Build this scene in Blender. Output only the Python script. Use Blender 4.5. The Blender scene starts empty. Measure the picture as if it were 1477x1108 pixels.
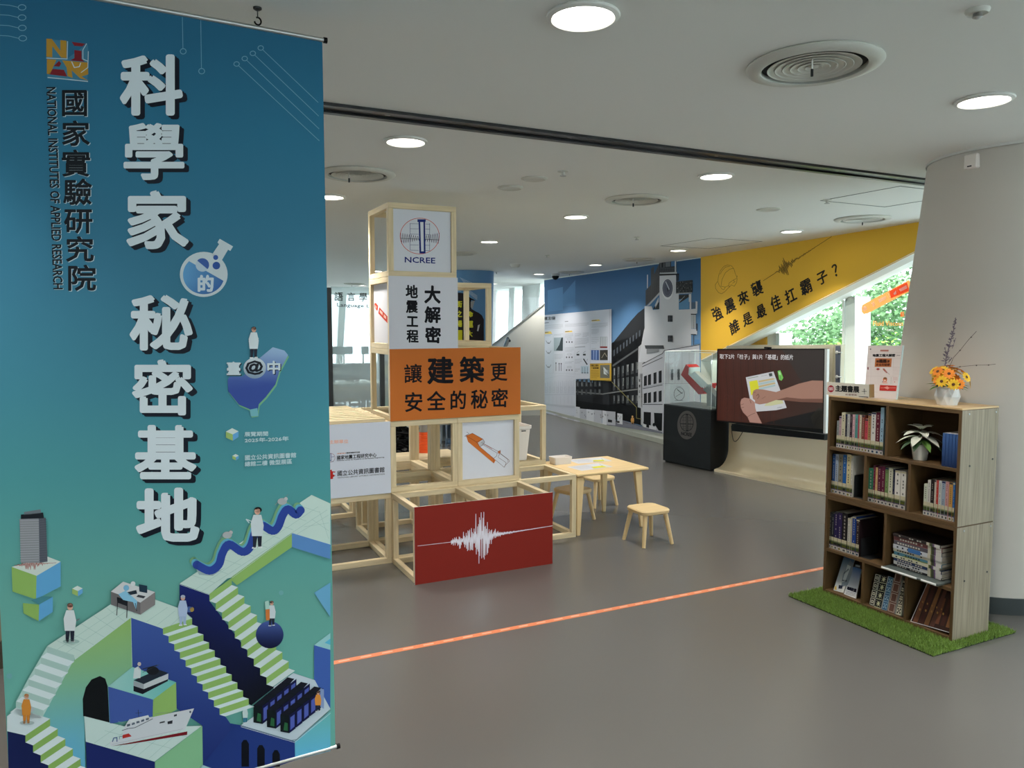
import bpy, bmesh, math, random
from math import sin, cos, pi, radians, sqrt, atan2
from mathutils import Vector, Matrix
from mathutils.geometry import tessellate_polygon
random.seed(7)
SC = bpy.context.scene
COL = SC.collection

# ------------------------------------------------------------------ camera
H = 1.5; F = 1100.0; CX, CY = 738.5, 554.0
PITCH = math.atan((CY - 469.0) / F); YAW = radians(26.0)
cd = bpy.data.cameras.new('camera'); cam = bpy.data.objects.new('camera', cd); COL.objects.link(cam)
cd.sensor_width = 36.0; cd.lens = F / 1477.0 * 36.0; cd.clip_start = 0.02; cd.clip_end = 300
cam.location = (0, 0, H); cam.rotation_euler = (pi / 2 - PITCH, 0, -YAW)
SC.camera = cam

# ------------------------------------------------------------------ world: bright overcast sky
w = bpy.data.worlds.new('sky'); SC.world = w; w.use_nodes = True
nt = w.node_tree; bg = nt.nodes['Background']
bg.inputs[0].default_value = (0.84, 0.93, 1.0, 1); bg.inputs[1].default_value = 3.8
SC.view_settings.view_transform = 'Standard'; SC.view_settings.look = 'None'
SC.view_settings.exposure = 0.24; SC.view_settings.gamma = 1.0
SC.view_settings.use_curve_mapping = False
SC.cycles.use_denoising = True
SC.cycles.max_bounces = 8; SC.cycles.diffuse_bounces = 5; SC.cycles.transparent_max_bounces = 16
SC.cycles.sample_clamp_indirect = 4.0
LAMP_W = 8.0          # watts of each ceiling downlight
HC = 2.33             # ceiling height

sun_d = bpy.data.lights.new('sun', 'SUN'); sun_d.energy = 5.0; sun_d.angle = radians(6); sun_d.color = (1, .97, .9)
sun = bpy.data.objects.new('sun', sun_d); COL.objects.link(sun); sun.rotation_euler = (0, radians(-38), 0)

# ------------------------------------------------------------------ colour and materials
def lin(c):
    c = c / 255.0
    return c / 12.92 if c <= 0.04045 else ((c + 0.055) / 1.055) ** 2.4
def C(r, g, b, k=1.0):
    return (min(.92, lin(r) * k), min(.92, lin(g) * k), min(.92, lin(b) * k), 1.0)
MATS = {}
def mat(key, rgb, rough=.6, k=1.0, metal=0.0, var=.06, scale=6.0, stretch=(1, 1, 1), bump=0.0, bscale=60, spec=.5, coat=0.0, emit=0.0):
    if key in MATS: return MATS[key]
    m = bpy.data.materials.new(key); m.use_nodes = True; t = m.node_tree; n = t.nodes; L = t.links
    b = n['Principled BSDF']
    tc = n.new('ShaderNodeTexCoord'); mp = n.new('ShaderNodeMapping'); mp.inputs['Scale'].default_value = stretch
    L.new(tc.outputs['Object'], mp.inputs[0])
    no = n.new('ShaderNodeTexNoise'); no.inputs['Scale'].default_value = scale; no.inputs['Detail'].default_value = 4
    L.new(mp.outputs[0], no.inputs['Vector'])
    cr = n.new('ShaderNodeMix'); cr.data_type = 'RGBA'
    c = C(*rgb, k=k)
    cr.inputs[6].default_value = (c[0] * (1 - var * 2), c[1] * (1 - var * 2), c[2] * (1 - var * 2.4), 1)
    cr.inputs[7].default_value = (min(1, c[0] * (1 + var * 2)), min(1, c[1] * (1 + var * 2)), min(1, c[2] * (1 + var * 2)), 1)
    L.new(no.outputs[0], cr.inputs[0]); L.new(cr.outputs[2], b.inputs['Base Color'])
    b.inputs['Roughness'].default_value = rough; b.inputs['Metallic'].default_value = metal
    b.inputs['Specular IOR Level'].default_value = spec; b.inputs['Coat Weight'].default_value = coat
    if emit:
        b.inputs['Emission Color'].default_value = c; b.inputs['Emission Strength'].default_value = emit
    if bump:
        n2 = n.new('ShaderNodeTexNoise'); n2.inputs['Scale'].default_value = bscale; n2.inputs['Detail'].default_value = 5
        L.new(mp.outputs[0], n2.inputs['Vector'])
        bu = n.new('ShaderNodeBump'); bu.inputs['Strength'].default_value = bump; bu.inputs['Distance'].default_value = .01
        L.new(n2.outputs[0], bu.inputs['Height']); L.new(bu.outputs[0], b.inputs['Normal'])
    MATS[key] = m; return m
def print_mat(key, rough=.55, emit=0.0, spec=.3):
    if key in MATS: return MATS[key]
    m = bpy.data.materials.new(key); m.use_nodes = True; t = m.node_tree; n = t.nodes
    b = n['Principled BSDF']; a = n.new('ShaderNodeAttribute'); a.attribute_name = 'Col'
    t.links.new(a.outputs['Color'], b.inputs['Base Color'])
    b.inputs['Roughness'].default_value = rough; b.inputs['Specular IOR Level'].default_value = spec
    if emit:
        t.links.new(a.outputs['Color'], b.inputs['Emission Color']); b.inputs['Emission Strength'].default_value = emit
        b.inputs['Base Color'].default_value = (.02, .02, .02, 1); t.links.remove(b.inputs['Base Color'].links[0])
    MATS[key] = m; return m
def glass_mat(key, tint=(.93, .98, .97), gloss=.06, rough=0.0):
    if key in MATS: return MATS[key]
    m = bpy.data.materials.new(key); m.use_nodes = True; t = m.node_tree; n = t.nodes; L = t.links
    n.remove(n['Principled BSDF']); o = n['Material Output']
    tr = n.new('ShaderNodeBsdfTransparent'); tr.inputs[0].default_value = (*tint, 1)
    g = n.new('ShaderNodeBsdfGlossy'); g.inputs['Roughness'].default_value = rough
    fr = n.new('ShaderNodeLayerWeight'); fr.inputs[0].default_value = .5
    pw = n.new('ShaderNodeMath'); pw.operation = 'POWER'; pw.inputs[1].default_value = 4.0; L.new(fr.outputs['Facing'], pw.inputs[0])
    ml = n.new('ShaderNodeMath'); ml.operation = 'MULTIPLY_ADD'; ml.inputs[1].default_value = .35; ml.inputs[2].default_value = gloss * .4; L.new(pw.outputs[0], ml.inputs[0])
    mx = n.new('ShaderNodeMixShader'); L.new(ml.outputs[0], mx.inputs[0])
    L.new(tr.outputs[0], mx.inputs[1]); L.new(g.outputs[0], mx.inputs[2]); L.new(mx.outputs[0], o.inputs[0])
    MATS[key] = m; return m
def haze_glass_mat(key, f=.4):
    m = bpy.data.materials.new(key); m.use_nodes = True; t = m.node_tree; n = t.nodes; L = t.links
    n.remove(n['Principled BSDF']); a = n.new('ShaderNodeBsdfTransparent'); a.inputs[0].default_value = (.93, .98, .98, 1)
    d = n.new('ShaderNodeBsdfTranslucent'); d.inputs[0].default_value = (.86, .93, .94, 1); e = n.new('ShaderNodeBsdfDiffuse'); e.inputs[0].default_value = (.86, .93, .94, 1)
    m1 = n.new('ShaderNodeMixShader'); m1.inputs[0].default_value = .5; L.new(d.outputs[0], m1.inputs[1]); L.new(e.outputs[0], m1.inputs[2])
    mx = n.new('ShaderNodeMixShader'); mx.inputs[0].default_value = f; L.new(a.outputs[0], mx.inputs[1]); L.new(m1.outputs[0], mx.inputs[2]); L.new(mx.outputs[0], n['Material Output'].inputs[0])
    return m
def film_mat(key):
    m = bpy.data.materials.new(key); m.use_nodes = True; t = m.node_tree; n = t.nodes; L = t.links
    n.remove(n['Principled BSDF']); a = n.new('ShaderNodeAttribute'); a.attribute_name = 'Col'
    d = n.new('ShaderNodeBsdfDiffuse'); u = n.new('ShaderNodeBsdfTranslucent'); mx = n.new('ShaderNodeMixShader'); mx.inputs[0].default_value = .6
    L.new(a.outputs[0], d.inputs[0]); L.new(a.outputs[0], u.inputs[0]); L.new(d.outputs[0], mx.inputs[1]); L.new(u.outputs[0], mx.inputs[2]); L.new(mx.outputs[0], n['Material Output'].inputs[0])
    return m
FILM = film_mat('translucent_film')
PRINT = print_mat('printed_matt', .6, spec=.12); PRINT_GLOSS = print_mat('printed_satin', .45, spec=.15)
SCREEN = print_mat('screen_glow', .3, emit=.85, spec=.08)
wood_kw = dict(rough=.55, var=.2, scale=5.0, bump=.05, bscale=30)
WOODX = mat('pine_grain_x', (222, 198, 164), k=1.05, stretch=(.6, 9, 9), **wood_kw)
WOODY = mat('pine_grain_y', (222, 198, 164), k=1.05, stretch=(9, .6, 9), **wood_kw)
WOODZ = mat('pine_grain_z', (222, 198, 164), k=1.05, stretch=(9, 9, .6), **wood_kw)
BIRCH = mat('birch', (225, 195, 145), rough=.5, var=.08, scale=4, stretch=(1, 8, 8))
BIRCHZ = mat('birch_legs', (225, 195, 145), rough=.5, var=.08, scale=4, stretch=(8, 8, 1))
WHITE = mat('white_paint', (222, 222, 218), rough=.6, var=.01)
WHITEG = mat('cream_gloss', (238, 218, 184), rough=.25, var=.01)
PLASTIC = mat('white_plastic', (240, 232, 226), rough=.4, var=.01)
BLACK = mat('black_plastic', (9, 9, 10), rough=.5, var=.05, spec=.15)
DARK = mat('dark_metal', (45, 47, 50), rough=.45, var=.05, metal=.3)
STEEL = mat('brushed_steel', (170, 172, 172), rough=.35, metal=.9, var=.05)
CREAM = mat('cream_wall_paint', (222, 222, 212), rough=.7, var=.01)

# ------------------------------------------------------------------ geometry helpers
WM = {}      # world matrix of things and parts
def wm(o): return WM.get(o.name, Matrix.Identity(4))
class MB:
    def __init__(s): s.v = []; s.f = []; s.m = []; s.c = []
    def add(s, vs, fs, m=0, c=None):
        o = len(s.v); s.v += [tuple(v) for v in vs]; s.f += [tuple(i + o for i in f) for f in fs]; s.m += [m] * len(fs)
        if c is None: s.c += [(.8, .8, .8, 1)] * len(vs)
        elif isinstance(c, list): s.c += c
        else: s.c += [c] * len(vs)
        return s
    def box(s, a, b, m=0, c=None, M=None):
        x0, y0, z0 = a; x1, y1, z1 = b
        vs = [Vector(p) for p in ((x0, y0, z0), (x1, y0, z0), (x1, y1, z0), (x0, y1, z0), (x0, y0, z1), (x1, y0, z1), (x1, y1, z1), (x0, y1, z1))]
        if M is not None: vs = [M @ p for p in vs]
        return s.add(vs, [(0, 3, 2, 1), (4, 5, 6, 7), (0, 1, 5, 4), (1, 2, 6, 5), (2, 3, 7, 6), (3, 0, 4, 7)], m, c)
    def prism(s, poly, d, m=0, c=None, mside=None):
        """poly: list of 3-D points (planar), d: extrusion vector"""
        n = len(poly); d = Vector(d); P = [Vector(p) for p in poly]
        tr = tessellate_polygon([P])
        vs = P + [p + d for p in P]
        fs = [tuple(t) for t in tr] + [tuple(i + n for i in reversed(t)) for t in tr]
        s.add(vs, fs, m, c)
        s.add(vs, [(i, (i + 1) % n, (i + 1) % n + n, i + n) for i in range(n)], m if mside is None else mside, c)
        return s
    def tube(s, pts, r, n=8, m=0, c=None, cap=True):
        pts = [Vector(p) for p in pts]; rs = r if isinstance(r, (list, tuple)) else [r] * len(pts)
        vs = []; fs = []
        ref = Vector((.13, .27, .95))
        for i, p in enumerate(pts):
            t = (pts[min(i + 1, len(pts) - 1)] - pts[max(i - 1, 0)]).normalized()
            a = t.cross(ref)
            if a.length < .1: a = t.cross(Vector((1, 0, 0)))
            a.normalize(); b = t.cross(a)
            for k in range(n):
                q = 2 * pi * k / n; vs.append(p + (a * cos(q) + b * sin(q)) * rs[i])
        for i in range(len(pts) - 1):
            for k in range(n):
                fs.append((i * n + k, i * n + (k + 1) % n, (i + 1) * n + (k + 1) % n, (i + 1) * n + k))
        if cap: fs.append(tuple(range(n - 1, -1, -1))); fs.append(tuple((len(pts) - 1) * n + k for k in range(n)))
        return s.add(vs, fs, m, c)
    def lathe(s, prof, o=(0, 0, 0), n=24, m=0, c=None, M=None):
        """prof: (r, z) list"""
        vs = []; fs = []
        for r, z in prof:
            for k in range(n):
                a = 2 * pi * k / n; p = Vector((r * cos(a), r * sin(a), z))
                vs.append((M @ p if M is not None else p) + Vector(o))
        for i in range(len(prof) - 1):
            for k in range(n): fs.append((i * n + k, i * n + (k + 1) % n, (i + 1) * n + (k + 1) % n, (i + 1) * n + k))
        s.add(vs, fs, m, c)
        if prof[0][0] > 1e-5: s.add(vs[:n], [tuple(reversed(range(n)))], m, c)
        if prof[-1][0] > 1e-5: s.add(vs[-n:], [tuple(range(n))], m, c)
        return s
    def build(s, name, mats, parent=None, local=False, bevel=0, smooth=False, loc=None, rotz=0):
        me = bpy.data.meshes.new(name)
        if not isinstance(mats, (list, tuple)): mats = [mats]
        M = Matrix.Identity(4)
        if parent is not None and not local: M = wm(parent).inverted()
        base = None
        if parent is None and loc is not None:
            base = Matrix.Translation(loc) @ Matrix.Rotation(rotz, 4, 'Z'); M = base.inverted()
            if local: M = Matrix.Identity(4)
        me.from_pydata([tuple(M @ Vector(v)) for v in s.v], [], s.f)
        for mm in mats: me.materials.append(mm)
        me.polygons.foreach_set('material_index', s.m)
        ca = me.color_attributes.new('Col', 'FLOAT_COLOR', 'POINT')
        ca.data.foreach_set('color', [x for c in s.c for x in c])
        if bevel or smooth:
            bm = bmesh.new(); bm.from_mesh(me)
            if smooth or bevel: bmesh.ops.remove_doubles(bm, verts=bm.verts, dist=1e-5)
            if bevel:
                es = [e for e in bm.edges if len(e.link_faces) == 2 and e.calc_face_angle(0) > .6]
                bmesh.ops.bevel(bm, geom=es, offset=bevel, segments=1, affect='EDGES', profile=.7, clamp_overlap=True)
            bmesh.ops.recalc_face_normals(bm, faces=bm.faces)
            bm.to_mesh(me); bm.free()
            if smooth:
                me.polygons.foreach_set('use_smooth', [True] * len(me.polygons))
                try: me.set_sharp_from_angle(angle=radians(40))
                except Exception: pass
        me.update()
        o = bpy.data.objects.new(name, me); COL.objects.link(o)
        if parent is not None: o.parent = parent; WM[o.name] = wm(parent).copy()
        elif base is not None: o.matrix_world = base; WM[o.name] = base
        return o
def tag(o, label=None, cat=None, group=None, kind=None):
    if label: o['label'] = label
    if cat: o['category'] = cat
    if group: o['group'] = group
    if kind: o['kind'] = kind
    return o
def thing(name, label, cat, loc=(0, 0, 0), rotz=0, group=None):
    o = bpy.data.objects.new(name, None); COL.objects.link(o); o.empty_display_size = .05
    o.location = loc; o.rotation_euler = (0, 0, rotz)
    WM[o.name] = Matrix.Translation(loc) @ Matrix.Rotation(rotz, 4, 'Z')
    return tag(o, label, cat, group)
def struct(o, label=None): return tag(o, label, kind='structure')
def copy_tree(o, loc, rotz=0, label=None):
    r = o.copy(); COL.objects.link(r); r.location = loc; r.rotation_euler = (0, 0, rotz)
    WM[r.name] = Matrix.Translation(loc) @ Matrix.Rotation(rotz, 4, 'Z')
    if label: r['label'] = label
    for ch in o.children:
        c = ch.copy(); COL.objects.link(c); c.parent = r
        for g in ch.children:
            d = g.copy(); COL.objects.link(d); d.parent = c
    return r

# ------------------------------------------------------------------ a pixel of the photograph -> a point on a real plane
ca_, sa_ = cos(YAW), sin(YAW)
def ray(px, py):
    r = (px - CX) / F; u = -(py - CY) / F
    X, Y, Z = r, cos(PITCH) + u * sin(PITCH), u * cos(PITCH) - sin(PITCH)
    return Vector((X * ca_ + Y * sa_, -X * sa_ + Y * ca_, Z))
EYE = Vector((0, 0, H))
def on_plane(px, py, P0, n):
    d = ray(px, py); n = Vector(n); return EYE + d * ((Vector(P0) - EYE).dot(n) / d.dot(n))
def on_x(px, py, X): return on_plane(px, py, (X, 0, 0), (1, 0, 0))
def on_y(px, py, Y): return on_plane(px, py, (0, Y, 0), (0, 1, 0))
def on_z(px, py, Z): return on_plane(px, py, (0, 0, Z), (0, 0, 1))
def plane3(a, b, c):
    a, b, c = map(Vector, (a, b, c)); n = (b - a).cross(c - a).normalized()
    if n.dot(EYE - a) < 0: n = -n
    return a, n
def mapper(P0, n): return lambda px, py: on_plane(px, py, P0, n)

# ------------------------------------------------------------------ flat print: thin coloured layers on a real surface
GLY = {}
def glyph(s):
    if s in GLY: return GLY[s]
    cu = bpy.data.curves.new('g', 'FONT'); cu.body = s; cu.size = 1; cu.resolution_u = 2
    ob = bpy.data.objects.new('g', cu); me = ob.to_mesh()
    vs = [(v.co.x, v.co.y) for v in me.vertices]; fs = [tuple(p.vertices) for p in me.polygons]
    cnt = {}
    for f in fs:
        for i in range(len(f)):
            e = (f[i], f[(i + 1) % len(f)]); k = (min(e), max(e)); cnt[k] = cnt.get(k, 0) + 1
    ed = [k for k, v in cnt.items() if v == 1]
    ob.to_mesh_clear(); bpy.data.objects.remove(ob); bpy.data.curves.remove(cu)
    GLY[s] = (vs, fs, ed); return GLY[s]
def glyph_cached(s):
    return glyph(s)
def is_cjk(s): return any(ord(ch) > 0x2e80 for ch in s)
class Art:
    def __init__(s, mp, n, dz=.0001, k=1.25):
        s.mp = mp; s.n = Vector(n); s.dz = dz; s.z = 1; s.mb = MB(); s.k = k; s.T = lambda x, y: (x, y)
    def up(s, d=1): s.z += d; return s
    def zoom(s, ox=0, oy=0, sc=1.0): s.T = lambda x, y: (ox + x / sc, oy + y / sc); return s
    def col(s, c, x, y):
        if callable(c): c = c(x, y)
        return C(*c, k=s.k)
    def raw(s, pts, fs, c, sub=0.0):
        """pts already in photo pixels / map units"""
        off = s.n * (s.dz * (s.z + sub))
        s.mb.add([s.mp(*p) + off for p in pts], fs, 0, [s.col(c, *p) for p in pts])
    def poly(s, pts, c, sub=0.0):
        P = [s.T(*p) for p in pts]
        tr = tessellate_polygon([[Vector((p[0], p[1], 0)) for p in P]])
        s.raw(P, [tuple(t) for t in tr], c, sub); return s
    def grid(s, x0, y0, x1, y1, nx, ny, c):
        P = [s.T(x0 + (x1 - x0) * i / nx, y0 + (y1 - y0) * j / ny) for j in range(ny + 1) for i in range(nx + 1)]
        s.raw(P, [(j * (nx + 1) + i, j * (nx + 1) + i + 1, (j + 1) * (nx + 1) + i + 1, (j + 1) * (nx + 1) + i) for j in range(ny) for i in range(nx)], c)
    def rect(s, x0, y0, x1, y1, c): return s.poly([(x0, y0), (x1, y0), (x1, y1), (x0, y1)], c)
    def ell(s, cx, cy, rx, ry, c, n=20, a0=0, a1=2 * pi, rot=0):
        P = []
        for k in range(n):
            a = a0 + (a1 - a0) * k / (n if a1 - a0 > 6.28 else n - 1)
            x, y = rx * cos(a), ry * sin(a); P.append((cx + x * cos(rot) - y * sin(rot), cy + x * sin(rot) + y * cos(rot)))
        return s.poly(P, c)
    def line(s, pts, wd, c, sub=0.0, px=False):
        """polyline, width in photo pixels"""
        P = [p if px else s.T(*p) for p in pts]
        for i in range(len(P) - 1):
            (x0, y0), (x1, y1) = P[i], P[i + 1]; dx, dy = x1 - x0, y1 - y0; L = sqrt(dx * dx + dy * dy)
            if L < 1e-9: continue
            ux, uy = dx / L * wd / 2, dy / L * wd / 2; nx, ny = -uy, ux; e = .35
            s.raw([(x0 - ux * e + nx, y0 - uy * e + ny), (x0 - ux * e - nx, y0 - uy * e - ny), (x1 + ux * e - nx, y1 + uy * e - ny), (x1 + ux * e + nx, y1 + uy * e + ny)],
                  [(0, 1, 2, 3)], c, sub + (i % 4) * .06)
        return s
    def ring(s, cx, cy, rx, ry, wd, c, n=24, a0=0, a1=2 * pi):
        return s.line([(cx + rx * cos(a0 + (a1 - a0) * k / n), cy + ry * sin(a0 + (a1 - a0) * k / n)) for k in range(n + 1)], wd, c)
    def text(s, t, quad, c, bold=0.0, fit=None, shift=(0, 0)):
        """quad: TL, TR, BR, BL of the em box (CJK) or of the ink box (Latin); bold: stroke in photo pixels"""
        vs, fs, ed = glyph(t)
        if not vs: return s
        if fit is None: fit = 'em' if is_cjk(t) else 'box'
        if fit == 'em': x0, x1, y0, y1 = .03, len(t) - .03, -.08, .86
        else: x0 = min(v[0] for v in vs); x1 = max(v[0] for v in vs); y0 = min(v[1] for v in vs); y1 = max(v[1] for v in vs)
        Q = [s.T(*q) for q in quad]
        def bl(v):
            u = (v[0] - x0) / (x1 - x0); w_ = (y1 - v[1]) / (y1 - y0)
            a = [Q[0][i] * (1 - u) + Q[1][i] * u for i in (0, 1)]; b = [Q[3][i] * (1 - u) + Q[2][i] * u for i in (0, 1)]
            return (a[0] * (1 - w_) + b[0] * w_ + shift[0], a[1] * (1 - w_) + b[1] * w_ + shift[1])
        P = [bl(v) for v in vs]
        s.raw(P, fs, c, .8 if bold else 0)
        if bold:
            r = bold / 2
            for j, (a, b) in enumerate(ed):
                (xa, ya), (xb, yb) = P[a], P[b]; dx, dy = xb - xa, yb - ya; L = sqrt(dx * dx + dy * dy)
                if L < 1e-6: continue
                nx, ny = -dy / L * r, dx / L * r
                s.raw([(xa + nx, ya + ny), (xa - nx, ya - ny), (xb - nx, yb - ny), (xb + nx, yb + ny)], [(0, 1, 2, 3)], c, (j % 6) * .1)
                if bold > .6:
                    s.raw([(xa + r * cos(q * pi / 3), ya + r * sin(q * pi / 3)) for q in range(6)], [(0, 1, 2, 3, 4, 5)], c, .05 + (j % 6) * .1)
        return s
    def box_text(s, t, x0, y0, x1, y1, c, bold=0.0, shift=(0, 0), sk=0.0, fit=None):
        return s.text(t, [(x0, y0), (x1, y0 + sk), (x1, y1 + sk), (x0, y1)], c, bold, fit, shift)
    def vtext(s, chars, boxes, c, bold=0.0, shift=(0, 0)):
        for ch, b in zip(chars, boxes): s.box_text(ch, *b, c, bold, shift)
        return s
    def into(s, mb, mi=0):
        mb.add(s.mb.v, s.mb.f, mi, s.mb.c); return mb
def mixc(a, b, t):
    t = max(0, min(1, t)); return tuple(a[i] + (b[i] - a[i]) * t for i in range(3))
def vgrad(stops):
    """colour by y (photo pixels) from a list of (y, rgb)"""
    def f(x, y):
        if y <= stops[0][0]: return stops[0][1]
        for (ya, ca), (yb, cb) in zip(stops, stops[1:]):
            if y <= yb: return mixc(ca, cb, (y - ya) / (yb - ya))
        return stops[-1][1]
    return f
def quake(x0, x1, y0, y1, amp, n, seed, centre=.45, width=.16):
    r = random.Random(seed); P = []
    for i in range(n + 1):
        t = i / n; e = math.exp(-((t - centre) / width) ** 2) + .12 * max(0, 1 - abs(t - centre - .2) / .35)
        P.append((x0 + (x1 - x0) * t, y0 + (y1 - y0) * t + amp * e * r.uniform(.15, 1) * (1 if i % 2 else -1)))
    return P

# ================================================================== the room
FLOORM = mat('grey_epoxy_floor', (98, 95, 92), rough=.3, var=.02, scale=.8, spec=.7)
def floor_nodes(m):
    t = m.node_tree; n = t.nodes; L = t.links; b = n['Principled BSDF']
    tc = n.new('ShaderNodeTexCoord')
    a = n.new('ShaderNodeTexNoise'); a.inputs['Scale'].default_value = 1.3; a.inputs['Detail'].default_value = 1; a.inputs['Roughness'].default_value = .5
    L.new(tc.outputs['Object'], a.inputs['Vector'])
    r = n.new('ShaderNodeMapRange'); r.inputs[3].default_value = .2; r.inputs[4].default_value = .34
    L.new(a.outputs[0], r.inputs[0]); b.inputs['Roughness'].default_value = .265
    c = n.new('ShaderNodeTexNoise'); c.inputs['Scale'].default_value = 90; c.inputs['Detail'].default_value = 2
    L.new(tc.outputs['Object'], c.inputs['Vector'])
    bu = n.new('ShaderNodeBump'); bu.inputs['Strength'].default_value = .02; bu.inputs['Distance'].default_value = .001
    pass
floor_nodes(FLOORM)
CEILM = mat('ceiling_paint', (232, 233, 230), rough=.8, var=.008, scale=1.5)
XL, XR, YB, YF = -4.2, 8.6, -5.0, 20.0
PLAN = [(XL, YB), (5.55, YB), (5.55, 2.9), (6.85, 7.6), (7.05, 11.9), (7.75, 13.3), (8.75, YF), (XL, YF)]
struct(MB().prism([(x, y, -.12) for x, y in PLAN], (0, 0, .12)).build('floor', FLOORM))
struct(MB().prism([(x, y, HC) for x, y in PLAN], (0, 0, .25)).build('ceiling', CEILM))
struct(MB().box((XL - .15, YB, 0), (XL, 8.0, HC)).build('wall_left', mat('beige_wall', (196, 184, 160), rough=.8)), 'beige wall at the left side of the hall')

# mural wall (left part of the right-hand side) : leaning facade wall in one plane
MUR_P, MUR_N = plane3((6.22, 7.47, HC), (6.60, 11.9, HC), (6.05, 9.5, 0))
YEL_P, YEL_N = plane3((6.22, 7.47, HC), (5.686, 4.157, HC), tuple(on_plane(1011, 500, MUR_P, MUR_N)))
mm_ = mapper(MUR_P, MUR_N); my_ = mapper(YEL_P, YEL_N)
def at_z_on(px, z, P, n):        # point of the plane at height z seen in photo column px
    lo, hi = -400., 2000.
    for _ in range(60):
        mid = (lo + hi) / 2
        q = on_plane(px, mid, P, n)
        if q.z > z: lo = mid
        else: hi = mid
    return on_plane(px, (lo + hi) / 2, P, n)
A0, A1 = at_z_on(785, 0, MUR_P, MUR_N), at_z_on(785, HC, MUR_P, MUR_N)
B0, B1 = at_z_on(1011, 0, MUR_P, MUR_N), at_z_on(1011, HC, MUR_P, MUR_N)
back = -MUR_N * .15
struct(MB().prism([A0, B0, B1, A1], back).build('wall_mural', CREAM), 'leaning wall that carries the printed tower mural')
# ---- the mural print
a = Art(mm_, MUR_N, dz=.0009, k=1.15)
def skyc(x, y): return vgrad([(375, (44, 80, 116)), (400, (54, 92, 130)), (470, (90, 128, 166)), (510, (120, 152, 184))])(x, y)  # sky print; its darker top also holds the dim light near the ceiling
top = [(785, 404.3), (1011, 371.5)]
tz = [tuple(p) for p in ((785, 405), (1011, 372.2))]
def edge_top(x): return 403.6 + (x - 785) / 226 * (371.5 - 403.6)
def edge_bot(x): return 597.0 + (x - 785) / 171 * 28.5
nx, ny = 12, 12
P = []; 
for j in range(ny + 1):
    for i in range(nx + 1):
        x = 785 + 226 * i / nx; yt, yb = edge_top(x) + .8, edge_bot(x); P.append((x, yt + (yb - yt) * j / ny))
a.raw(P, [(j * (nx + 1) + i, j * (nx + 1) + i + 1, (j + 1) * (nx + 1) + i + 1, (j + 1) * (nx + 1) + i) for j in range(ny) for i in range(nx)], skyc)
a.up()
# faint tower block reflection in the sky, left
a.poly([(790, 419), (812, 414), (812, 447), (790, 450)], (84, 128, 170)); a.poly([(812, 425), (830, 404), (830, 440), (812, 442)], (78, 122, 164))
a.up()
# long dark building
a.zoom(880, 370, 8.526)
dk = (44, 45, 48)
a.poly([(30, 1070), (250, 800), (345, 695), (425, 635), (430, 1900), (0, 1900), (-40, 1130)], dk)
a.zoom(870, 490, 7.386)
a.poly([(-110, 330), (100, 30), (420, -60), (430, 915), (210, 860), (-110, 830)], (40, 41, 44))
a.poly([(0, 470), (0, 800), (-625, 690), (-625, 405)], (34, 35, 38))
a.up()
g = (104, 106, 108); gl = (150, 152, 152)
a.poly([(100, 272), (370, 88), (376, 105), (104, 290)], (92, 94, 96))
a.poly([(0, 574), (160, 548), (370, 522), (370, 536), (160, 562), (0, 586)], (120, 121, 120))
for i in range(9):                               # upper windows of the long building
    x = 112 + i * 34; t0 = 175 - i * 26
    a.poly([(x, t0 - 60), (x + 14, t0 - 72), (x + 14, t0 - 8), (x, t0 + 4)], (84, 90, 98))
for r_, (yb, h) in enumerate(((330, 120), (470, 130), (640, 90))):   # three rows of bays
    for i in range(7):
        x = 108 + i * 44 * (1 + .02 * i); sl = -.42 + r_ * .2
        y = yb + (x - 240) * sl * (.55 if r_ else .62)
        ww = 22 + i * 1.5
        a.poly([(x, y - h * .5), (x + ww, y - h * .55), (x + ww, y + h * .4), (x, y + h * .45)], (86, 88, 90) if i % 2 else (70, 72, 75))
        a.poly([(x + ww * .45, y - h * .48), (x + ww * .95, y - h * .5), (x + ww * .9, y + h * .12), (x + ww * .45, y + h * .15)], gl if (i + r_) % 3 else (190, 192, 190))
a.poly([(0, 690), (370, 700), (415, 735), (415, 915), (215, 860), (0, 800)], (17, 18, 20))
a.poly([(-625, 600), (0, 690), (0, 800), (-625, 668)], (17, 18, 20))
for i in range(13):                              # left arcade windows
    x = -610 + i * 47; y = 470 - i * .5
    a.poly([(x, y - 40), (x + 24, y - 42), (x + 26, y + 34), (x, y + 36)], (74, 75, 78))
    a.poly([(x + 4, y - 10), (x + 13, y - 12), (x + 15, y + 26), (x + 4, y + 28)], (146, 148, 148))
    a.poly([(x, y + 66), (x + 20, y + 66), (x + 20, y + 120), (x, y + 120)], (66, 67, 70) if i % 2 else (90, 92, 94))
a.poly([(-625, 520), (0, 574), (0, 588), (-625, 532)], (110, 111, 110))
a.up()
# white end block and narrow dark slots
a.poly([(378, 80), (420, 40), (425, 915), (405, 905), (405, 730), (372, 720)], (178, 178, 180))
a.poly([(398, 366), (420, 362), (420, 730), (400, 700)], (40, 40, 42))
for y in (420, 480, 538, 600): a.poly([(384, y), (398, y), (398, y + 30), (384, y + 30)], (22, 22, 24))
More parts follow.
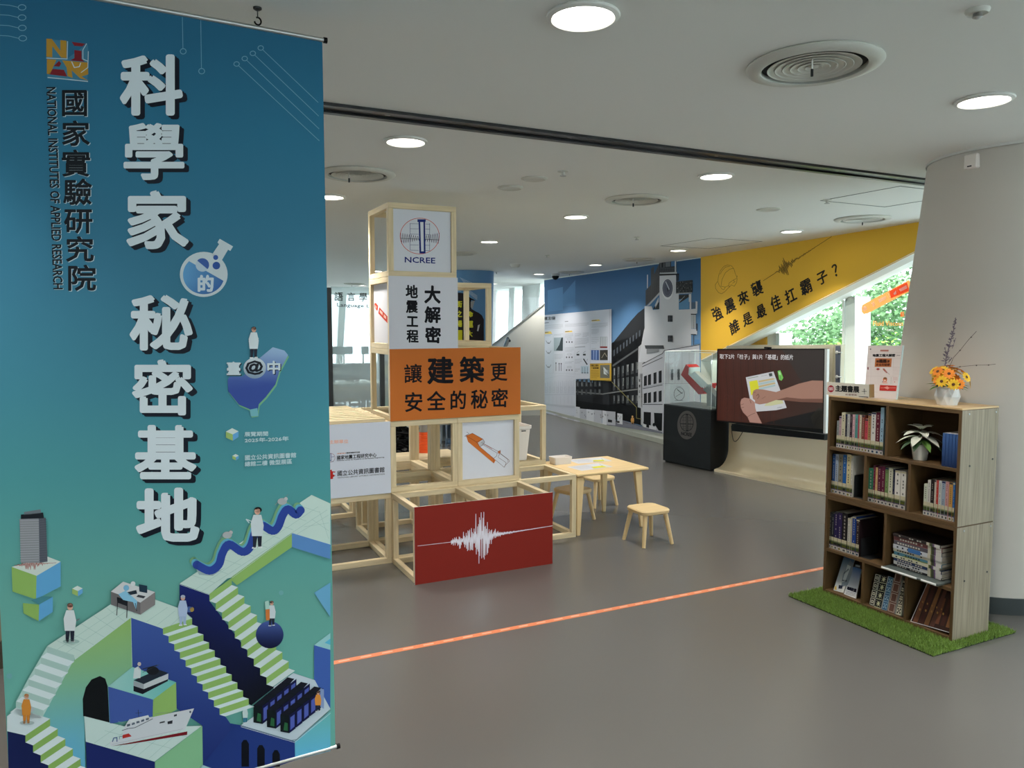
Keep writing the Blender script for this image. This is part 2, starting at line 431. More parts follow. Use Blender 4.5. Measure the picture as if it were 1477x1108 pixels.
# clock tower
a.zoom(880, 370, 8.526)
wt = (196, 196, 200)
a.poly([(428, 612), (515, 612), (530, 660), (610, 650), (612, 235), (815, 225), (815, 300), (850, 470), (850, 655), (1000, 650), (1070, 640), (1075, 700), (1000, 720), (1000, 1108), (410, 1108), (428, 880)], wt)
a.poly([(428, 880), (415, 930), (350, 1300), (430, 1300), (1000, 1300), (1000, 1100), (430, 1100)], wt)
a.poly([(440, 420), (505, 350), (505, 150), (545, 120), (545, 220), (612, 80), (612, 450), (440, 610)], (78, 76, 78))
a.up()
a.poly([(455, 610), (610, 440), (610, 470), (490, 600)], (176, 176, 178)); a.poly([(530, 645), (605, 560), (605, 650)], (40, 40, 42)); a.poly([(555, 600), (600, 500), (602, 555), (560, 640)], (190, 190, 192))
for x in range(460, 610, 22): a.line([(x, 420 - (x - 440)), (x, 590 - (x - 455))], .25, (54, 53, 56))
a.poly([(458, 225), (470, 225), (468, 390), (458, 390)], (190, 192, 196))
a.poly([(612, 75), (820, 50), (822, 190), (612, 205)], (48, 49, 52)); a.poly([(615, 195), (825, 190), (825, 212), (615, 216)], (176, 178, 180)); a.poly([(612, 216), (850, 212), (850, 228), (612, 238)], (30, 30, 32))
a.up()
a.poly([(685, 60), (745, 52), (745, 125), (685, 130)], (104, 106, 110)); a.poly([(755, 55), (800, 50), (800, 120), (755, 125)], (70, 110, 150)); a.poly([(800, 50), (816, 48), (816, 190), (800, 190)], (196, 198, 200))
for x in range(620, 820, 14): a.line([(x, 135), (x + 6, 185)], .3, (100, 102, 106)); a.line([(x + 8, 135), (x, 185)], .3, (96, 98, 102))
for x in (628, 668): a.line([(x, 80), (x, 135)], .5, (150, 152, 154))
a.poly([(815, 310), (1020, 290), (1020, 440), (815, 462)], (50, 52, 54))
a.up()
random.seed(3)
for k in range(60):
    x = 822 + random.random() * 190; y = 308 + random.random() * 130; a.poly([(x, y), (x + 7, y - 1), (x + 6, y + 14), (x - 1, y + 12)], random.choice([(110, 112, 112), (24, 25, 26), (80, 84, 84)]))
for k in range(12): a.poly([(822 + k * 16, 452 - k * .8), (832 + k * 16, 450 - k * .8), (832 + k * 16, 464 - k * .8), (822 + k * 16, 466 - k * .8)], (196, 196, 196))
a.poly([(815, 225), (850, 225), (850, 300), (820, 306)], (44, 52, 62))
a.poly([(850, 475), (975, 468), (975, 648), (850, 655)], (84, 128, 166)); a.up()
a.poly([(850, 475), (975, 468), (975, 500), (860, 575), (860, 560), (900, 520), (852, 530)], (46, 48, 50)); a.line([(856, 560), (935, 478)], .8, (160, 164, 166))
a.poly([(975, 465), (1005, 462), (1005, 650), (985, 650), (985, 560), (975, 560)], wt)
a.poly([(1005, 565), (1060, 565), (1060, 645), (1005, 645)], (76, 96, 118)); a.poly([(1058, 552), (1082, 556), (1078, 680), (1058, 650)], wt)
a.poly([(1000, 705), (1066, 708), (1066, 720), (1000, 718)], (50, 50, 52)); a.poly([(1004, 718), (1060, 718), (1060, 890), (1004, 885)], (170, 172, 176)); a.line([(1036, 718), (1036, 888)], .6, (50, 52, 56))
a.poly([(1000, 890), (1078, 895), (1076, 960), (1000, 955)], wt); a.poly([(1000, 955), (1062, 958), (1062, 968), (1000, 966)], (50, 50, 52)); a.line([(1034, 966), (1034, 1100)], .8, (70, 72, 76)); a.poly([(1066, 825), (1082, 825), (1080, 915), (1066, 915)], (56, 58, 64))
a.ell(713, 403, 73, 128, (216, 216, 218)); a.up(); a.ell(714, 392, 64, 112, (84, 86, 100)); a.up()
a.ring(714, 392, 50, 96, .5, (124, 126, 140)); a.poly([(686, 312), (696, 308), (740, 405), (732, 412)], (180, 182, 190)); a.poly([(706, 392), (716, 388), (724, 430), (716, 434)], (30, 32, 40))
for y in (727, 973): a.poly([(718, y), (777, y), (777, y + 78), (718, y + 78)], (52, 54, 58)); 
a.up()
for y in (727, 973): a.line([(740, y), (740, y + 75)], .5, (104, 106, 110)); a.line([(718, y + 40), (777, y + 40)], .3, (100, 100, 104))
a.up()
# low white wing at the right
a.zoom(870, 490, 7.386)
a.poly([(425, 265), (640, 150), (660, 118), (905, 75), (1035, 50), (1045, 1010), (635, 1000), (425, 955)], (186, 186, 192))
a.poly([(450, 62), (650, 62), (660, 100), (460, 98)], (70, 72, 74)); a.poly([(470, 98), (600, 100), (600, 130), (470, 150)], (130, 132, 134))
a.up()
for pts in ([(425, 262), (640, 150)], [(425, 290), (640, 192)], [(432, 525), (640, 483)], [(432, 692), (640, 692)], [(640, 150), (660, 118), (905, 78), (1035, 58)]): a.line(pts, .9, (58, 58, 62))
for yb in (430, 615):
    for i, x in enumerate((442, 486, 545, 600)):
        t = (x - 442) * .34 if yb == 430 else (x - 442) * .16
        a.poly([(x, yb - 38 - t), (x + 32, yb - 48 - t), (x + 32, yb + 60 - t * .6), (x, yb + 66 - t * .6)], (36, 37, 40))
a.line([(430, 510), (640, 470)], .5, (120, 120, 124))
a.poly([(440, 770), (518, 775), (515, 945), (470, 935), (440, 880)], (20, 21, 23)); a.poly([(550, 780), (640, 785), (635, 975), (600, 970), (555, 900)], (20, 21, 23))
for x in (730, 800): a.poly([(x, 318), (x + 26, 316), (x + 26, 430), (x, 432)], (70, 74, 80)); a.ring(x + 12, 375, 20, 70, .35, (150, 150, 156), n=4)
for x in (708, 775, 850, 925): a.line([(x, 110), (x, 470)], .35, (140, 140, 146))
a.line([(650, 470), (1035, 470)], .5, (130, 130, 136))
a.poly([(755, 470), (915, 470), (915, 675), (755, 675)], (206, 208, 214))
a.up()
a.ring(812, 570, 60, 68, .7, (84, 88, 100)); a.line([(775, 600), (865, 545)], .5, (90, 94, 106)); a.line([(790, 525), (830, 560), (850, 550)], .8, (90, 94, 106)); a.line([(770, 640), (855, 640)], .7, (120, 124, 134))
a.poly([(985, 0), (1034, 0), (1034, 44), (985, 48)], (84, 130, 178))
# street: white city model, path, person
a.poly([(210, 858), (425, 930), (640, 985), (640, 1002), (425, 965), (0, 905), (0, 880)], (120, 120, 130))
for x in range(230, 420, 34): a.line([(x, 880 + (x - 210) * .2), (x + 46, 888 + (x - 210) * .22)], .5, (70, 70, 78))
a.up()
random.seed(11)
for i, (x0, x1, yt, yb) in enumerate(((-625, -580, 700, 800), (-575, -500, 690, 840), (-500, -430, 702, 840), (-430, -372, 700, 850), (-372, -300, 716, 860), (-300, -240, 712, 868), (-240, -170, 735, 870), (-170, -90, 742, 880), (-90, -4, 748, 890), (0, 45, 755, 900), (45, 140, 762, 905), (160, 215, 785, 895))):
    yb2 = yb + 10
    a.poly([(x0, yt), (x1, yt + 8), (x1, yb2), (x0, yb2 - 10)], (206, 206, 210) if i % 2 else (182, 182, 188))
    for q in range(3):
        xx = x0 + random.random() * (x1 - x0 - 12); yy = yt + 20 + random.random() * 60; a.poly([(xx, yy), (xx + 9, yy), (xx + 9, yy + 16), (xx, yy + 16)], (120, 121, 126))
a.up()
a.poly([(60, 850), (105, 858), (105, 885), (60, 880)], (40, 40, 42)); a.poly([(160, 865), (185, 870), (185, 890), (160, 888)], (60, 60, 60)); a.poly([(146, 790), (158, 795), (158, 880), (146, 876)], (30, 30, 32))
a.ell(322, 822, 9, 12, (214, 170, 110)); a.poly([(308, 836), (338, 834), (340, 872), (330, 902), (322, 880), (312, 898), (304, 862)], (206, 152, 84)); a.poly([(312, 872), (334, 872), (328, 900), (318, 900)], (50, 44, 40))
for pts in ([(470, 905), (430, 905)], ): pass
a.poly([(440, 900), (470, 906), (470, 938), (440, 932)], (214, 214, 216)); a.poly([(500, 912), (575, 925), (575, 965), (500, 950)], (210, 210, 214)); a.ell(552, 908, 14, 20, (24, 26, 26)); a.ell(450, 885, 12, 16, (24, 26, 26)); a.ell(580, 890, 10, 14, (26, 28, 28))
a.line([(100, 450), (365, 722), (365, 838), (420, 848)], .7, (150, 142, 84))
a.up()
# information board at the left of the mural
a.zoom(780, 440, 6.926)
a.poly([(32, 104), (716, 42), (716, 585), (500, 588), (500, 738), (360, 742), (360, 1108), (35, 1090)], (202, 204, 212)); a.up()
a.text('地震工程大揭秘', [(42, 120), (154, 114), (154, 150), (42, 152)], (52, 54, 58), .25)
gr = (150, 152, 158); dkc = (88, 90, 96)
def lines(x0, y0, x1, n, dy, c=gr, wd=.35, sl=-.06):
    for i in range(n): a.line([(x0, y0 + i * dy), (x1 - (18 if i == n - 1 else 0), y0 + i * dy + (x1 - x0) * sl)], wd, c)
lines(44, 182, 106, 1, 1, dkc, .8); lines(250, 168, 300, 1, 1, dkc, .8)
lines(44, 206, 232, 4, 12); lines(250, 194, 490, 3, 12)
a.poly([(50, 270), (108, 264), (122, 290), (50, 292)], (222, 190, 92)); a.poly([(252, 262), (318, 257), (328, 272), (252, 276)], (222, 190, 92)); a.poly([(518, 152), (592, 146), (606, 160), (518, 166)], (222, 190, 92))
a.up()
lines(52, 276, 104, 1, 1, dkc, .8); lines(254, 268, 310, 1, 1, dkc, .8); lines(520, 158, 586, 1, 1, dkc, .8)
lines(52, 300, 126, 2, 12); lines(142, 296, 230, 2, 12); lines(252, 292, 335, 4, 12); lines(352, 290, 415, 3, 12); lines(428, 282, 490, 4, 12)
lines(516, 190, 680, 4, 12); lines(516, 248, 592, 4, 14); lines(516, 330, 592, 4, 18); lines(145, 498, 230, 4, 14); lines(252, 430, 340, 4, 13); lines(350, 425, 470, 1, 1, dkc, .6); lines(352, 545, 420, 4, 13); lines(252, 572, 338, 2, 13); lines(352, 640, 400, 3, 12); lines(352, 340, 490, 5, 13); lines(516, 440, 580, 1, 1)
a.poly([(140, 328), (232, 324), (230, 460), (142, 462)], (148, 160, 166))
a.poly([(602, 318), (676, 318), (676, 432), (602, 432)], (176, 180, 186)); a.poly([(513, 452), (592, 452), (592, 553), (513, 550)], (74, 98, 150)); a.poly([(600, 452), (680, 450), (680, 553), (600, 553)], (58, 54, 48))
a.poly([(502, 588), (716, 584), (716, 762), (502, 752)], (204, 164, 62)); a.poly([(410, 612), (490, 612), (488, 688), (410, 684)], (176, 192, 202))
a.up()
a.poly([(215, 330), (232, 326), (230, 460), (160, 455), (195, 400)], (44, 54, 58)); a.poly([(602, 416), (676, 416), (676, 432), (602, 430)], (128, 40, 34))
for x in (620, 642, 664): a.line([(x, 325), (x, 414)], .4, (236, 238, 240))
a.poly([(536, 455), (545, 455), (543, 550), (536, 548)], (160, 178, 214)); a.poly([(560, 455), (572, 455), (570, 550), (560, 548)], (140, 164, 210)); a.line([(620, 530), (650, 480), (672, 520)], .8, (160, 150, 130))
a.poly([(604, 602), (700, 598), (700, 734), (604, 730)], (110, 108, 96)); a.poly([(636, 620), (690, 660), (690, 710), (640, 690)], (206, 210, 208)); a.line([(625, 640), (690, 705)], 1.1, (40, 42, 44)); a.line([(655, 635), (692, 672)], .9, (40, 42, 44))
a.text('改變工程的', [(508, 596), (588, 596), (588, 616), (508, 616)], (88, 66, 20), .2); a.text('一道裂縫', [(510, 622), (590, 622), (590, 640), (510, 640)], (88, 66, 20), .2)
lines(510, 656, 592, 7, 12, (150, 112, 30), .5, .02)
for i in range(16): a.ell(510 + i * 13.4, 758 - i * .2, 4, 5, (20, 20, 22), n=6); a.ell(510 + i * 13.4, 588 - i * .2, 4, 5, (150, 120, 50), n=6)
for (x, y) in ((88, 378), (88, 478), (88, 618)):
    a.line([(x - 25, y - 20), (x - 15, y), (x + 15, y), (x + 25, y - 20)], .5, dkc); a.line([(x - 10, y + 6), (x + 10, y + 8)], .8, dkc)
for y in (372, 524, 652):
    for x in (268, 295, 322): a.ell(x, y, 6, 9, (66, 66, 72), n=8)
    a.ring(295, y - 30, 22, 8, .3, gr, n=10)
for x in (162, 193, 214): a.line([(x, 575 + (x - 160) * .2), (x, 660)], .7, (96, 98, 104)); a.ell(x, 582 + (x % 3) * 6, 6, 7, (70, 70, 76), n=8)
for x in (382, 446): a.poly([(x - 14, 490), (x + 14, 490), (x + 14, 506), (x - 14, 506)], (40, 42, 46)); a.line([(x - 10, 478), (x + 12, 465)], .4, dkc)
a.line([(438, 540), (474, 596)], 1.6, (40, 42, 46)); a.line([(470, 560), (480, 540)], .4, dkc)
for x in (426, 452, 478): a.line([(x, 622), (x, 680)], .7, (120, 132, 144)); a.poly([(x - 8, 676), (x + 8, 676), (x + 8, 684), (x - 8, 684)], (60, 62, 66))
for pts in ([(50, 292), (50, 680), (240, 684)], [(244, 262), (244, 684), (494, 700)], [(505, 160), (505, 585)], [(350, 280), (350, 690)], [(135, 290), (135, 680)]): a.line(pts, .25, (176, 178, 184))
a.line([(700, 42), (700, 590)], .3, (150, 150, 158))
for i in range(8):
    x = 55 + i * 38; a.line([(x, 780 - i * 3), (x, 880), (x + 20, 876), (x + 20, 770 - i * 3)], .35, (176, 178, 188)); a.line([(x, 915), (x, 990)], .3, (184, 186, 194)); a.ring(x + 10, 840, 7, 24, .3, (180, 182, 192), n=8)
a.line([(40, 900), (350, 892)], .5, (180, 182, 192)); a.line([(40, 745), (200, 705), (355, 720)], .3, (184, 186, 194)); a.poly([(40, 985), (350, 1010), (350, 1035), (40, 1000)], (188, 190, 198))
mural = a.into(MB()).build('mural_print', PRINT, loc=tuple(A0))
tag(mural, 'large wall mural of a white clock tower over dark buildings', 'mural')

struct(MB().box((-2.6, 3.9, 0), (-.46, 4.02, HC)).build('wall_left', mat('brown_beige_wall', (126, 112, 92), rough=.8)), 'short brown-beige wall behind the left edge of the banner')
struct(MB().box((-2.6, 3.885, 0), (-.455, 3.9, .12)).build('baseboard_left', mat('brown_skirting', (70, 62, 48), rough=.6)))
# grey-white skirting below the mural
struct(MB().prism([A0, B0, B0 + Vector((0, 0, .06)), A0 + Vector((0, 0, .06))], MUR_N * .012).build('baseboard_mural', mat('pale_skirting', (196, 196, 184), rough=.5)))

# ---- yellow wall above the sloping window head
L0 = on_plane(1011, 520.5, YEL_P, YEL_N); L1 = on_plane(1420, 314.0, YEL_P, YEL_N)
Y1 = at_z_on(1011, HC, YEL_P, YEL_N)
tdir = (L1 - L0); q_ = (HC - L0.z) / (L1.z - L0.z); LT = L0 + tdir * q_
YT = at_z_on(1470, HC, YEL_P, YEL_N)
yw = MB(); yw.prism([Y1, L0, LT], -YEL_N * .1)
struct(yw.build('wall_yellow', CREAM), 'wall that slopes down to a point above the windows')
a = Art(my_, YEL_N, dz=.0009, k=1.15)
yc = (216, 170, 56)
def yg(x, y): return yc
def Yx(P):    # world point on the yellow plane -> photo pixel
    X = P.x * ca_ - P.y * sa_; Yc = P.x * sa_ + P.y * ca_; Z = P.z - H
    d = Yc * cos(PITCH) - Z * sin(PITCH); u = Yc * sin(PITCH) + Z * cos(PITCH)
    return (CX + F * X / d, CY - F * u / d)
a.poly([Yx(Y1), Yx(L0), Yx(LT)], yc); a.up()
a.zoom(1015, 360, 9.229); bk = (24, 22, 24)
for ch, q in (('強', [(92, 790), (205, 740), (268, 905), (150, 968)]), ('震', [(268, 680), (380, 622), (440, 800), (310, 868)]), ('來', [(440, 590), (575, 525), (612, 690), (490, 755)]), ('襲', [(618, 465), (755, 390), (800, 575), (670, 640)]),
              ('誰', [(330, 985), (450, 905), (488, 1070), (372, 1150)]), ('是', [(515, 870), (615, 812), (665, 970), (540, 1035)]), ('最', [(700, 760), (795, 705), (845, 870), (718, 930)])):
    a.text(ch, q, bk, .9)
a.zoom(940, 300, 3.6925)
for ch, q in (('佳', [(628, 480), (675, 455), (698, 530), (645, 558)]), ('扛', [(705, 445), (755, 418), (778, 488), (722, 518)]), ('霸', [(785, 395), (840, 365), (862, 440), (803, 472)]), ('子', [(873, 350), (925, 322), (945, 385), (890, 418)]), ('？', [(955, 300), (1010, 272), (1030, 350), (975, 375)])):
    a.text(ch, q, bk, .9)
# seismic trace
P = quake(595, 960, 388, 152, 48, 120, 5, .33, .09); dx, dy = 365, -236; L = sqrt(dx * dx + dy * dy)
base = [(595 + dx * i / 120, 388 + dy * i / 120) for i in range(121)]
P2 = []
for (bx, by), (qx, qy) in zip(base, P): d = (qy - by); P2.append((bx + d * .35, by + d * .95))
a.line(P2, .55, bk)
# helmet
a.zoom(1015, 360, 9.229); hc = (72, 56, 26)
for pts in ([(190, 420), (200, 350), (225, 280), (270, 225), (320, 205), (370, 215), (405, 260), (425, 330), (445, 370)], [(232, 490), (245, 400), (290, 310), (350, 262), (400, 250)], [(225, 330), (240, 290), (290, 235), (350, 222)],
            [(190, 420), (155, 470), (160, 520), (200, 575), (240, 590), (285, 560), (350, 490)], [(190, 430), (210, 480), (250, 530), (270, 535), (290, 500), (335, 480), (340, 445), (400, 405), (440, 385), (450, 350)],
            [(335, 480), (345, 500), (370, 470), (410, 490), (420, 470), (440, 440), (448, 385)], [(232, 490), (285, 500), (290, 500)], [(385, 450), (425, 425)], [(400, 405), (410, 430)]): a.line(pts, .42, hc)
tag(a.into(MB()).build('slogan_print', PRINT, loc=tuple(Y1)), 'mustard yellow wall print with a slogan, a helmet and a seismic trace', 'wall graphic')

# ---- sloping window head (reveal) and window wall behind
REC = Vector((.34, .06, 0))
WIN_P = YEL_P + REC
mw_ = mapper(WIN_P, YEL_N)
WFRAME = mat('white_window_frame', (244, 246, 244), rough=.4, var=.005)
GLASS = glass_mat('window_glass', (.96, .99, .98), .05)
m = MB(); m.prism([L0, LT, LT + REC, L0 + REC], Vector((0, 0, .012)))
d = (LT - L0).normalized()
struct(m.build('trim_1', WFRAME), 'white sloping reveal under the yellow wall')
e = (Vector((YEL_P.x, YEL_P.y, 0)) - Vector((YT.x, YT.y, 0))).normalized()      # along the wall, away from camera
def wpt(px, z): return at_z_on(px, z, WIN_P, YEL_N)
def post(m, P0, P1, wd, dp):
    ax = Vector((e.x, e.y, 0)); nn = Vector((-YEL_N.x, -YEL_N.y, 0)).normalized()
    m.prism([P0 - ax * wd / 2, P0 + ax * wd / 2, P0 + ax * wd / 2 + nn * dp, P0 - ax * wd / 2 + nn * dp], P1 - P0)
def headz(px):      # height of the sloping reveal at a photo column of the window plane
    lo, hi = 0., HC
    lx0 = L0 + REC; ld = LT - L0
    best = None
    for i in range(400):
        t = i / 399 * 1.2; p = lx0 + ld * t
        dd = abs(Yx(p)[0] - px)
        if best is None or dd < best[0]: best = (dd, p.z)
    return min(best[1], HC)
fr = MB()
for px, wd, dp in ((1119, .12, .16), (1226, .13, .18), (1216, .03, .05), (1330, .13, .18), (1440, .13, .18), (1640, .13, .18)):
    hz = headz(px); post(fr, wpt(px, .0), wpt(px, hz), wd, dp)
# sill, and the solid white triangle left of the first pane
wl0, wl1 = wpt(1108, .0), wpt(1640, .0)
post_w = MB()
nn = Vector((-YEL_N.x, -YEL_N.y, 0)).normalized()
win1 = thing('window_1', None, None, tuple(wl0)); win1['kind'] = 'structure'
fr.build('window_frame', WFRAME, win1)
m = MB(); m.prism([wpt(1000, 0), wpt(1640, 0), wpt(1640, .42), wpt(1000, .42)], nn * .1)
m.build('window_sill', WFRAME, win1)
m = MB()
def quadpx(m, pts, P, n, th):
    m.prism([on_plane(x, y, P, n) for x, y in pts], th)
gp = wpt(1119, .42); h1 = headz(1119)
m.prism([wpt(1119, .42), wpt(1640, .42), wpt(1640, HC), wpt(1330, HC), wpt(1226, headz(1226)), wpt(1119, h1)], nn * .006)
m.build('pane', GLASS, win1)
m = MB(); m.prism([L0 + REC + Vector((0, .12, 0)), wpt(1119, headz(1119)), wpt(1119, 0), wpt(985, 0)], nn * .05)
struct(m.build('wall_right', CREAM), 'pale wall below the tip of the yellow wall')
# yellow triangle recess
P = [on_plane(x, y, WIN_P, YEL_N) for x, y in ((1083, 497.5), (1107, 484), (1107, 497.5))]
tag(MB().prism(P, YEL_N * .012, c=None).build('trim_2', mat('mustard_paint', (214, 166, 60), rough=.6)), kind='structure')
# sticker on the glass
a = Art(mw_, YEL_N, dz=.003, k=1.0); a.z = 2
a.zoom(1225, 380, 11.08); orc = (244, 150, 84)
a.poly([(205, 720), (215, 670), (265, 640), (960, 270), (1010, 330), (1000, 430), (980, 445), (300, 800), (240, 812), (210, 780)], orc); a.up()
a.poly([(650, 450), (930, 305), (975, 440), (680, 560)], (240, 116, 84)); a.up()
wh = (250, 252, 250)
a.ell(265, 722, 34, 38, wh); a.poly([(370, 640), (410, 612), (434, 670), (400, 698)], wh); a.poly([(478, 585), (595, 522), (612, 570), (498, 632)], wh); a.poly([(722, 485), (765, 430), (772, 492), (735, 510)], wh); a.poly([(808, 415), (930, 350), (945, 400), (838, 455)], wh)
a.line([(635, 470), (668, 562)], .8, wh); a.line([(770, 385), (800, 480)], .5, (250, 190, 150)); a.line([(940, 305), (975, 400)], .5, wh)
a.text('Fluid Viscous', [(400, 925), (880, 925), (880, 1000), (400, 1000)], (240, 170, 90), .2); a.text('黏', [(835, 780), (895, 770), (895, 850), (835, 860)], orc, .6)
tag(a.into(MB()).build('window_sticker', FILM, loc=tuple(wpt(1243, 1.2))), 'orange damper drawing stuck on the window glass', 'sticker')

# right side of the building nearer the camera: tall window wall (outside the frame, it lets the daylight in)
p0 = wpt(1640, 0); m = MB(); f = MB()
wr = thing('window_2', None, None, (p0.x, p0.y, 0)); wr['kind'] = 'structure'
ys = p0.y; x_ = p0.x
f.box((x_, YB, 0), (x_ + .12, ys, .35)); k = 0
y = ys
while y > YB: f.box((x_, y - .06, .35), (x_ + .14, y + .06, HC)); y -= 1.35
f.build('window_frame', WFRAME, wr)
MB().box((x_ + .05, YB, .35), (x_ + .056, ys, HC)).build('pane', GLASS, wr)
# unseen window wall behind the camera, added and sized for the daylight it lets in
f = MB(); wb = thing('window_fill_rear', None, None, (0, YB, 0)); wb['kind'] = 'structure'
x = XL
f.box((XL, YB - .1, 0), (XR, YB, .95))
while x < XR: f.box((x - .05, YB - .12, .25), (x + .05, YB, HC)); x += 1.2
f.build('window_frame', WFRAME, wb); MB().box((XL, YB - .06, .25), (XR, YB - .054, HC)).build('pane', GLASS, wb)

# ---- facade beyond the mural, with slanted white mullions, and the stair parapet
FP, FN = plane3((7.875, 17.3, HC), (7.187, 13.3, HC), (7.875, 17.3, 0))
f = MB(); wf = thing('window_4', None, None, tuple(at_z_on(745, 0, FP, FN))); wf['kind'] = 'structure'
def fq(mb, pts, th=.02): mb.prism([on_plane(x, y, FP, FN) for x, y in pts], -FN * th)
fz = lambda px: Yx(at_z_on(px, HC, FP, FN))[1]
for (xa, xb, xc, xd) in ((734, 741.5, 739.5, 731), (705, 716, 714, 700), (753.5, 775, 769, 751), (772, 779, 772, 766)):
    fq(f, [(xa, fz(xa)), (xb, fz(xb)), (xc, 510), (xd, 510)])
f.build('window_frame', WFRAME, wf)
m = MB(); q0, q1 = at_z_on(640, 0, FP, FN), at_z_on(786, 0, FP, FN)
up_ = Vector((0, 0, HC)); m.prism([q0, q1, q1 + up_, q0 + up_], -FN * .006); m.build('pane', GLASS, wf)
# parapet: plane facing the camera at cam-depth 12.6
CAMF = Vector((sa_, ca_, 0)); PP = CAMF * 12.62; PN = -CAMF
m = MB(); m.prism([on_plane(x, y, PP, PN) for x, y in ((640, 602), (640, 552), (706, 501), (785.5, 437.5), (785.5, 601))], CAMF * .12)
struct(m.build('wall_parapet', CREAM), 'white stair parapet with a diagonal top')
m = MB(); m.prism([on_plane(x, y, PP + PN * .01, PN) for x, y in ((640, 551), (706, 500), (786, 436.4), (786, 438.4), (706, 502), (640, 553))], CAMF * .14)
struct(m.build('trim_3', mat('grey_coping', (150, 152, 150), rough=.4)))
m = MB(); hp = [on_plane(x, y, PP + PN * .35, PN) for x, y in ((727, 505), (733, 488))]
hr = thing('handrail_end', 'slim steel handrail end rising beside the diagonal stair parapet', 'handrail', tuple(on_plane(730, 600, PP + PN * .35, PN)))
MB().tube([on_plane(722, 601, PP + PN * .35, PN), on_plane(727, 505, PP + PN * .35, PN), hp[1]], .035, 10).build('rail', STEEL, hr, smooth=True)
MB().prism([on_plane(x, y, PP + PN * .37, PN) for x, y in ((730, 487), (733, 486), (737, 492), (735, 494))], CAMF * .1).build('end_plate', DARK, hr)

# far end of the hall : window wall in front of the sky, with white header
f = MB(); wk = thing('window_5', None, None, (2, YF - .2, 0)); wk['kind'] = 'structure'
f.box((XL, YF - .12, 0), (XR, YF, .5)); f.box((XL, YF - .12, 2.29), (XR, YF, HC)); x = XL
while x < XR: f.prism([(x, YF - .1, .5), (x + .16, YF - .1, .5), (x + .3, YF - .1, 2.29), (x + .12, YF - .1, 2.29)], (0, .1, 0)); x += 1.1
f.build('window_frame', WFRAME, wk); MB().box((XL, YF - .05, .5), (XR, YF - .044, 2.29)).build('pane', GLASS, wk)
f = MB(); wl_ = thing('window_fill_left', None, None, (XL, 14, 0)); wl_['kind'] = 'structure'  # unseen window strip added in the left wall to brighten the far area
f.box((XL - .12, 8.0, 0), (XL, YF, .3)); y = 8.0
while y < YF: f.box((XL - .12, y, .3), (XL, y + .08, HC)); y += 1.5
f.build('window_frame', WFRAME, wl_); MB().box((XL - .06, 8.0, .3), (XL - .054, YF, HC)).build('pane', GLASS, wl_)
f = MB(); f.box((XL, 17.6, 0), (3.0, 17.75, 1.25)); struct(f.build('wall_back', mat('pale_blue_wall', (214, 228, 230), rough=.6)), 'low pale wall at the far end')

# ---- round column at the right, leaning
m = MB(); n = 64; vs = []; cb, ct = Vector((4.30, 2.76, 0)), Vector((4.0, 2.345, HC)); fs = []
def colp(t, r): return [cb.lerp(ct, t) + Vector((r * cos(2 * pi * k / n), r * sin(2 * pi * k / n), 0)) for k in range(n)]
r0 = .52; r1 = .445
tb = .095 / HC
for t, r in ((tb, r0 - .003), (1 - .012 / HC, r1)): vs += colp(t, r)
m.add(vs, [(k, (k + 1) % n, n + (k + 1) % n, n + k) for k in range(n)])
colo = m.build('column', mat('column_paint', (206, 200, 192), rough=.6, var=.008), smooth=True, loc=tuple(cb)); struct(colo, 'thick round column painted warm white beside the bookcase')
vs = colp(0, r0 + .004) + colp(tb, r0 + .004) + colp(tb, r0 - .02)
struct(MB().add(vs, [(k + i * n, (k + 1) % n + i * n, (i + 1) * n + (k + 1) % n, (i + 1) * n + k) for i in (0, 1) for k in range(n)]).build('baseboard_column', mat('charcoal_vinyl', (62, 68, 70), rough=.5), smooth=True))
vs = colp(1 - .012 / HC, r1 + .006) + colp(1, r1 + .006)
struct(MB().add(vs, [(k, (k + 1) % n, n + (k + 1) % n, n + k) for k in range(n)]).build('trim_4', WHITE, smooth=True))
# little white sensor on the column
q = on_plane(1403, 233, ct + Vector((-.40, -.2, 0)), (-.85, -.5, 0)); 
def on_column(px, py):
    d_ = ray(px, py); t = 1.0
    while t < 8:
        p = EYE + d_ * t; tt = p.z / HC; c_ = cb.lerp(ct, tt); r_ = r0 + (r1 - r0) * tt
        if (Vector((p.x, p.y)) - Vector((c_.x, c_.y))).length <= r_: return p, Vector((p.x - c_.x, p.y - c_.y, 0)).normalized()
        t += .002
p, nn_ = on_column(1403, 233)
sb = thing('wall_sensor', 'small white box sensor high on the round column', 'sensor', tuple(p), atan2(nn_.y, nn_.x))
mb = MB().box((-.012, -.032, -.034), (.02, .032, .034)); mb.build('case', PLASTIC, sb, local=True, bevel=.005)
MB().box((.018, -.012, -.026), (.022, .008, -.021)).build('slot', BLACK, sb, local=True)

# ---- ceiling : black track, access panels
m = MB(); m.box((XL, 2.925, HC - .012), (4.35, 2.955, HC)); m.box((XL, 3.02, HC - .012), (4.35, 3.05, HC)); m.box((XL, 2.955, HC - .003), (4.35, 3.02, HC))
struct(m.build('trim_5', mat('black_track', (26, 27, 30), rough=.35, var=.02)), 'black ceiling track across the hall')
m = MB()
for x, y, dx in ((.9 + i * 0.83, 2.985, .02) for i in range(4)): m.box((x, y - .006, HC - .005), (x + dx, y + .006, HC - .0025))
struct(m.build('trim_6', STEEL), 'small screws in the black track')
jm = mat('joint_grey', (120, 124, 122), rough=.9)  # plain grey of the joint lines
m = MB()
def loop(x0, y0, x1, y1, wd=.008):
    for a_, b_ in (((x0, y0), (x1, y0 + wd)), ((x0, y1 - wd), (x1, y1)), ((x0, y0), (x0 + wd, y1)), ((x1 - wd, y0), (x1, y1))): m.box((*a_, HC - .002), (*b_, HC + .001))
loop(4.12, 3.15, 4.75, 3.75); loop(4.95, 5.8, 5.6, 6.6)
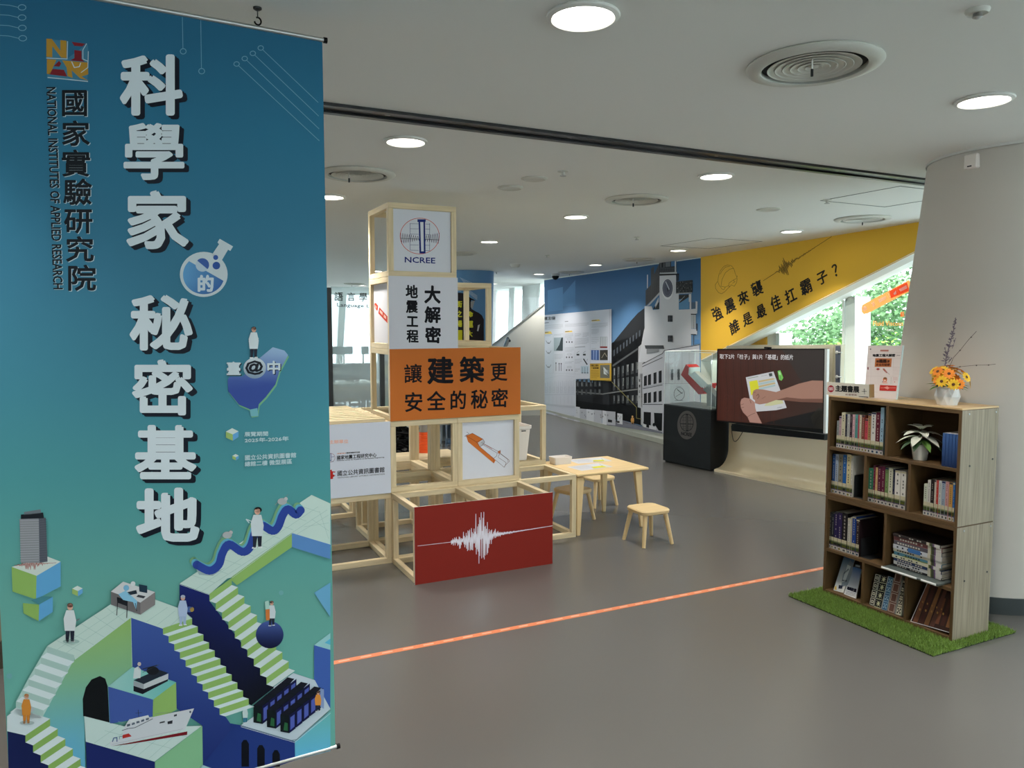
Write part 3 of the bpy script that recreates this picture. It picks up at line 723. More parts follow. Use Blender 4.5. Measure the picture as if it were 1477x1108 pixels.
struct(m.build('trim_7', jm), 'access panel joints in the ceiling')

# orange floor tape line
t_ = thing('floor_tape', 'long orange tape line stuck across the grey floor', 'tape', (2, 3.305, 0))
MB().box((.3, 3.287, 0), (3.95, 3.323, .0012)).build('tape_strip', mat('orange_tape', (222, 130, 88), rough=.4, var=.05), t_)
m = MB(); x = .35
while x < 3.9: m.box((x, 3.301, .0012), (x + .05, 3.309, .0018)); x += .1
tag(m.build('printed_dashes', mat('tape_print', (236, 196, 170), rough=.4), t_), kind='stuff')

# ================================================================== ceiling fixtures
LAMPG = mat('lamp_diffuser', (255, 250, 236), emit=9.0)
LAMPG.node_tree.nodes['Principled BSDF'].inputs['Emission Color'].default_value = (1, .95, .84, 1)
def lamp_proto(loc, label):
    t = thing('downlight', label, 'ceiling light', loc, 0, 'round recessed downlights')
    MB().lathe([(.083, 0), (.097, 0), (.1, -.004), (.098, -.008), (.086, -.012), (.083, -.009), (.083, 0)], n=40).build('rim', WHITE, t, local=True, smooth=True)
    MB().lathe([(.0001, -.005), (.083, -.005)], n=40).build('diffuser', LAMPG, t, local=True)
    return t
LPOS = [((1.10, 1.82), 'round downlight nearest the camera at the top centre'), ((1.11, 3.37), 'round downlight just behind the black track, above the tower'),
        ((2.83, 1.83), 'round downlight beside the round column'), ((2.91, 3.38), 'round downlight right of the smoke vent, behind the track'),
        ((3.03, 5.10), 'third downlight of the middle row, right of the timber tower'), ((3.155, 6.98), 'fourth downlight of the middle row, beside the tower logo board'),
        ((5.21, 5.05), 'round downlight above the yellow wall slogan'), ((1.137, 5.01), 'round downlight at the right edge of the banner'),
        ((5.40, 6.87), 'round downlight near the top of the clock tower mural'), ((5.66, 8.99), 'round downlight left of the clock tower mural top'),
        ((5.85, 11.0), 'small far downlight beside the dome camera'), ((6.4, 14.0), 'small far downlight above the slanted windows'),
        ((4.23, 15.8), 'far downlight seen past the left edge of the tower'), ((3.2, 8.9), 'far downlight hidden near the blue wrapped column'),
        ((1.14, 6.98), 'downlight behind the timber tower'), ((1.15, 8.9), 'downlight above the glass partition'), ((1.15, 11.5), 'downlight over the reading counter'), ((3.3, 11.5), 'downlight over the far reading area')]
proto = None
for (x, y), lb in LPOS + [((-.75, 1.82), 'downlight left behind the banner'), ((-.75, 3.37), 'downlight behind the banner, beyond the track'), ((-.75, 5.05), 'downlight far behind the banner'),
                          ((1.1, .2), 'downlight above the camera'), ((2.83, .2), 'downlight above and right of the camera'), ((-.75, .2), 'downlight above and left of the camera'), ((4.55, .2), 'downlight behind the round column')]:
    if proto is None: proto = lamp_proto((x, y, HC), lb); 
    else: copy_tree(proto, (x, y, HC), 0, lb)
    ld = bpy.data.lights.get('lamp_light') or bpy.data.lights.new('lamp_light', 'AREA')
    ld.shape = 'DISK'; ld.size = .16; ld.energy = LAMP_W; ld.color = (1, .965, .91); ld.spread = radians(104)
    lo = bpy.data.objects.new('lamp_light', ld); COL.objects.link(lo); lo.location = (x, y, HC - .013)

VENTM = mat('vent_enamel', (204, 204, 196), rough=.5, var=.01); VDARK = mat('vent_shade', (60, 62, 62), rough=.8)
def vent_proto(loc, label):
    t = thing('air_diffuser', label, 'air vent', loc, 0, 'round ceiling air diffusers')
    MB().lathe([(.160, 0), (.205, -.001), (.208, -.006), (.203, -.012), (.172, -.020), (.160, -.016), (.160, 0)], n=48).build('rim', VENTM, t, local=True, smooth=True)
    MB().lathe([(.0001, -.0015), (.162, -.0015)], n=48).build('backing', VDARK, t, local=True)  # dark disc stands in for the shade between the rings
    for i in range(6):
        r = .142 - i * .023
        MB().lathe([(r - .005, -.0085), (r, -.0125), (r - .002, -.0135), (r - .007, -.0095)], n=48).build('ring', VENTM, t, local=True, smooth=True)
    MB().lathe([(.0001, -.013), (.012, -.0125), (.016, -.009), (.010, -.005)], n=24).build('core', VENTM, t, local=True, smooth=True)
    MB().tube([(-.06, -.05, -.010), (-.06, -.05, -.04)], .0025, 6).build('cord', WHITE, t, local=True)
    MB().tube([(-.06, -.05, -.04), (-.06, -.05, -.062)], .0045, 8).build('toggle', DARK, t, local=True)
    return t
vp = None
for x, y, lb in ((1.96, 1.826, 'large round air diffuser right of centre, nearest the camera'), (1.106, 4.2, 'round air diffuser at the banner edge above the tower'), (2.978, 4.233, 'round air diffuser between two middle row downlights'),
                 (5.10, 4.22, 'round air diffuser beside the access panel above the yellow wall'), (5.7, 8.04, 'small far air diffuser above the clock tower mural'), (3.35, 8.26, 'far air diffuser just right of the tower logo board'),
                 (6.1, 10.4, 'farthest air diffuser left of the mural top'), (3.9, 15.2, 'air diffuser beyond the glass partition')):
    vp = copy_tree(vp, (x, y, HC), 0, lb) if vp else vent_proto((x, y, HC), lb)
SPK = mat('speaker_mesh', (140, 138, 128), rough=.7)
def disc(name, label, cat, x, y, r, h, m1, m2, grp=None):
    t = thing(name, label, cat, (x, y, HC), 0, grp)
    MB().lathe([(r * .8, 0), (r, 0), (r, -.004), (r * .84, -h), (r * .8, -h * .8)], n=32).build('rim', m1, t, local=True, smooth=True)
    MB().lathe([(.0001, -h * .7), (r * .82, -h * .6)], n=32).build('grille', m2, t, local=True)
    return t
disc('ceiling_speaker', 'round ceiling speaker with a grey mesh, right one of the pair', 'speaker', 2.042, 3.9, .075, .010, VENTM, SPK)
disc('ceiling_speaker', 'round pale ceiling speaker, left one of the pair', 'speaker', 2.042, 4.21, .078, .012, VENTM, mat('speaker_pale', (186, 182, 168), rough=.7))
disc('spotlight', 'round recessed spotlight with an orange interior near the access panel', 'ceiling light', 4.095, 4.19, .085, .008, VENTM, mat('warm_reflector', (226, 168, 138), rough=.4))  # inner disc is plain orange
def sprink(x, y, lb, r=.022):
    t = thing('sprinkler', lb, 'sprinkler', (x, y, HC), 0, 'ceiling sprinklers')
    MB().lathe([(r * 1.4, 0), (r * 1.4, -.003), (r * .5, -.006), (r * .4, -.02), (r * .1, -.022)], n=20).build('base', VENTM, t, local=True, smooth=True)
    MB().lathe([(.0001, -.024), (r * .8, -.024), (r * .8, -.027), (.0001, -.027)], n=16).build('deflector', STEEL, t, local=True)
sprink(2.09, 3.655, 'small sprinkler right of the two ceiling speakers'); sprink(4.13, 3.70, 'small sprinkler at the corner of the access panel')
sprink(4.26, 6.04, 'tiny sprinkler above the clock tower mural sky'); sprink(4.39, 8.05, 'tiny sprinkler left of the dome camera'); sprink(5.1, 11.0, 'tiny far sprinkler right of the blue wrapped column')
t = disc('sprinkler', 'round sprinkler plate at the upper right near the frame edge', 'sprinkler', 2.017, 1.333, .03, .012, VENTM, STEEL)
MB().lathe([(.010, -.008), (.012, -.02), (.004, -.024)], n=12).build('nozzle', STEEL, t, local=True)
t = thing('smoke_detector', 'white box shaped smoke detector behind the tower top', 'detector', (4.64, 9.42, HC))
MB().lathe([(.07, 0), (.07, -.02), (.05, -.045), (.0001, -.05)], n=24).build('body', VENTM, t, local=True, smooth=True)
t = thing('dome_camera', 'black dome security camera on the ceiling beside the mural', 'camera', (6.1, 10.9, HC))
MB().lathe([(.07, 0), (.07, -.03), (.06, -.035)], n=24).build('housing', WHITE, t, local=True, smooth=True)
MB().lathe([(.058, -.03), (.055, -.06), (.03, -.09), (.0001, -.1)], n=24).build('dome', BLACK, t, local=True, smooth=True)

# ================================================================== the hanging banner
BP, BN = Vector((.477, 2.162, 0)), Vector((.057, -1, 0)).normalized(); BD = Vector((1, .057, 0)).normalized()
mb_ = mapper(BP, BN)
ban = thing('hanging_banner', 'tall teal hanging banner with big white title characters', 'banner', tuple(BP - BD * .4 + Vector((0, 0, .27))))
bl, br = BP - BD * .797, BP + BD * 0
def bz(p, z): return Vector((p.x, p.y, z))
a = Art(mb_, BN, dz=.00009, k=1.0)
bgc = vgrad([(0, (34, 92, 124)), (200, (40, 108, 138)), (400, (54, 116, 142)), (560, (62, 128, 146)), (700, (74, 144, 148)), (860, (98, 160, 150)), (1000, (104, 170, 158))])
def W2px(P): return Yx(P)
nx, ny = 8, 30; P = []
for j in range(ny + 1):
    for i in range(nx + 1):
        P.append(W2px(bz(bl.lerp(br, i / nx), 2.272 + (.268 - 2.272) * j / ny)))
a.raw(P, [(j * (nx + 1) + i, j * (nx + 1) + i + 1, (j + 1) * (nx + 1) + i + 1, (j + 1) * (nx + 1) + i) for j in range(ny) for i in range(nx)], bgc)
a.up()
XE = lambda y: W2px(bz(br, 2.272))[0] + (y - W2px(bz(br, 2.272))[1]) * (W2px(bz(br, .268))[0] - W2px(bz(br, 2.272))[0]) / (W2px(bz(br, .268))[1] - W2px(bz(br, 2.272))[1])
lc = (112, 158, 178)
a.zoom(0, 0, 3.077)
for y, dx in ((33, 98), (78, 98), (124, 99), (170, 101)):
    a.line([(-60, y - 16), (40, y - 10), (82, y)], .8, lc); a.ring(dx, y, 17, 12, 1.0, lc)
for x, y0, y1 in ((809, 72, 215), (891, 88, 303)): a.line([(x, y0), (x + 3, y1)], .8, lc); a.ring(x + 4, y1 + 13, 13, 12, 1.0, lc)
for x, y, x2, y2 in ((1050, 284, 1417, 625), (1086, 260, 1416, 572), (1122, 237, 1414, 515), (1157, 213, 1412, 455)):
    a.ring(x, y, 12, 10, 1.0, lc); a.line([(x + 10, y + 9), (x2, y2)], .8, lc)
# institute logo: gold and dark red blocks
gd, rd = (170, 128, 44), (116, 26, 34); lw = (178, 196, 204)
a.poly([(212, 174), (300, 182), (296, 262), (388, 194), (392, 220), (388, 362), (210, 348), (206, 172)], (60, 116, 142)); a.up()
for pts, c in (([(206, 172), (230, 173), (268, 225), (268, 178), (295, 181), (295, 258), (272, 256), (232, 205), (232, 254), (206, 252)], gd),
               ([(318, 186), (378, 194), (366, 206), (330, 204)], rd), ([(330, 222), (362, 226), (362, 262), (376, 274), (312, 268), (330, 258)], rd),
               ([(208, 262), (250, 266), (222, 330), (208, 328)], gd), ([(262, 270), (272, 282), (264, 296), (238, 294)], rd), ([(234, 306), (284, 310), (298, 340), (214, 330)], rd),
               ([(276, 268), (390, 278), (392, 330), (362, 340), (392, 358), (356, 348), (318, 312), (322, 346), (300, 338), (296, 300)], gd)): a.poly(pts, c)
a.up()
a.line([(300, 184), (298, 262), (206, 258)], 1.1, lw); a.line([(384, 194), (368, 222), (368, 262), (390, 272)], 1.0, lw); a.line([(212, 344), (296, 352), (390, 362)], 1.2, lw); a.line([(318, 274), (330, 300), (352, 296), (358, 280)], 1.2, lw); a.line([(392, 228), (390, 300), (360, 322)], 1.0, lw)
# institute name
inst = [(88, 128, 127, 167), (89, 174, 129, 210), (89, 216, 130, 254), (92, 258, 132, 295), (93, 300, 133, 336), (95, 341, 135, 377), (97, 382, 138, 419)]
a.zoom()
a.vtext('國家實驗研究院', inst, (176, 192, 200), 1.8, (1.1, .8)); a.up(); a.vtext('國家實驗研究院', inst, (10, 16, 24), 1.7); a.up()
q = [(80, 126), (90.5, 417), (77, 417), (67, 126)]
a.text('NATIONAL INSTITUTES OF APPLIED RESEARCH', q, (168, 186, 194), .8, shift=(1.0, .6)); a.up(); a.text('NATIONAL INSTITUTES OF APPLIED RESEARCH', q, (12, 18, 26), .8); a.up()
# big title
ttl = [(176, 80, 261, 164), (178, 177, 266, 258), (182, 276, 270, 357), (189, 426, 276, 503), (192, 520, 277, 597), (196, 614, 281, 691), (199, 705, 285, 780)]
bolds = (6.2, 4.0, 5.4, 5.2, 4.8, 5.2, 6.4)
for k in (4.2, 2.2):
    for ch, b, w_ in zip('科學家秘密基地', ttl, bolds): a.box_text(ch, *b, (10, 18, 32), w_ + .9, (k * 1.5, k * 1.2))
    a.up()
for ch, b, w_ in zip('科學家秘密基地', ttl, bolds): a.box_text(ch, *b, (204, 214, 220), w_)
a.up()
# flask with the small character
a.zoom(0, 340, 3.077)
a.poly([(975, 14), (1034, 48), (1022, 68), (1012, 62), (985, 108), (938, 88), (972, 38), (965, 30)], (196, 206, 210)); a.ell(904, 172, 106, 100, (196, 206, 210), 40); a.up()
def fg(x, y): return mixc((92, 150, 196), (24, 56, 128), (x + (y - 340) - 330) / 110)
a.ell(904, 174, 92, 86, fg, 40, .1 * pi, 1.25 * pi); a.up()
a.ell(898, 130, 30, 30, (58, 92, 160)); a.ell(960, 133, 17, 17, (40, 78, 148)); a.ell(957, 97, 11, 11, (52, 88, 158)); a.up()
a.ell(898, 130, 30, 30, (180, 196, 210), 16, .22 * pi, 1.22 * pi); a.up()
a.box_text('的', 876, 176, 948, 248, (200, 212, 220), 2.2); a.up(); a.box_text('的', 876, 176, 948, 248, (30, 60, 130), 0) if False else None
# island map and labels
def tg(x, y): return mixc((150, 178, 208), (52, 74, 146), (y - 505) / 50)
isl = [(1010, 640), (1020, 625), (1075, 625), (1120, 590), (1150, 545), (1210, 495), (1262, 510), (1278, 530), (1262, 560), (1240, 600), (1222, 660), (1180, 715), (1148, 748), (1142, 795), (1112, 800), (1108, 770), (1060, 750), (1012, 690)]
a.poly([(x + 4, y + 8) for x, y in isl], (110, 168, 130)); a.up(); a.poly(isl, tg); a.poly([(1108, 772), (1142, 765), (1146, 800), (1112, 802)], (110, 170, 180), .3); a.up()
a.ell(1130, 588, 50, 46, lambda x, y: mixc((206, 214, 218), (130, 150, 170), (y - 515) / 30), 32); a.up()
for k, c, b, sh in ((0, (16, 26, 42), 1.6, (1.2, 1)), (1, (196, 208, 214), 1.3, (0, 0))):
    a.box_text('臺', 1005, 560, 1068, 618, c, b, sh); a.box_text('中', 1183, 556, 1246, 612, c, b, sh); a.up()
a.box_text('@', 1090, 556, 1166, 616, (22, 26, 36), 1.6); a.up()
def person(x, y, h, coat, legs=(34, 38, 52), hair=(50, 36, 34), skin=(206, 160, 140), lean=0):
    """small printed figure standing at x, y (zoom units), h high"""
    a.poly([(x - .12 * h, y - .36 * h), (x + .12 * h, y - .36 * h), (x + .10 * h, y), (x + .02 * h, y), (x, y - .3 * h), (x - .04 * h, y + .02 * h), (x - .11 * h, y + .02 * h)], legs)
    a.poly([(x - .1 * h, y - .82 * h), (x + .1 * h, y - .82 * h), (x + .16 * h, y - .55 * h), (x + .13 * h, y - .28 * h), (x - .14 * h, y - .28 * h), (x - .17 * h, y - .6 * h)], coat, .3)
    a.ell(x + lean, y - .91 * h, .075 * h, .09 * h, skin, 12); a.ell(x + lean, y - .95 * h, .078 * h, .06 * h, hair, 12)
    a.poly([(x - .13 * h, y), (x - .02 * h, y - .01 * h), (x - .02 * h, y + .04 * h), (x - .14 * h, y + .04 * h)], (226, 230, 232)); a.poly([(x + .02 * h, y - .03 * h), (x + .12 * h, y - .02 * h), (x + .13 * h, y + .02 * h), (x + .02 * h, y + .02 * h)], (226, 230, 232))
person(1126, 540, 135, (204, 214, 218)); a.line([(1104, 470), (1130, 466), (1146, 455)], 1.6, (186, 198, 204))
def cube(x, y, s, top=(200, 212, 206), l=(150, 178, 104), r_=(98, 160, 208)):
    a.poly([(x, y - s), (x + s * 1.0, y - s * .5), (x + .1 * s, y), (x - s, y - s * .45)], top); a.poly([(x - s, y - s * .45), (x + .1 * s, y), (x + .1 * s, y + s), (x - s, y + s * .5)], l); a.poly([(x + .1 * s, y), (x + s, y - s * .5), (x + s, y + s * .4), (x + .1 * s, y + s)], r_)
cube(1030, 882, 28); cube(1045, 983, 14)
tc = (176, 202, 208)
a.text('展覽期間', [(1085, 871), (1190, 868), (1190, 888), (1085, 891)], tc, .5); a.text('2025年-2026年', [(1086, 900), (1280, 890), (1280, 910), (1086, 918)], tc, .5, 'box')
a.text('國立公共資訊圖書館', [(1086, 974), (1314, 962), (1314, 984), (1086, 997)], tc, .5); a.text('總館二樓 微型展區', [(1086, 1003), (1314, 989), (1314, 1011), (1086, 1024)], tc, .5)
a.up()
# ---------------- isometric scene, lower part
a.zoom(0, 690, 2.65)
tile, tile2, green, blue, navy = (190, 210, 202), (146, 180, 174), (140, 178, 100), (54, 82, 152), (20, 30, 84)
for x, y, r in ((36, 755, 11), (1074, 437, 9)): a.ell(x, y, r, r, (110, 164, 168), 14)
a.poly([(1200, 437), (1262, 398), (1262, 530)], (104, 164, 200)); a.poly([(1200, 637), (1262, 590), (1262, 655)], (150, 200, 204)); a.poly([(1200, 637), (1262, 655), (1262, 880), (1200, 790)], (62, 94, 168)); a.poly([(1240, 628), (1262, 612), (1262, 636)], (90, 180, 210), .4)
# block with tower
a.poly([(45, 338), (180, 298), (232, 318), (140, 372)], (196, 206, 200)); a.poly([(45, 338), (140, 372), (138, 462), (48, 432)], (136, 172, 92)); a.poly([(140, 372), (232, 318), (232, 412), (138, 462)], (92, 158, 204))
a.poly([(88, 476), (150, 482), (148, 545), (90, 515)], (136, 172, 92)); a.poly([(150, 482), (202, 452), (202, 510), (148, 545)], (92, 158, 204)); a.poly([(120, 465), (160, 450), (202, 452), (150, 482)], (70, 130, 140)); cube(296, 430, 20)
a.up()
bq = quake(55, 215, 332, 322, 26, 70, 9, .4, .22); a.line(bq, .55, (150, 50, 46)); a.up()
a.poly([(75, 155), (148, 152), (152, 322), (80, 322)], (132, 134, 140)); a.poly([(148, 152), (175, 150), (182, 318), (152, 322)], (84, 88, 98)); a.up()
for i in range(18): a.line([(77, 162 + i * 9), (149, 160 + i * 9)], .5, (170, 172, 176)); a.line([(150, 160 + i * 9), (179, 157 + i * 9)], .4, (60, 64, 74))
a.poly([(80, 138), (165, 130), (168, 152), (80, 155)], (22, 26, 34)); a.poly([(92, 128), (155, 118), (158, 132), (92, 140)], (104, 112, 120)); a.up()
# upper right walkway
def gq(c0, c1, y0, y1): return lambda x, y: mixc(c0, c1, (y - y0) / (y1 - y0))
a.poly([(686, 402), (1190, 63), (1262, 96), (1262, 252), (1115, 207), (885, 378), (868, 382), (800, 443)], tile)
a.poly([(1115, 207), (1115, 262), (905, 408), (885, 390), (885, 376)], green); a.poly([(1115, 207), (1262, 252), (1262, 308), (1115, 262)], (88, 134, 190))
a.up()
for k in range(9): x = 735 + k * 50; a.line([(x, 370 - k * 33.6 + 0), (x + 85, 398 - k * 33.6)], .42, tile2)
a.line([(745, 425), (1215, 108)], .42, tile2); a.line([(770, 432), (1250, 120)], .42, tile2)
for k in range(4): a.line([(1130 + k * 30, 215 - k * 30 + 60 * 0), (1255, 140 + k * 30)], .4, tile2)
# wave
def wave(off, c):
    ctr = [(752, 330), (800, 352), (835, 330), (850, 285), (875, 252), (925, 280), (955, 262), (975, 205), (1000, 180), (1040, 200), (1062, 185), (1080, 140), (1100, 118), (1130, 138), (1148, 122)]
    P = [(x + off[0], y + off[1]) for x, y in ctr]; Q = []
    for i in range(len(P) - 1):
        p0, p1, p2, p3 = P[max(0, i - 1)], P[i], P[i + 1], P[min(len(P) - 1, i + 2)]
        for k in range(5):
            t = k / 5; Q.append(tuple(.5 * (2 * p1[j] + (p2[j] - p0[j]) * t + (2 * p0[j] - 5 * p1[j] + 4 * p2[j] - p3[j]) * t * t + (3 * p1[j] - p0[j] - 3 * p2[j] + p3[j]) * t ** 3) for j in (0, 1)))
    Q.append(P[-1]); a.line(Q, 11.5, c); a.ell(*Q[0], 16, 16, c); a.ell(*Q[-1], 16, 16, c)
a.poly([(745, 335), (760, 368), (812, 372), (862, 340), (840, 350), (800, 360)], (150, 170, 172))
wave((-12, -14), (112, 160, 120)); a.up(); wave((-5, -7), (90, 160, 190)); a.up(); wave((0, 0), (42, 66, 146)); a.up()
for x, y in ((1078, 88), (868, 216)): a.ell(x, y, 18, 13, (170, 174, 176)); a.ell(x + 14, y - 10, 7, 7, (190, 190, 192)); a.line([(x - 16, y + 2), (x - 28, y + 14)], .5, (150, 140, 140)); a.line([(x + 5, y - 12), (x + 22, y - 26)], .5, (120, 120, 124))
person(983, 262, 150, (198, 208, 212)); a.ell(986, 120, 14, 11, (24, 22, 28)); a.line([(965, 165), (940, 156), (952, 170)], 1.4, (190, 206, 210)); a.up()
# navy gap wall between the two stairs
a.poly([(686, 402), (800, 443), (802, 470), (1045, 790), (1045, 800), (960, 866), (930, 850), (735, 560), (700, 505), (686, 470)], gq((22, 34, 104), (8, 12, 26), 690 + 402 / 2.65, 690 + 800 / 2.65)); a.up()
def stair(x0, y0, x1, y1, dx, dy, n, rise, cr, ct, under=None):
    for i in range(n):
        A = (x0 + dx * i, y0 + dy * i); B = (x1 + dx * i, y1 + dy * i); A2 = (A[0], A[1] + rise); B2 = (B[0], B[1] + rise)
        a.poly([A, B, B2, A2], cr); a.poly([A2, B2, (B[0] + dx, B[1] + dy), (A[0] + dx, A[1] + dy)], ct)
stair(800, 441, 885, 380, 24.2, 35.4, 10, 27, green, (200, 214, 214))
a.ell(1030, 597, 53, 52, lambda x, y: mixc((62, 84, 150), (14, 20, 56), (y - 896) / 36), 30)
a.up()
a.ell(1030, 597, 53, 52, lambda x, y: mixc((70, 92, 156), (14, 20, 56), (y - 896) / 36), 30); a.up()
person(1038, 560, 92, (200, 208, 212)); a.poly([(1012, 470), (1026, 466), (1030, 500), (1014, 502)], (170, 206, 196), .6); a.poly([(1014, 500), (1030, 498), (1030, 540), (1016, 542)], (206, 120, 60), .6); a.up()
# server platform
a.poly([(1120, 743), (1202, 770), (1262, 880), (1125, 1002), (920, 942), (1045, 858), (1045, 796)], (190, 204, 214)); a.poly([(880, 935), (920, 942), (1125, 1004), (1127, 1076), (1030, 1108), (770, 1108), (770, 1090), (880, 960)], (32, 54, 120))
a.poly([(1126, 1004), (1262, 885), (1262, 1040), (1127, 1076)], lambda x, y: mixc((104, 178, 172), (96, 180, 220), (y - 1040) / 50)); a.up()
a.line([(918, 942), (930, 948), (1112, 1000), (1135, 996), (1262, 886)], .9, (120, 136, 150)); a.line([(920, 948), (1125, 1008), (1262, 896)], .5, (206, 218, 224))
for x in (922, 982, 1040): a.poly([(x, 1100 + (x - 922) * .0), (x, 1010 + (x - 922) * .35), (x + 8, 998 + (x - 922) * .33), (x + 20, 998 + (x - 922) * .33), (x + 29, 1014 + (x - 922) * .33), (x + 29, 1100)], (8, 12, 22))
for r_ in range(3):
    for i in range(5):
        k = 4 - i; x = 968 + r_ * 51 + k * 26.5; y = 865 + r_ * 17 - k * 21.5
        a.poly([(x, y), (x + 24, y - 20), (x + 50, y - 14), (x + 34, y + 4)], (20, 22, 34)); a.poly([(x, y), (x + 34, y + 4), (x + 34, y + 72), (x, y + 66)], (12, 22, 26)); a.poly([(x + 34, y + 4), (x + 58, y - 14), (x + 58, y + 54), (x + 34, y + 72)], (18, 20, 66))
        a.up(); a.poly([(x + 38, y + 12), (x + 54, y), (x + 54, y + 46), (x + 38, y + 60)], (78, 92, 170)); 
        if i == 4: a.poly([(x + 16, y + 30), (x + 28, y + 34), (x + 28, y + 64), (x + 12, y + 60)], (40, 96, 60))
        a.up()
person(936, 930, 64, (190, 206, 206), legs=(46, 110, 140)); person(1214, 886, 76, (210, 138, 60)); a.poly([(1222, 800), (1236, 804), (1236, 878), (1222, 870)], (130, 150, 190)); a.up()
# main walkway + big wall with arch
a.poly([(500, 528), (622, 570), (880, 935), (880, 960), (772, 1092), (770, 940), (672, 875), (670, 775), (503, 716)], lambda x, y: mixc((60, 86, 154), (28, 44, 108), (y - 895) / 200))
a.poly([(284, 690), (500, 528), (506, 716), (413, 792), (420, 932), (322, 906), (326, 1108), (330, 1112), (262, 1040), (190, 960), (165, 905), (215, 800)], lambda x, y: mixc((142, 178, 100), (96, 168, 200), ((y - 900) * .9 + (760 - x * 2.6) * -.02) / 150)); a.up()
a.poly([(180, 640), (425, 478), (500, 440), (592, 462), (692, 498), (733, 535), (622, 572), (500, 530), (286, 690), (282, 672)], tile); a.up()
for k in range(6): a.line([(215 + k * 48, 616 - k * 31), (318 + k * 40, 662 - k * 29)], .42, tile2)
a.line([(212, 656), (455, 492)], .42, tile2); a.line([(248, 668), (480, 506)], .42, tile2)
for k in range(3): a.line([(560 + k * 40, 545 + k * 13), (640 + k * 28, 490 + k * 14)], .42, tile2)
stair(622, 570, 733, 533, 21.6, 30.6, 11, 24, green, (200, 216, 218)); a.up()
a.poly([(318, 905), (316, 840), (328, 795), (350, 765), (382, 752), (402, 762), (411, 790), (418, 932)], (8, 12, 16))
# left stair and platform
a.poly([(180, 640), (283, 672), (283, 690), (165, 905), (62, 880), (62, 850), (110, 760)], (170, 200, 194)); a.up()
a.zoom(0, 880, 4.858)
for i in range(6):
    x, y = 330 - 43 * i, 247 + 77 * i
    a.poly([(x, y), (x + 190, y + 64), (x + 190, y + 109), (x, y + 45)], (162, 190, 184)); a.poly([(x, y + 45), (x + 190, y + 109), (x + 147, y + 141), (x - 43, y + 77)], (206, 218, 220))
a.zoom(0, 690, 2.65)
a.poly([(28, 905), (66, 876), (192, 915), (98, 978), (28, 962)], (200, 212, 216)); a.poly([(30, 963), (98, 978), (335, 1108), (330, 1130), (34, 1130)], (18, 28, 76))
a.up(); stair(98, 978, 192, 915, 29, 38, 5, 27, (132, 170, 90), (206, 218, 220)); a.up()
ec = (196, 216, 214)
for q in ([(182, 638), (425, 478), (500, 440)], [(590, 460), (692, 498), (733, 533)], [(286, 690), (500, 529), (622, 571)], [(500, 530), (504, 716)], [(686, 403), (800, 443)], [(1115, 208), (886, 378)], [(1115, 207), (1262, 251)]): a.line(q, .45, ec)
a.up()
# cannon block, ship block
a.poly([(413, 792), (505, 718), (672, 776), (585, 842)], lambda x, y: mixc((150, 196, 190), (104, 180, 176), (x - 160) / 90)); a.poly([(413, 792), (585, 842), (583, 906), (420, 934)], (62, 86, 154)); a.poly([(583, 842), (672, 776), (674, 880), (583, 930)], (140, 178, 100))
a.poly([(322, 905), (420, 930), (500, 950), (770, 942), (590, 1078), (328, 1002)], (190, 210, 206)); a.poly([(328, 1002), (592, 1080), (592, 1130), (332, 1130)], (24, 36, 96)); a.poly([(590, 1080), (772, 942), (774, 1094), (740, 1130), (590, 1130)], (128, 180, 138)); a.poly([(770, 1090), (880, 1130), (740, 1130)], (160, 196, 204)); a.up()
for k in range(6): a.line([(360 + k * 42, 1008 + k * 11.5), (470 + k * 46, 930 + k * 4)], .42, tile2)
a.line([(400, 960), (660, 1030)], .42, tile2); a.line([(450, 925), (720, 985)], .42, tile2)
a.zoom(130, 930, 6.224)
a.poly([(388, 310), (610, 215), (700, 245), (480, 345)], (34, 42, 54)); a.poly([(388, 315), (480, 345), (480, 390), (388, 360)], (150, 156, 162)); a.poly([(480, 345), (700, 250), (698, 300), (480, 390)], (188, 192, 196)); a.poly([(388, 360), (480, 390), (698, 300), (695, 318), (470, 435), (388, 408)], (22, 24, 34)); a.up()
a.ell(560, 225, 55, 38, (24, 26, 32)); a.line([(470, 210), (600, 175)], 1.2, (40, 44, 54)); a.line([(470, 240), (620, 170)], .7, (70, 76, 86)); a.ell(440, 165, 16, 18, (196, 180, 170)); a.poly([(395, 205), (430, 185), (455, 215), (450, 290), (385, 295)], (200, 208, 210)); a.line([(432, 190), (440, 215)], .7, (170, 40, 40))
# ship
a.poly([(180, 860), (285, 830), (300, 740), (350, 660), (560, 640), (740, 600), (930, 562), (850, 750), (190, 900), (175, 885)], (196, 200, 206)); a.up()
a.poly([(190, 900), (870, 768), (868, 800), (820, 806), (360, 880)], (112, 22, 32)); a.poly([(290, 800), (345, 786), (372, 812), (290, 832)], (172, 44, 38)); a.poly([(358, 660), (520, 622), (530, 645), (370, 700)], (206, 210, 214)); a.line([(430, 575), (435, 640)], .7, (40, 44, 54)); a.line([(405, 605), (465, 600)], .5, (40, 44, 54))
for k in range(5): a.poly([(330 + k * 42, 705 - k * 14), (358 + k * 42, 698 - k * 14), (358 + k * 42, 718 - k * 14), (330 + k * 42, 726 - k * 14)], (80, 92, 108))
a.line([(285, 760), (340, 742), (400, 735), (560, 655)], .8, (50, 56, 68)); a.poly([(692, 680), (738, 668), (736, 698), (694, 704)], (40, 42, 48)); a.poly([(622, 685), (668, 674), (668, 688), (622, 698)], (70, 72, 78)); a.poly([(750, 620), (776, 612), (776, 630), (750, 636)], (60, 64, 72)); a.ell(896, 594, 9, 10, (70, 80, 100)); a.line([(200, 860), (210, 828), (240, 822), (240, 860)], 1.2, (40, 60, 120)); a.line([(262, 838), (262, 815), (290, 812)], .7, (60, 76, 120)); a.line([(195, 885), (830, 745)], .3, (140, 146, 156))
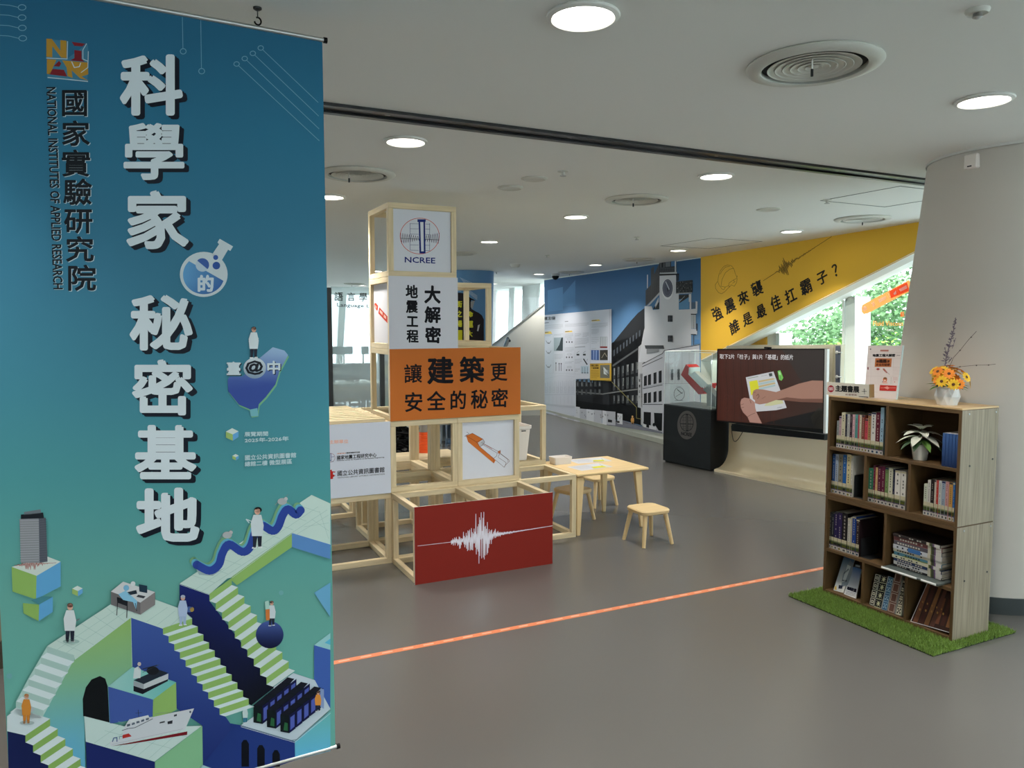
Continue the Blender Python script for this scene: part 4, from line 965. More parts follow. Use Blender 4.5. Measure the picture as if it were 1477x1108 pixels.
a.line([(580, 615), (640, 600), (720, 600)], .4, (120, 126, 134))
# desk with researcher and the other figures
a.zoom(0, 690, 2.65)
a.poly([(424, 430), (470, 392), (592, 432), (536, 472)], (200, 200, 202)); a.poly([(424, 430), (536, 472), (536, 518), (424, 480)], (104, 100, 102)); a.poly([(536, 472), (592, 432), (592, 480), (536, 518)], (128, 122, 122)); a.up()
a.poly([(530, 402), (562, 408), (562, 436), (532, 430)], (30, 52, 70)); a.poly([(486, 432), (520, 424), (524, 438), (492, 444)], (36, 48, 58)); a.poly([(528, 442), (556, 448), (548, 456), (520, 450)], (60, 62, 70)); a.ell(508, 400, 9, 9, (206, 210, 212)); a.ell(482, 416, 11, 11, (120, 176, 208)); a.poly([(452, 440), (480, 426), (524, 466), (520, 500), (508, 470), (470, 462)], (132, 186, 214)); a.line([(448, 452), (486, 466), (484, 530)], 1.2, (22, 24, 30)); a.line([(450, 455), (446, 520)], 1.0, (22, 24, 30)); a.line([(516, 474), (522, 504)], 1.0, (22, 24, 30)); a.poly([(446, 452), (486, 466), (486, 486), (448, 472)], (26, 28, 34))
a.ell(272, 620, 32, 9, (150, 176, 170))
person(268, 620, 145, (206, 212, 214), hair=(110, 70, 64)); a.line([(284, 545), (304, 534)], 1.4, (110, 114, 118))
a.ell(104, 930, 28, 8, (160, 176, 176)); person(102, 932, 112, (200, 130, 52), legs=(190, 120, 46), hair=(200, 130, 52)); a.ell(120, 878, 12, 9, (170, 180, 184))
person(698, 556, 112, (170, 186, 214), legs=(158, 176, 206), hair=(176, 190, 214)); a.ell(722, 498, 16, 11, (70, 96, 150)); a.ell(732, 498, 8, 9, (206, 170, 70))
# build the cloth
sheet = MB(); a.into(sheet, 0)
th = .0012; nB = BN
for (p, q) in ((bl, br),):
    A_, B_, C_, D_ = bz(bl, 2.272), bz(br, 2.272), bz(br, .268), bz(bl, .268)
    sheet.add([A_, B_, C_, D_, A_ - nB * th, B_ - nB * th, C_ - nB * th, D_ - nB * th], [(4, 5, 6, 7), (0, 1, 5, 4), (1, 2, 6, 5), (2, 3, 7, 6), (3, 0, 4, 7)], 1, (.75, .82, .86, 1))
sheet.build('cloth', [PRINT_GLOSS, mat('banner_back', (206, 214, 218), rough=.7)], ban)
ROD = mat('aluminium_rod', (190, 192, 190), rough=.3, metal=.8, var=.02)
for z, nm in ((2.278, 'top_rod'), (.264, 'bottom_rod')):
    MB().tube([bz(bl - BD * .012, z), bz(br + BD * .004, z)], .006, 12).build(nm, ROD, ban, smooth=True)
    MB().tube([bz(br + BD * .003, z), bz(br + BD * .013, z)], .0078, 12).build('end_cap', BLACK, ban, smooth=True)
    MB().tube([bz(bl - BD * .02, z), bz(bl - BD * .011, z)], .0078, 12).build('end_cap', BLACK, ban, smooth=True)
for s in (.17, .68):
    hp_ = bl.lerp(br, 1 - s / .797)
    t = thing('ceiling_hook', 'black wire hook holding the %s of the banner rod' % ('right end' if s < .3 else 'left end'), 'hook', tuple(bz(hp_, HC)))
    MB().lathe([(.0001, 0), (.011, 0), (.011, -.004), (.005, -.008), (.0001, -.008)], o=tuple(bz(hp_, HC)), n=16).build('plate', DARK, t, smooth=True)
    MB().tube([bz(hp_, HC - .006), bz(hp_, HC - .026)], .0014, 8).build('wire', DARK, t)
    P = [bz(hp_, 2.286) + BD * (.0085 * sin(q)) + Vector((0, 0, .0095 + .0095 * cos(q))) for q in [i * .45 for i in range(-1, 11)]]
    MB().tube(P, .0022, 8).build('hook', BLACK, t, smooth=True)

# ================================================================== timber cube tower
S = .45; OX, OY = 1.389, 4.577; TB = .034
def make_cube(loc, label):
    t = thing('timber_cube_frame', label, 'frame', loc, 0, 'open pine cube frames of the display tower')
    s, b = S - .001, TB; g = .0005
    for x in (0, s - b):
        for y in (0, s - b): MB().box((x, y, b + g), (x + b, y + b, s - b - g)).build('post', WOODZ, t, local=True, bevel=.0015)
    for z in (0, s - b):
        for y in (0, s - b): MB().box((g, y, z), (s, y + b, z + b)).build('rail', WOODX, t, local=True, bevel=.0015)
        for x in (0, s - b): MB().box((x, b + g, z), (x + b, s - b - g, z + b)).build('rail', WOODY, t, local=True, bevel=.0015)
    return t
CUBES = [((0, -1, 0), 'open cube frame behind the left half of the red seismograph board'), ((1, -1, 0), 'open cube frame behind the right half of the red seismograph board'),
         ((0, 0, 0), 'floor level cube frame under the open front cube of the tower'), ((1, 0, 0), 'floor level cube frame under the orange beam drawing'),
         ((2, 0, 0), 'floor level cube frame at the tower right end beside the table'), ((-1, 0, 0), 'floor level cube frame under the sponsor board, beside the tower corner'), ((-2, 0, 0), 'floor level cube frame under the sponsor board, hidden by the banner'),
         ((0, 0, 1), 'see-through cube frame under the left half of the orange slogan board'), ((1, 0, 1), 'cube frame holding the orange beam drawing'),
         ((-1, 0, 1), 'cube frame right behind the white sponsor board'), ((-2, 0, 1), 'cube frame behind the sponsor board at the banner edge'),
         ((0, 0, 2), 'cube frame behind the left half of the orange slogan board'), ((1, 0, 2), 'cube frame behind the right half of the orange slogan board'),
         ((0, 0, 3), 'cube frame behind the white board with seven black characters'), ((0, 0, 4), 'topmost cube frame holding the round logo board'),
         ((1, 1, 3), 'empty cube frame high at the back, right of the white character board'),
         ((0, 1, 1), 'second row cube frame seen through the open front cube'), ((1, 1, 1), 'second row cube frame behind the beam drawing'), ((2, 1, 1), 'second row cube frame holding the white bin'),
         ((0, 1, 0), 'second row floor cube frame behind the tower corner'), ((1, 1, 0), 'second row floor cube frame in the middle of the tower base'), ((2, 1, 0), 'second row floor cube frame beneath the white bin'),
         ((1, 1, 2), 'second row cube frame hidden behind the orange slogan board'),
         ((-1, 1, 1), 'cube frame under the slatted deck, right end'), ((-2, 1, 1), 'cube frame under the slatted deck, behind the banner'),
         ((-1, 3, 0), 'separate low cube frame standing behind the tower on the left')]
cproto = None
for (i, j, k), lb in CUBES:
    loc = (OX + i * S, OY + j * S, k * S)
    if (i, j, k) == (-1, 3, 0): loc = (OX - .35, OY + 2.55 * S + .1, 0)
    cproto = copy_tree(cproto, loc, 0, lb) if cproto else make_cube(loc, lb)

def board(name, label, x0, z0, x1, z1, y, th=.006, base=(222, 222, 226), edge=(210, 206, 200)):
    """upright board facing the camera side (-y); returns mesh builder and print canvas"""
    P, N = Vector((0, y, 0)), Vector((0, -1, 0))
    a = Art(mapper(P, N), N, dz=.00022, k=1.15)
    m = MB(); m.box((x0, y, z0), (x1, y + th, z1), 1)
    def pt(x, z): return Yx(Vector((x, y, z)))
    a.raw([pt(x0, z1), pt(x1, z1), pt(x1, z0), pt(x0, z0)], [(0, 1, 2, 3)], base); a.up()
    def fin(): 
        a.into(m, 0); o = m.build(name, [PRINT, mat('board_core', edge, rough=.6)], loc=(x0, y, z0)); tag(o, label, 'sign board'); return o
    return a, fin
f1 = .008
# red seismograph board
a, fin = board('seismograph_board', 'wide dark red board with a white seismograph trace', OX - .004, .0, OX + 2 * S + .004, .457, OY - S - f1, .0075, (128, 38, 30))
a.zoom(460, 530, 3.357)
a.line([(478, 865), (640, 846)], .6, (220, 214, 222))
P = []; r = random.Random(4); n = 230
for i in range(n + 1):
    t = i / n; x = 640 + t * 492; y = 845 - t * 78
    e = 8 + 260 * math.exp(-((t - .30) / .09) ** 2) * (r.random() ** 1.3) + 60 * math.exp(-((t - .2) / .17) ** 2) * r.random() + 14 * math.exp(-((t - .5) / .15) ** 2) * r.random(); e *= max(.03, 1 - t * 1.02)
    P.append((x, y + e * (1 if i % 2 else -1) * r.uniform(.5, 1)))
a.line(P, .75, (222, 216, 226)); fin()
# orange slogan board
a, fin = board('slogan_board', 'wide orange board with a black two-line slogan', OX - .003, .902, OX + 2 * S + .003, 1.352, OY - f1, .0075, (196, 110, 48))
a.zoom(460, 360, 4.262); k_ = (20, 20, 26)
for ch, b, w_ in (('讓', (525, 705, 632, 820), .9), ('建', (670, 662, 824, 824), 2.5), ('築', (868, 660, 1012, 816), 2.1), ('更', (1056, 695, 1156, 808), 1.1),
                  ('安', (526, 878, 638, 998), 1.1), ('全', (666, 872, 776, 990), 1.1), ('的', (805, 868, 906, 984), 1.1), ('秘', (935, 862, 1038, 978), 1.1), ('密', (1060, 856, 1162, 970), 1.1)):
    a.box_text(ch, b[0], b[1], b[2], b[3], k_, w_, sk=-3)
fin()
# white board, seven characters
a, fin = board('title_board', 'square white board with seven black brush-like characters', OX - .003, 1.352, OX + S + .003, 1.802, OY - f1, .0075, (206, 206, 214))
a.zoom(460, 280, 4.26)
for ch, b, w_ in (('大', (650, 562, 745, 668), 2.0), ('解', (652, 690, 746, 788), 1.8), ('密', (655, 815, 748, 912), 1.8), ('地', (535, 558, 606, 638), 1.4), ('震', (537, 650, 606, 728), 1.2), ('工', (540, 742, 608, 818), 1.4), ('程', (541, 832, 610, 910), 1.3)):
    a.box_text(ch, *b, k_, w_, sk=2)
fin()
# logo board, recessed in the top cube
a, fin = board('logo_board', 'square white board with a round building logo and dark blue initials', OX + TB + .001, 4 * S + TB + .001, OX + S - TB - .002, 5 * S - TB - .002, OY + .012, .006, (206, 208, 216))
a.zoom(460, 280, 4.26); nv = (30, 44, 112)
a.ring(619, 258, 120, 110, .75, (196, 64, 60), 40)
for x in (560, 680): a.line([(x, 180), (x, 345)], .5, nv)
for y in (182, 213, 246, 312, 345): a.line([(560, y), (612, y + 1)], .45, nv); a.line([(655, y + 2), (682, y + 3)], .45, nv)
a.line([(500, 272), (740, 282)], .6, (40, 40, 60))
P = [(502 + i * 6.6, 272 + (34 if i % 2 else -34) * (.35 + .65 * abs(i - 18) / 18)) for i in range(37)]
a.line(P, .5, (50, 44, 70)); a.up()
a.poly([(605, 155), (655, 155), (655, 172), (652, 172), (655, 365), (618, 365), (612, 172), (605, 172)], nv); a.up(); a.poly([(622, 172), (642, 172), (644, 352), (628, 352)], (208, 210, 218)); a.up()
a.poly([(606, 156), (656, 156), (656, 166), (606, 166)], nv)
a.text('NCREE', [(528, 386), (714, 392), (714, 426), (528, 420)], nv, .45); fin()
# beam drawing, recessed
a, fin = board('beam_drawing_board', 'square white board with an orange drawing of a beam', OX + S + TB + .001, S + TB + .001, OX + 2 * S - TB - .002, 2 * S - TB - .002, OY + .02, .006, (214, 216, 226))
a.zoom(650, 590, 7.385); oc = (204, 112, 50); ol = (92, 44, 50)
a.poly([(165, 285), (232, 258), (345, 322), (290, 360), (312, 405), (480, 545), (460, 580), (185, 350)], oc); a.up()
a.poly([(290, 362), (345, 330), (362, 352), (352, 385), (312, 402)], (190, 192, 200))
for pts in ([(165, 285), (232, 258), (345, 322), (275, 352), (165, 285)], [(345, 322), (362, 352), (335, 388), (310, 402), (460, 528), (455, 575)], [(275, 352), (312, 405)], [(325, 355), (500, 450), (622, 545), (625, 560)], [(340, 378), (495, 470), (490, 500), (455, 528)], [(495, 470), (528, 440), (530, 465), (505, 510)],
            [(505, 515), (590, 572), (585, 592), (570, 622)], [(480, 545), (568, 620), (590, 590), (622, 560)], [(530, 478), (612, 540), (608, 560)], [(170, 245), (196, 262), (172, 278)], [(150, 290), (168, 276), (172, 295), (150, 290)]): a.line(pts, .42, ol)
a.poly([(500, 452), (528, 440), (528, 468), (512, 480)], oc); a.line([(352, 372), (440, 425)], .5, (190, 90, 80)); fin()
# sponsor board at the left
a, fin = board('sponsor_board', 'white board with organiser names, partly hidden by the banner', OX - 2 * S, .452, OX - .004, .902, OY - f1, .0075, (206, 210, 222))
a.zoom(460, 600, 7.385)
def L4(x0, y0, x1, y1, sl=-.075): return [(x0, y0), (x1, y0 + (x1 - x0) * sl), (x1, y1 + (x1 - x0) * sl), (x0, y1)]
a.text('主辦單位', L4(112, 258, 312, 298, -.04), (226, 176, 160), .35); a.text('國家實驗研究院', L4(292, 388, 436, 402, -.06), (44, 44, 50), .2)
a.poly(L4(192, 398, 285, 408), (150, 60, 50)); a.up(); a.text('NIAR', L4(194, 396, 284, 410, -.06), (230, 200, 190), .2)
a.text('國家地震工程研究中心', L4(190, 424, 612, 468), (26, 26, 32), .3); a.text('National Center for Research on Earthquake Engineering', L4(192, 472, 695, 486), (36, 36, 44), .15)
a.text('國立公共資訊圖書館', L4(195, 585, 700, 642, -.085), (52, 52, 58), .3); a.text('NATIONAL LIBRARY of PUBLIC INFORMATION', L4(200, 652, 700, 666, -.08), (120, 122, 130), .15)
a.ring(125, 445, 46, 46, .5, (160, 120, 130)); a.poly([(115, 398), (133, 396), (133, 478), (115, 480)], (60, 80, 140)); a.line([(80, 442), (164, 434)], .6, (60, 80, 140)); a.line([(90, 492), (155, 486)], .7, (70, 84, 130)); a.up(); a.poly([(120, 404), (128, 403), (128, 470), (120, 471)], (206, 210, 222))
a.poly([(105, 576), (136, 572), (138, 590), (178, 594), (170, 604), (150, 602), (150, 625), (165, 628), (165, 645), (150, 650), (150, 670), (112, 676), (112, 640), (90, 652), (92, 640), (104, 632)], (182, 40, 34)); a.ell(170, 636, 4, 4, (70, 40, 40)); fin()
# ruler drawing board at the left side of the title cube
m = MB(); yb0, yb1 = OY + TB + .001, OY + S - TB - .002; xs = OX + .022
m.box((xs, yb0, 3 * S + TB + .001), (xs + .006, yb1, 4 * S - TB - .002), 1)
P0, N0 = Vector((xs, 0, 0)), Vector((-1, 0, 0)); a = Art(mapper(P0, N0), N0, dz=.0003, k=1.2)
a.raw([Yx(Vector((xs, y, z))) for y, z in ((yb1, 4 * S - TB - .002), (yb0, 4 * S - TB - .002), (yb0, 3 * S + TB + .001), (yb1, 3 * S + TB + .001))], [(0, 1, 2, 3)], (206, 204, 208)); a.up()
a.zoom(468, 400, 11.08)
a.poly([(800, 425), (820, 408), (858, 455), (850, 530), (835, 530), (805, 480)], (192, 66, 40)); a.poly([(878, 480), (1008, 625), (1008, 735), (862, 575)], (186, 58, 36)); a.up()
for q in ([(815, 445), (835, 470), (830, 505), (812, 480)], [(890, 520), (932, 565), (930, 610), (885, 560)], [(950, 590), (985, 625), (985, 670), (948, 635)]): a.poly(q, (224, 176, 160))
a.into(m, 0); tag(m.build('ruler_board', [PRINT, mat('board_core', (210, 206, 200))], loc=(xs, yb0, 3 * S)), 'grey-white side board with a red ruler-like drawing, left of the tower', 'sign board')

# slatted deck over the left cubes
t = thing('slatted_deck', 'low pine deck of slats on the cubes behind the sponsor board', 'platform', (OX - S, OY, 2 * S + .001))
for i in range(10):
    y = OY + .012 + i * .088
    MB().box((OX - 2 * S, y, 2 * S + .001), (OX - .06 + (.03 if i < 5 else 0), y + .052, 2 * S + .021)).build('slat', WOODX, t, bevel=.001)
t = thing('pine_shelf', 'pine board shelf laid in the open tower behind the front cube', 'shelf', (OX, OY + S, S))
for i in range(5):
    MB().box((OX + .04, OY + 2 * S + i * .09, S + .001), (OX + 2 * S, OY + 2 * S + i * .09 + .087, S + .016)).build('plank', WOODX, t, bevel=.001)
MB().box((OX + .05, OY + 2 * S, S - .07), (OX + .08, OY + 3 * S, S)).build('bearer', WOODY, t); MB().box((OX + .8, OY + 2 * S, 0), (OX + .84, OY + 2 * S + .04, S)).build('leg', WOODZ, t); MB().box((OX + .06, OY + 3 * S - .05, 0), (OX + .1, OY + 3 * S - .01, S)).build('leg', WOODZ, t)
MB().box((OX + .8, OY + 3 * S - .05, 0), (OX + .84, OY + 3 * S - .01, S)).build('leg', WOODZ, t); MB().box((OX + .06, OY + 2 * S + .03, 0), (OX + .1, OY + 2 * S + .07, S)).build('leg', WOODZ, t)
# orange cup-shaped cone on the shelf
cp = on_z(612, 652, S + .017); ORG = mat('orange_rubber', (242, 92, 34), rough=.5)
t = thing('ribbed_bucket', 'ribbed orange cone with a grey cap on the pine shelf', 'cone', tuple(cp))
pr_ = []; 
for i in range(7): z = i * .024; r = .064 - i * .0032; pr_ += [(r, z), (r - .001, z + .019), (r - .006, z + .022)]
pr_ += [(.0001, .17)]
MB().lathe(pr_, n=28).build('ribbed_body', ORG, t, local=True, smooth=True)
MB().lathe([(.042, .168), (.036, .205), (.032, .225), (.0001, .227)], n=20).build('cap', mat('grey_rubber', (140, 136, 134), rough=.6), t, local=True, smooth=True)
# white bin in the right cube
bc = Vector((OX + 2 * S + .235, OY + S + .16, S + TB))
t = thing('white_bin', 'white plastic waste bin standing in the right cube frame', 'bin', tuple(bc))
m = MB(); q = []
def rr(cx, cy, hx, hy, r, z, n=4):
    P = []
    for sx, sy, a0 in ((1, 1, 0), (-1, 1, pi / 2), (-1, -1, pi), (1, -1, 3 * pi / 2)):
        for i in range(n + 1): an = a0 + pi / 2 * i / n; P.append(Vector((cx + sx * (hx - r) + r * cos(an), cy + sy * (hy - r) + r * sin(an), z)))
    return P
def loft(m, rings, cap0=True, cap1=True, mi=0):
    n = len(rings[0]); vs = [p for r in rings for p in r]
    fs = [(i * n + k, i * n + (k + 1) % n, (i + 1) * n + (k + 1) % n, (i + 1) * n + k) for i in range(len(rings) - 1) for k in range(n)]
    if cap0: fs.append(tuple(range(n - 1, -1, -1)))
    if cap1: fs.append(tuple((len(rings) - 1) * n + k for k in range(n)))
    return m.add(vs, fs, mi)
loft(m, [rr(0, 0, .085, .11, .025, 0), rr(0, 0, .105, .13, .03, .235), rr(0, 0, .114, .138, .032, .24), rr(0, 0, .115, .139, .032, .262), rr(0, 0, .108, .132, .03, .262), rr(0, 0, .082, .105, .024, .012)], True, True)
m.build('bucket', PLASTIC, t, local=True, smooth=True)
MB().box((.02, -.1385, .222), (.055, -.1325, .229)).build('handle_slot', DARK, t, local=True)

# ================================================================== table and stools
TT = .445
t = thing('low_table', 'low square birch table beside the timber tower', 'table', (3.06, 4.87, 0))
m = MB(); m.box((2.752, 4.59, TT - .018), (3.372, 5.15, TT)); m.build('table_top', BIRCH, t, bevel=.005)
m = MB(); m.box((2.80, 4.64, TT - .03), (3.325, 5.10, TT - .018)); m.build('underframe', BIRCH, t)
for (x, y, dx, dy) in ((2.80, 4.635, -.03, -.03), (3.30, 4.635, .02, -.035), (3.30, 5.09, .02, .03), (2.80, 5.09, -.03, .03)):
    m = MB(); vs = []
    for z, hx, hy, ox, oy in ((0, .014, .012, dx, dy), (TT - .03, .030, .016, 0, 0)):
        vs.append([Vector((x + ox + sx * hx, y + oy + sy * hy, z)) for sx, sy in ((-1, -1), (1, -1), (1, 1), (-1, 1))])
    loft(m, vs); m.build('leg', BIRCHZ, t, bevel=.003)
def stool(loc, rot, label):
    t = thing('stool', label, 'stool', loc, rot, 'low birch stools around the table')
    m = MB(); loft(m, [rr(0, 0, .108, .108, .045, .213, 6), rr(0, 0, .116, .116, .05, .219, 6), rr(0, 0, .118, .118, .05, .236, 6), rr(0, 0, .112, .112, .048, .243, 6), rr(0, 0, .06, .06, .03, .2425, 6)]); m.build('seat', BIRCH, t, local=True, smooth=True)
    for sx in (-1, 1):
        for sy in (-1, 1):
            MB().tube([(sx * .118, sy * .118, 0), (sx * .118, sy * .118, .0)] [:1] + [(sx * .082, sy * .082, .218)], [.0125, .0165], 12).build('leg', BIRCHZ, t, local=True, smooth=True)
    return t
s1 = stool((3.125, 4.258, 0), 0, 'low birch stool standing alone in front of the table')
copy_tree(s1, (2.97, 5.02, 0), .28, 'low birch stool tucked under the table, nearer the tower')
copy_tree(s1, (3.41, 5.36, 0), .1, 'low birch stool behind the table')
# tray and paper on the table
bx = on_z(801, 664, TT); t = thing('tissue_box', 'white open plastic tray box on the table', 'box', (2.86, 5.02, TT))
m = MB(); loft(m, [rr(0, 0, .07, .045, .008, 0, 2), rr(0, 0, .078, .052, .01, .055, 2), rr(0, 0, .074, .048, .008, .055, 2), rr(0, 0, .066, .041, .008, .006, 2)]); 
m.build('tray', PLASTIC, t, local=True, smooth=False)
tm = lambda u, v: Vector((u, v, TT))
for k, (x, y, rot) in enumerate(((2.99, 4.80, .12), (3.13, 5.03, -.06))):
    cR, sR = cos(rot), sin(rot)
    f_ = lambda u, v, x=x, y=y, cR=cR, sR=sR: Vector((x + u * cR - v * sR, y + u * sR + v * cR, TT + .0004))
    a = Art(f_, (0, 0, 1), dz=.0003, k=.8)
    a.poly([(-.15, -.09), (.15, -.09), (.15, .09), (-.15, .09)], (226, 226, 232)); a.up()
    for i in range(6): a.line([(-.13, .07 - i * .014), (.02, .07 - i * .014)], .003, (170, 174, 190))
    a.line([(-.12, -.03), (.1, -.03), (.13, .05)], .003, (120, 122, 140)); a.poly([(.03, -.08), (.12, -.08), (.12, -.03), (.03, -.03)], (240, 236, 190)); a.up()
    tag(a.into(MB()).build('worksheet', PRINT, loc=(x, y, TT)), 'printed paper worksheet on the table, ' + ('nearer the tower' if k == 0 else 'farther from the camera'), 'paper')
    a = Art(lambda u, v, f_=f_: f_(u, v) + Vector((0, 0, .0022)), (0, 0, 1), dz=.0002, k=.85); a.poly([(-.02, -.07), (.09, -.075), (.1, -.02), (-.005, -.015)] if k == 0 else [(.0, -.06), (.09, -.07), (.11, -.02), (.02, -.01)], (232, 226, 70))
    tag(a.into(MB()).build('yellow_card', PRINT, loc=(x, y, TT)), 'bright yellow card lying on the ' + ('nearer' if k == 0 else 'farther') + ' worksheet', 'card')

# ================================================================== black plinth with glass case
KF = Vector((5.22, 6.066, 0)); KD = Vector((-.07, .684, 0)).normalized(); KB = Vector((KD.y, -KD.x, 0)); KW = .688; KH = .64
if KB.x < 0: KB = -KB
KA = atan2(KD.y, KD.x) - pi / 2                       # rotation about z
CAB = mat('charcoal_laminate', (24, 25, 27), rough=.5, var=.03, spec=.25)
t = thing('display_plinth', 'black display plinth with a round grey emblem', 'plinth', tuple(KF))
def kp(a_, b_, z): return KF + KD * a_ + KB * b_ + Vector((0, 0, z))
m = MB(); m.prism([kp(0, 0, .02), kp(KW, 0, .02), kp(KW, .46, .02), kp(0, .46, .02)], (0, 0, KH - .032)); m.build('cabinet', CAB, t, bevel=.004)
m = MB(); m.prism([kp(.01, .02, 0), kp(KW - .01, .02, 0), kp(KW - .01, .44, 0), kp(.01, .44, 0)], (0, 0, .02)); m.build('base', BLACK, t)
m = MB(); m.prism([kp(-.002, -.002, KH - .012), kp(KW + .002, -.002, KH - .012), kp(KW + .002, .462, KH - .012), kp(-.002, .462, KH - .012)], (0, 0, .012)); m.build('top_plate', mat('dark_grey_top', (50, 55, 58), rough=.3), t)
N_ = -KB; a = Art(mapper(KF, N_), N_, dz=.0008, k=1.1); a.zoom(950, 495, 7.64)
a.ell(312, 903, 106, 158, (100, 94, 92), 36); a.up(); e1 = (34, 34, 38)
a.ring(311, 876, 73, 95, .8, e1, 30); a.poly([(303, 782), (324, 786), (326, 970), (304, 968)], e1); a.line([(240, 888), (384, 894)], 1.1, e1)
for x in (275, 350): a.line([(x, 800), (x, 950)], .3, e1)
for y in (820, 850, 920, 945): a.line([(258, y), (370, y + 3)], .3, e1)
a.up(); a.poly([(310, 792), (318, 793), (319, 960), (311, 960)], (100, 94, 92)); a.up(); a.text('NCREE', [(252, 978), (368, 992), (366, 1030), (250, 1012)], e1, .5)
a.into(MB()).build('emblem', PRINT, t)
t = thing('glass_case', 'clear glass case standing on the black plinth', 'display case', tuple(kp(KW / 2, .23, KH)))
GC = glass_mat('case_glass', (.975, .99, .985), .05); EDGE = mat('glass_edge', (236, 244, 242), rough=.2)
GH = .575; i_ = .004
for (p, q) in (((0, i_), (KW, i_)), ((0, .45), (KW, .45)), ((i_, 0), (i_, .45)), ((KW - i_, 0), (KW - i_, .45))):
    P0, P1 = kp(p[0], p[1], KH), kp(q[0], q[1], KH); dd = (P1 - P0).normalized(); nn = Vector((dd.y, -dd.x, 0)) * .002
    MB().prism([P0 + nn, P1 + nn, P1 - nn, P0 - nn], (0, 0, GH)).build('glass_panel', GC, t)
MB().prism([kp(0, 0, KH + GH), kp(KW, 0, KH + GH), kp(KW, .454, KH + GH), kp(0, .454, KH + GH)], (0, 0, .004)).build('glass_top', GC, t)
m = MB()
for p, q in (((0, 0), (KW, 0)), ((KW, 0), (KW, .454)), ((KW, .454), (0, .454)), ((0, .454), (0, 0))): m.tube([kp(*p, KH + GH + .003), kp(*q, KH + GH + .003)], .0036, 4)
for p in ((0, 0), (KW, 0), (KW, .454), (0, .454)): m.tube([kp(*p, KH), kp(*p, KH + GH)], .0032, 4)
m.build('edge_strip', EDGE, t)
# white sheet with a drawing standing in the case
SP = KF + KB * .40; a = Art(mapper(SP, N_), N_, dz=.0006, k=1.2); a.zoom(950, 495, 7.64)
a.poly([(128, 455), (338, 455), (338, 650), (128, 655)], (212, 216, 222)); a.up(); a.ring(228, 560, 58, 72, .6, (80, 86, 96), 28); a.line([(190, 590), (270, 540)], .5, (80, 86, 96)); a.line([(205, 510), (245, 545), (262, 555)], 1.0, (70, 76, 88)); a.line([(180, 632), (270, 632)], .6, (120, 124, 134)); a.line([(195, 478), (250, 478)], .4, (150, 154, 160))
m = MB(); a.into(m, 0); Q = [on_plane(x, y, SP, N_) for x, y in ((950 + x / 7.64, 495 + y / 7.64) for x, y in ((128, 455), (338, 455), (338, 655), (128, 655)))]; m.prism(Q, KB * .002, 1, (.8, .8, .8, 1))
Q[2].z = Q[3].z = KH
tag(m.build('drawing_card', [PRINT, WHITE], loc=tuple(Q[3])), 'white card with a dial drawing inside the glass case', 'card')
# red sculpture
RED = mat('red_lacquer', (176, 30, 30), rough=.35); IN = mat('silver_inner', (196, 202, 200), rough=.35, metal=.4); ARM = mat('grey_arm', (120, 122, 122), rough=.4, metal=.5)
SQ = KF + KB * .14
def sp(x, y, P=SQ): return on_plane(950 + x / 7.64, 495 + y / 7.64, P, N_)
t = thing('cut_model', 'red and silver cut-away joint model inside the glass case', 'model', tuple(kp(.12, .2, KH)))
m = MB(); m.prism([sp(300, 235), (sp(245, 350)), sp(440, 565), sp(492, 555), sp(500, 500), sp(470, 492), sp(325, 345), sp(330, 262)], KB * .012); m.build('side_plate', RED, t)
m = MB(); m.prism([sp(300, 235), sp(330, 262), sp(332, 268), sp(302, 241)], KB * .16); m.prism([sp(500, 500), sp(520, 445), sp(526, 450), sp(506, 505)], KB * .16)
m.prism([sp(440, 565), sp(245, 350), sp(250, 346), sp(444, 560)], KB * .16); m.build('shell', RED, t)
m = MB(); m.prism([sp(334, 268), sp(328, 345), sp(470, 490), sp(480, 478), sp(345, 335), sp(350, 270)], KB * .15); m.build('liner', IN, t)
m = MB(); m.prism([sp(350, 350), sp(395, 312), sp(540, 455), sp(500, 505)], KB * .07); m.build('inner_plate', IN, t)
m = MB(); m.prism([sp(485, 510), sp(530, 480), sp(625, 590), sp(625, 612), sp(592, 612)], KB * .08); m.prism([sp(530, 560), sp(592, 612), sp(625, 612), sp(625, 705), sp(530, 690)], KB * .08); m.build('arm', ARM, t)

# ================================================================== media stand with screen
TL, TR_ = Vector((5.258, 6.036, 0)), Vector((5.338, 4.741, 0)); TD = (TR_ - TL).normalized(); TBk = Vector((-TD.y, TD.x, 0)); 
if TBk.x < 0: TBk = -TBk
TN = -TBk; TW = (TR_ - TL).length
t = thing('media_stand', 'cream moulded stand with a curved foot behind the screen', 'stand', tuple(TL + TBk * .1))
LD = Vector((.11, -.99, 0)).normalized(); LP = Vector((5.262, 6.05, 0)); LB = Vector((-LD.y, LD.x, 0)); LB = LB if LB.x > 0 else -LB
prof = [(0, 0), (0, .022), (.03, .030)] + [(.03 + .175 * sin(q), .030 + .20 * (1 - cos(q))) for q in [i * pi / 2 / 9 for i in range(1, 10)]] + [(.205, .62)]
outer = [(x + .02 if i > 1 else x, z) for i, (x, z) in enumerate(prof)]
back_ = [(.235, .62), (.235, .24), (.15, 0)]
PF = prof + back_
m = MB(); LL = 1.33
m.prism([LP + LB * x + Vector((0, 0, z)) for x, z in PF], LD * LL); m.build('curved_shell', WHITEG, t, smooth=True)
m = MB(); m.prism([LP + LD * LL + LB * x + Vector((0, 0, z)) for x, z in [(.02, 0), (.02, .022), (.05, .03)] + [(x + .004, z) for x, z in prof[3:-1]] + [(.2, .40), (.235, .40), (.235, 0)]], LD * .018); m.build('end_cheek', WHITE, t)
BPl = TL + TBk * .16
def bq(x, y, off=.16): return on_plane(x, y, TL + TBk * off, TN)
BRD = mat('beige_board', (206, 196, 170), rough=.5, var=.01)
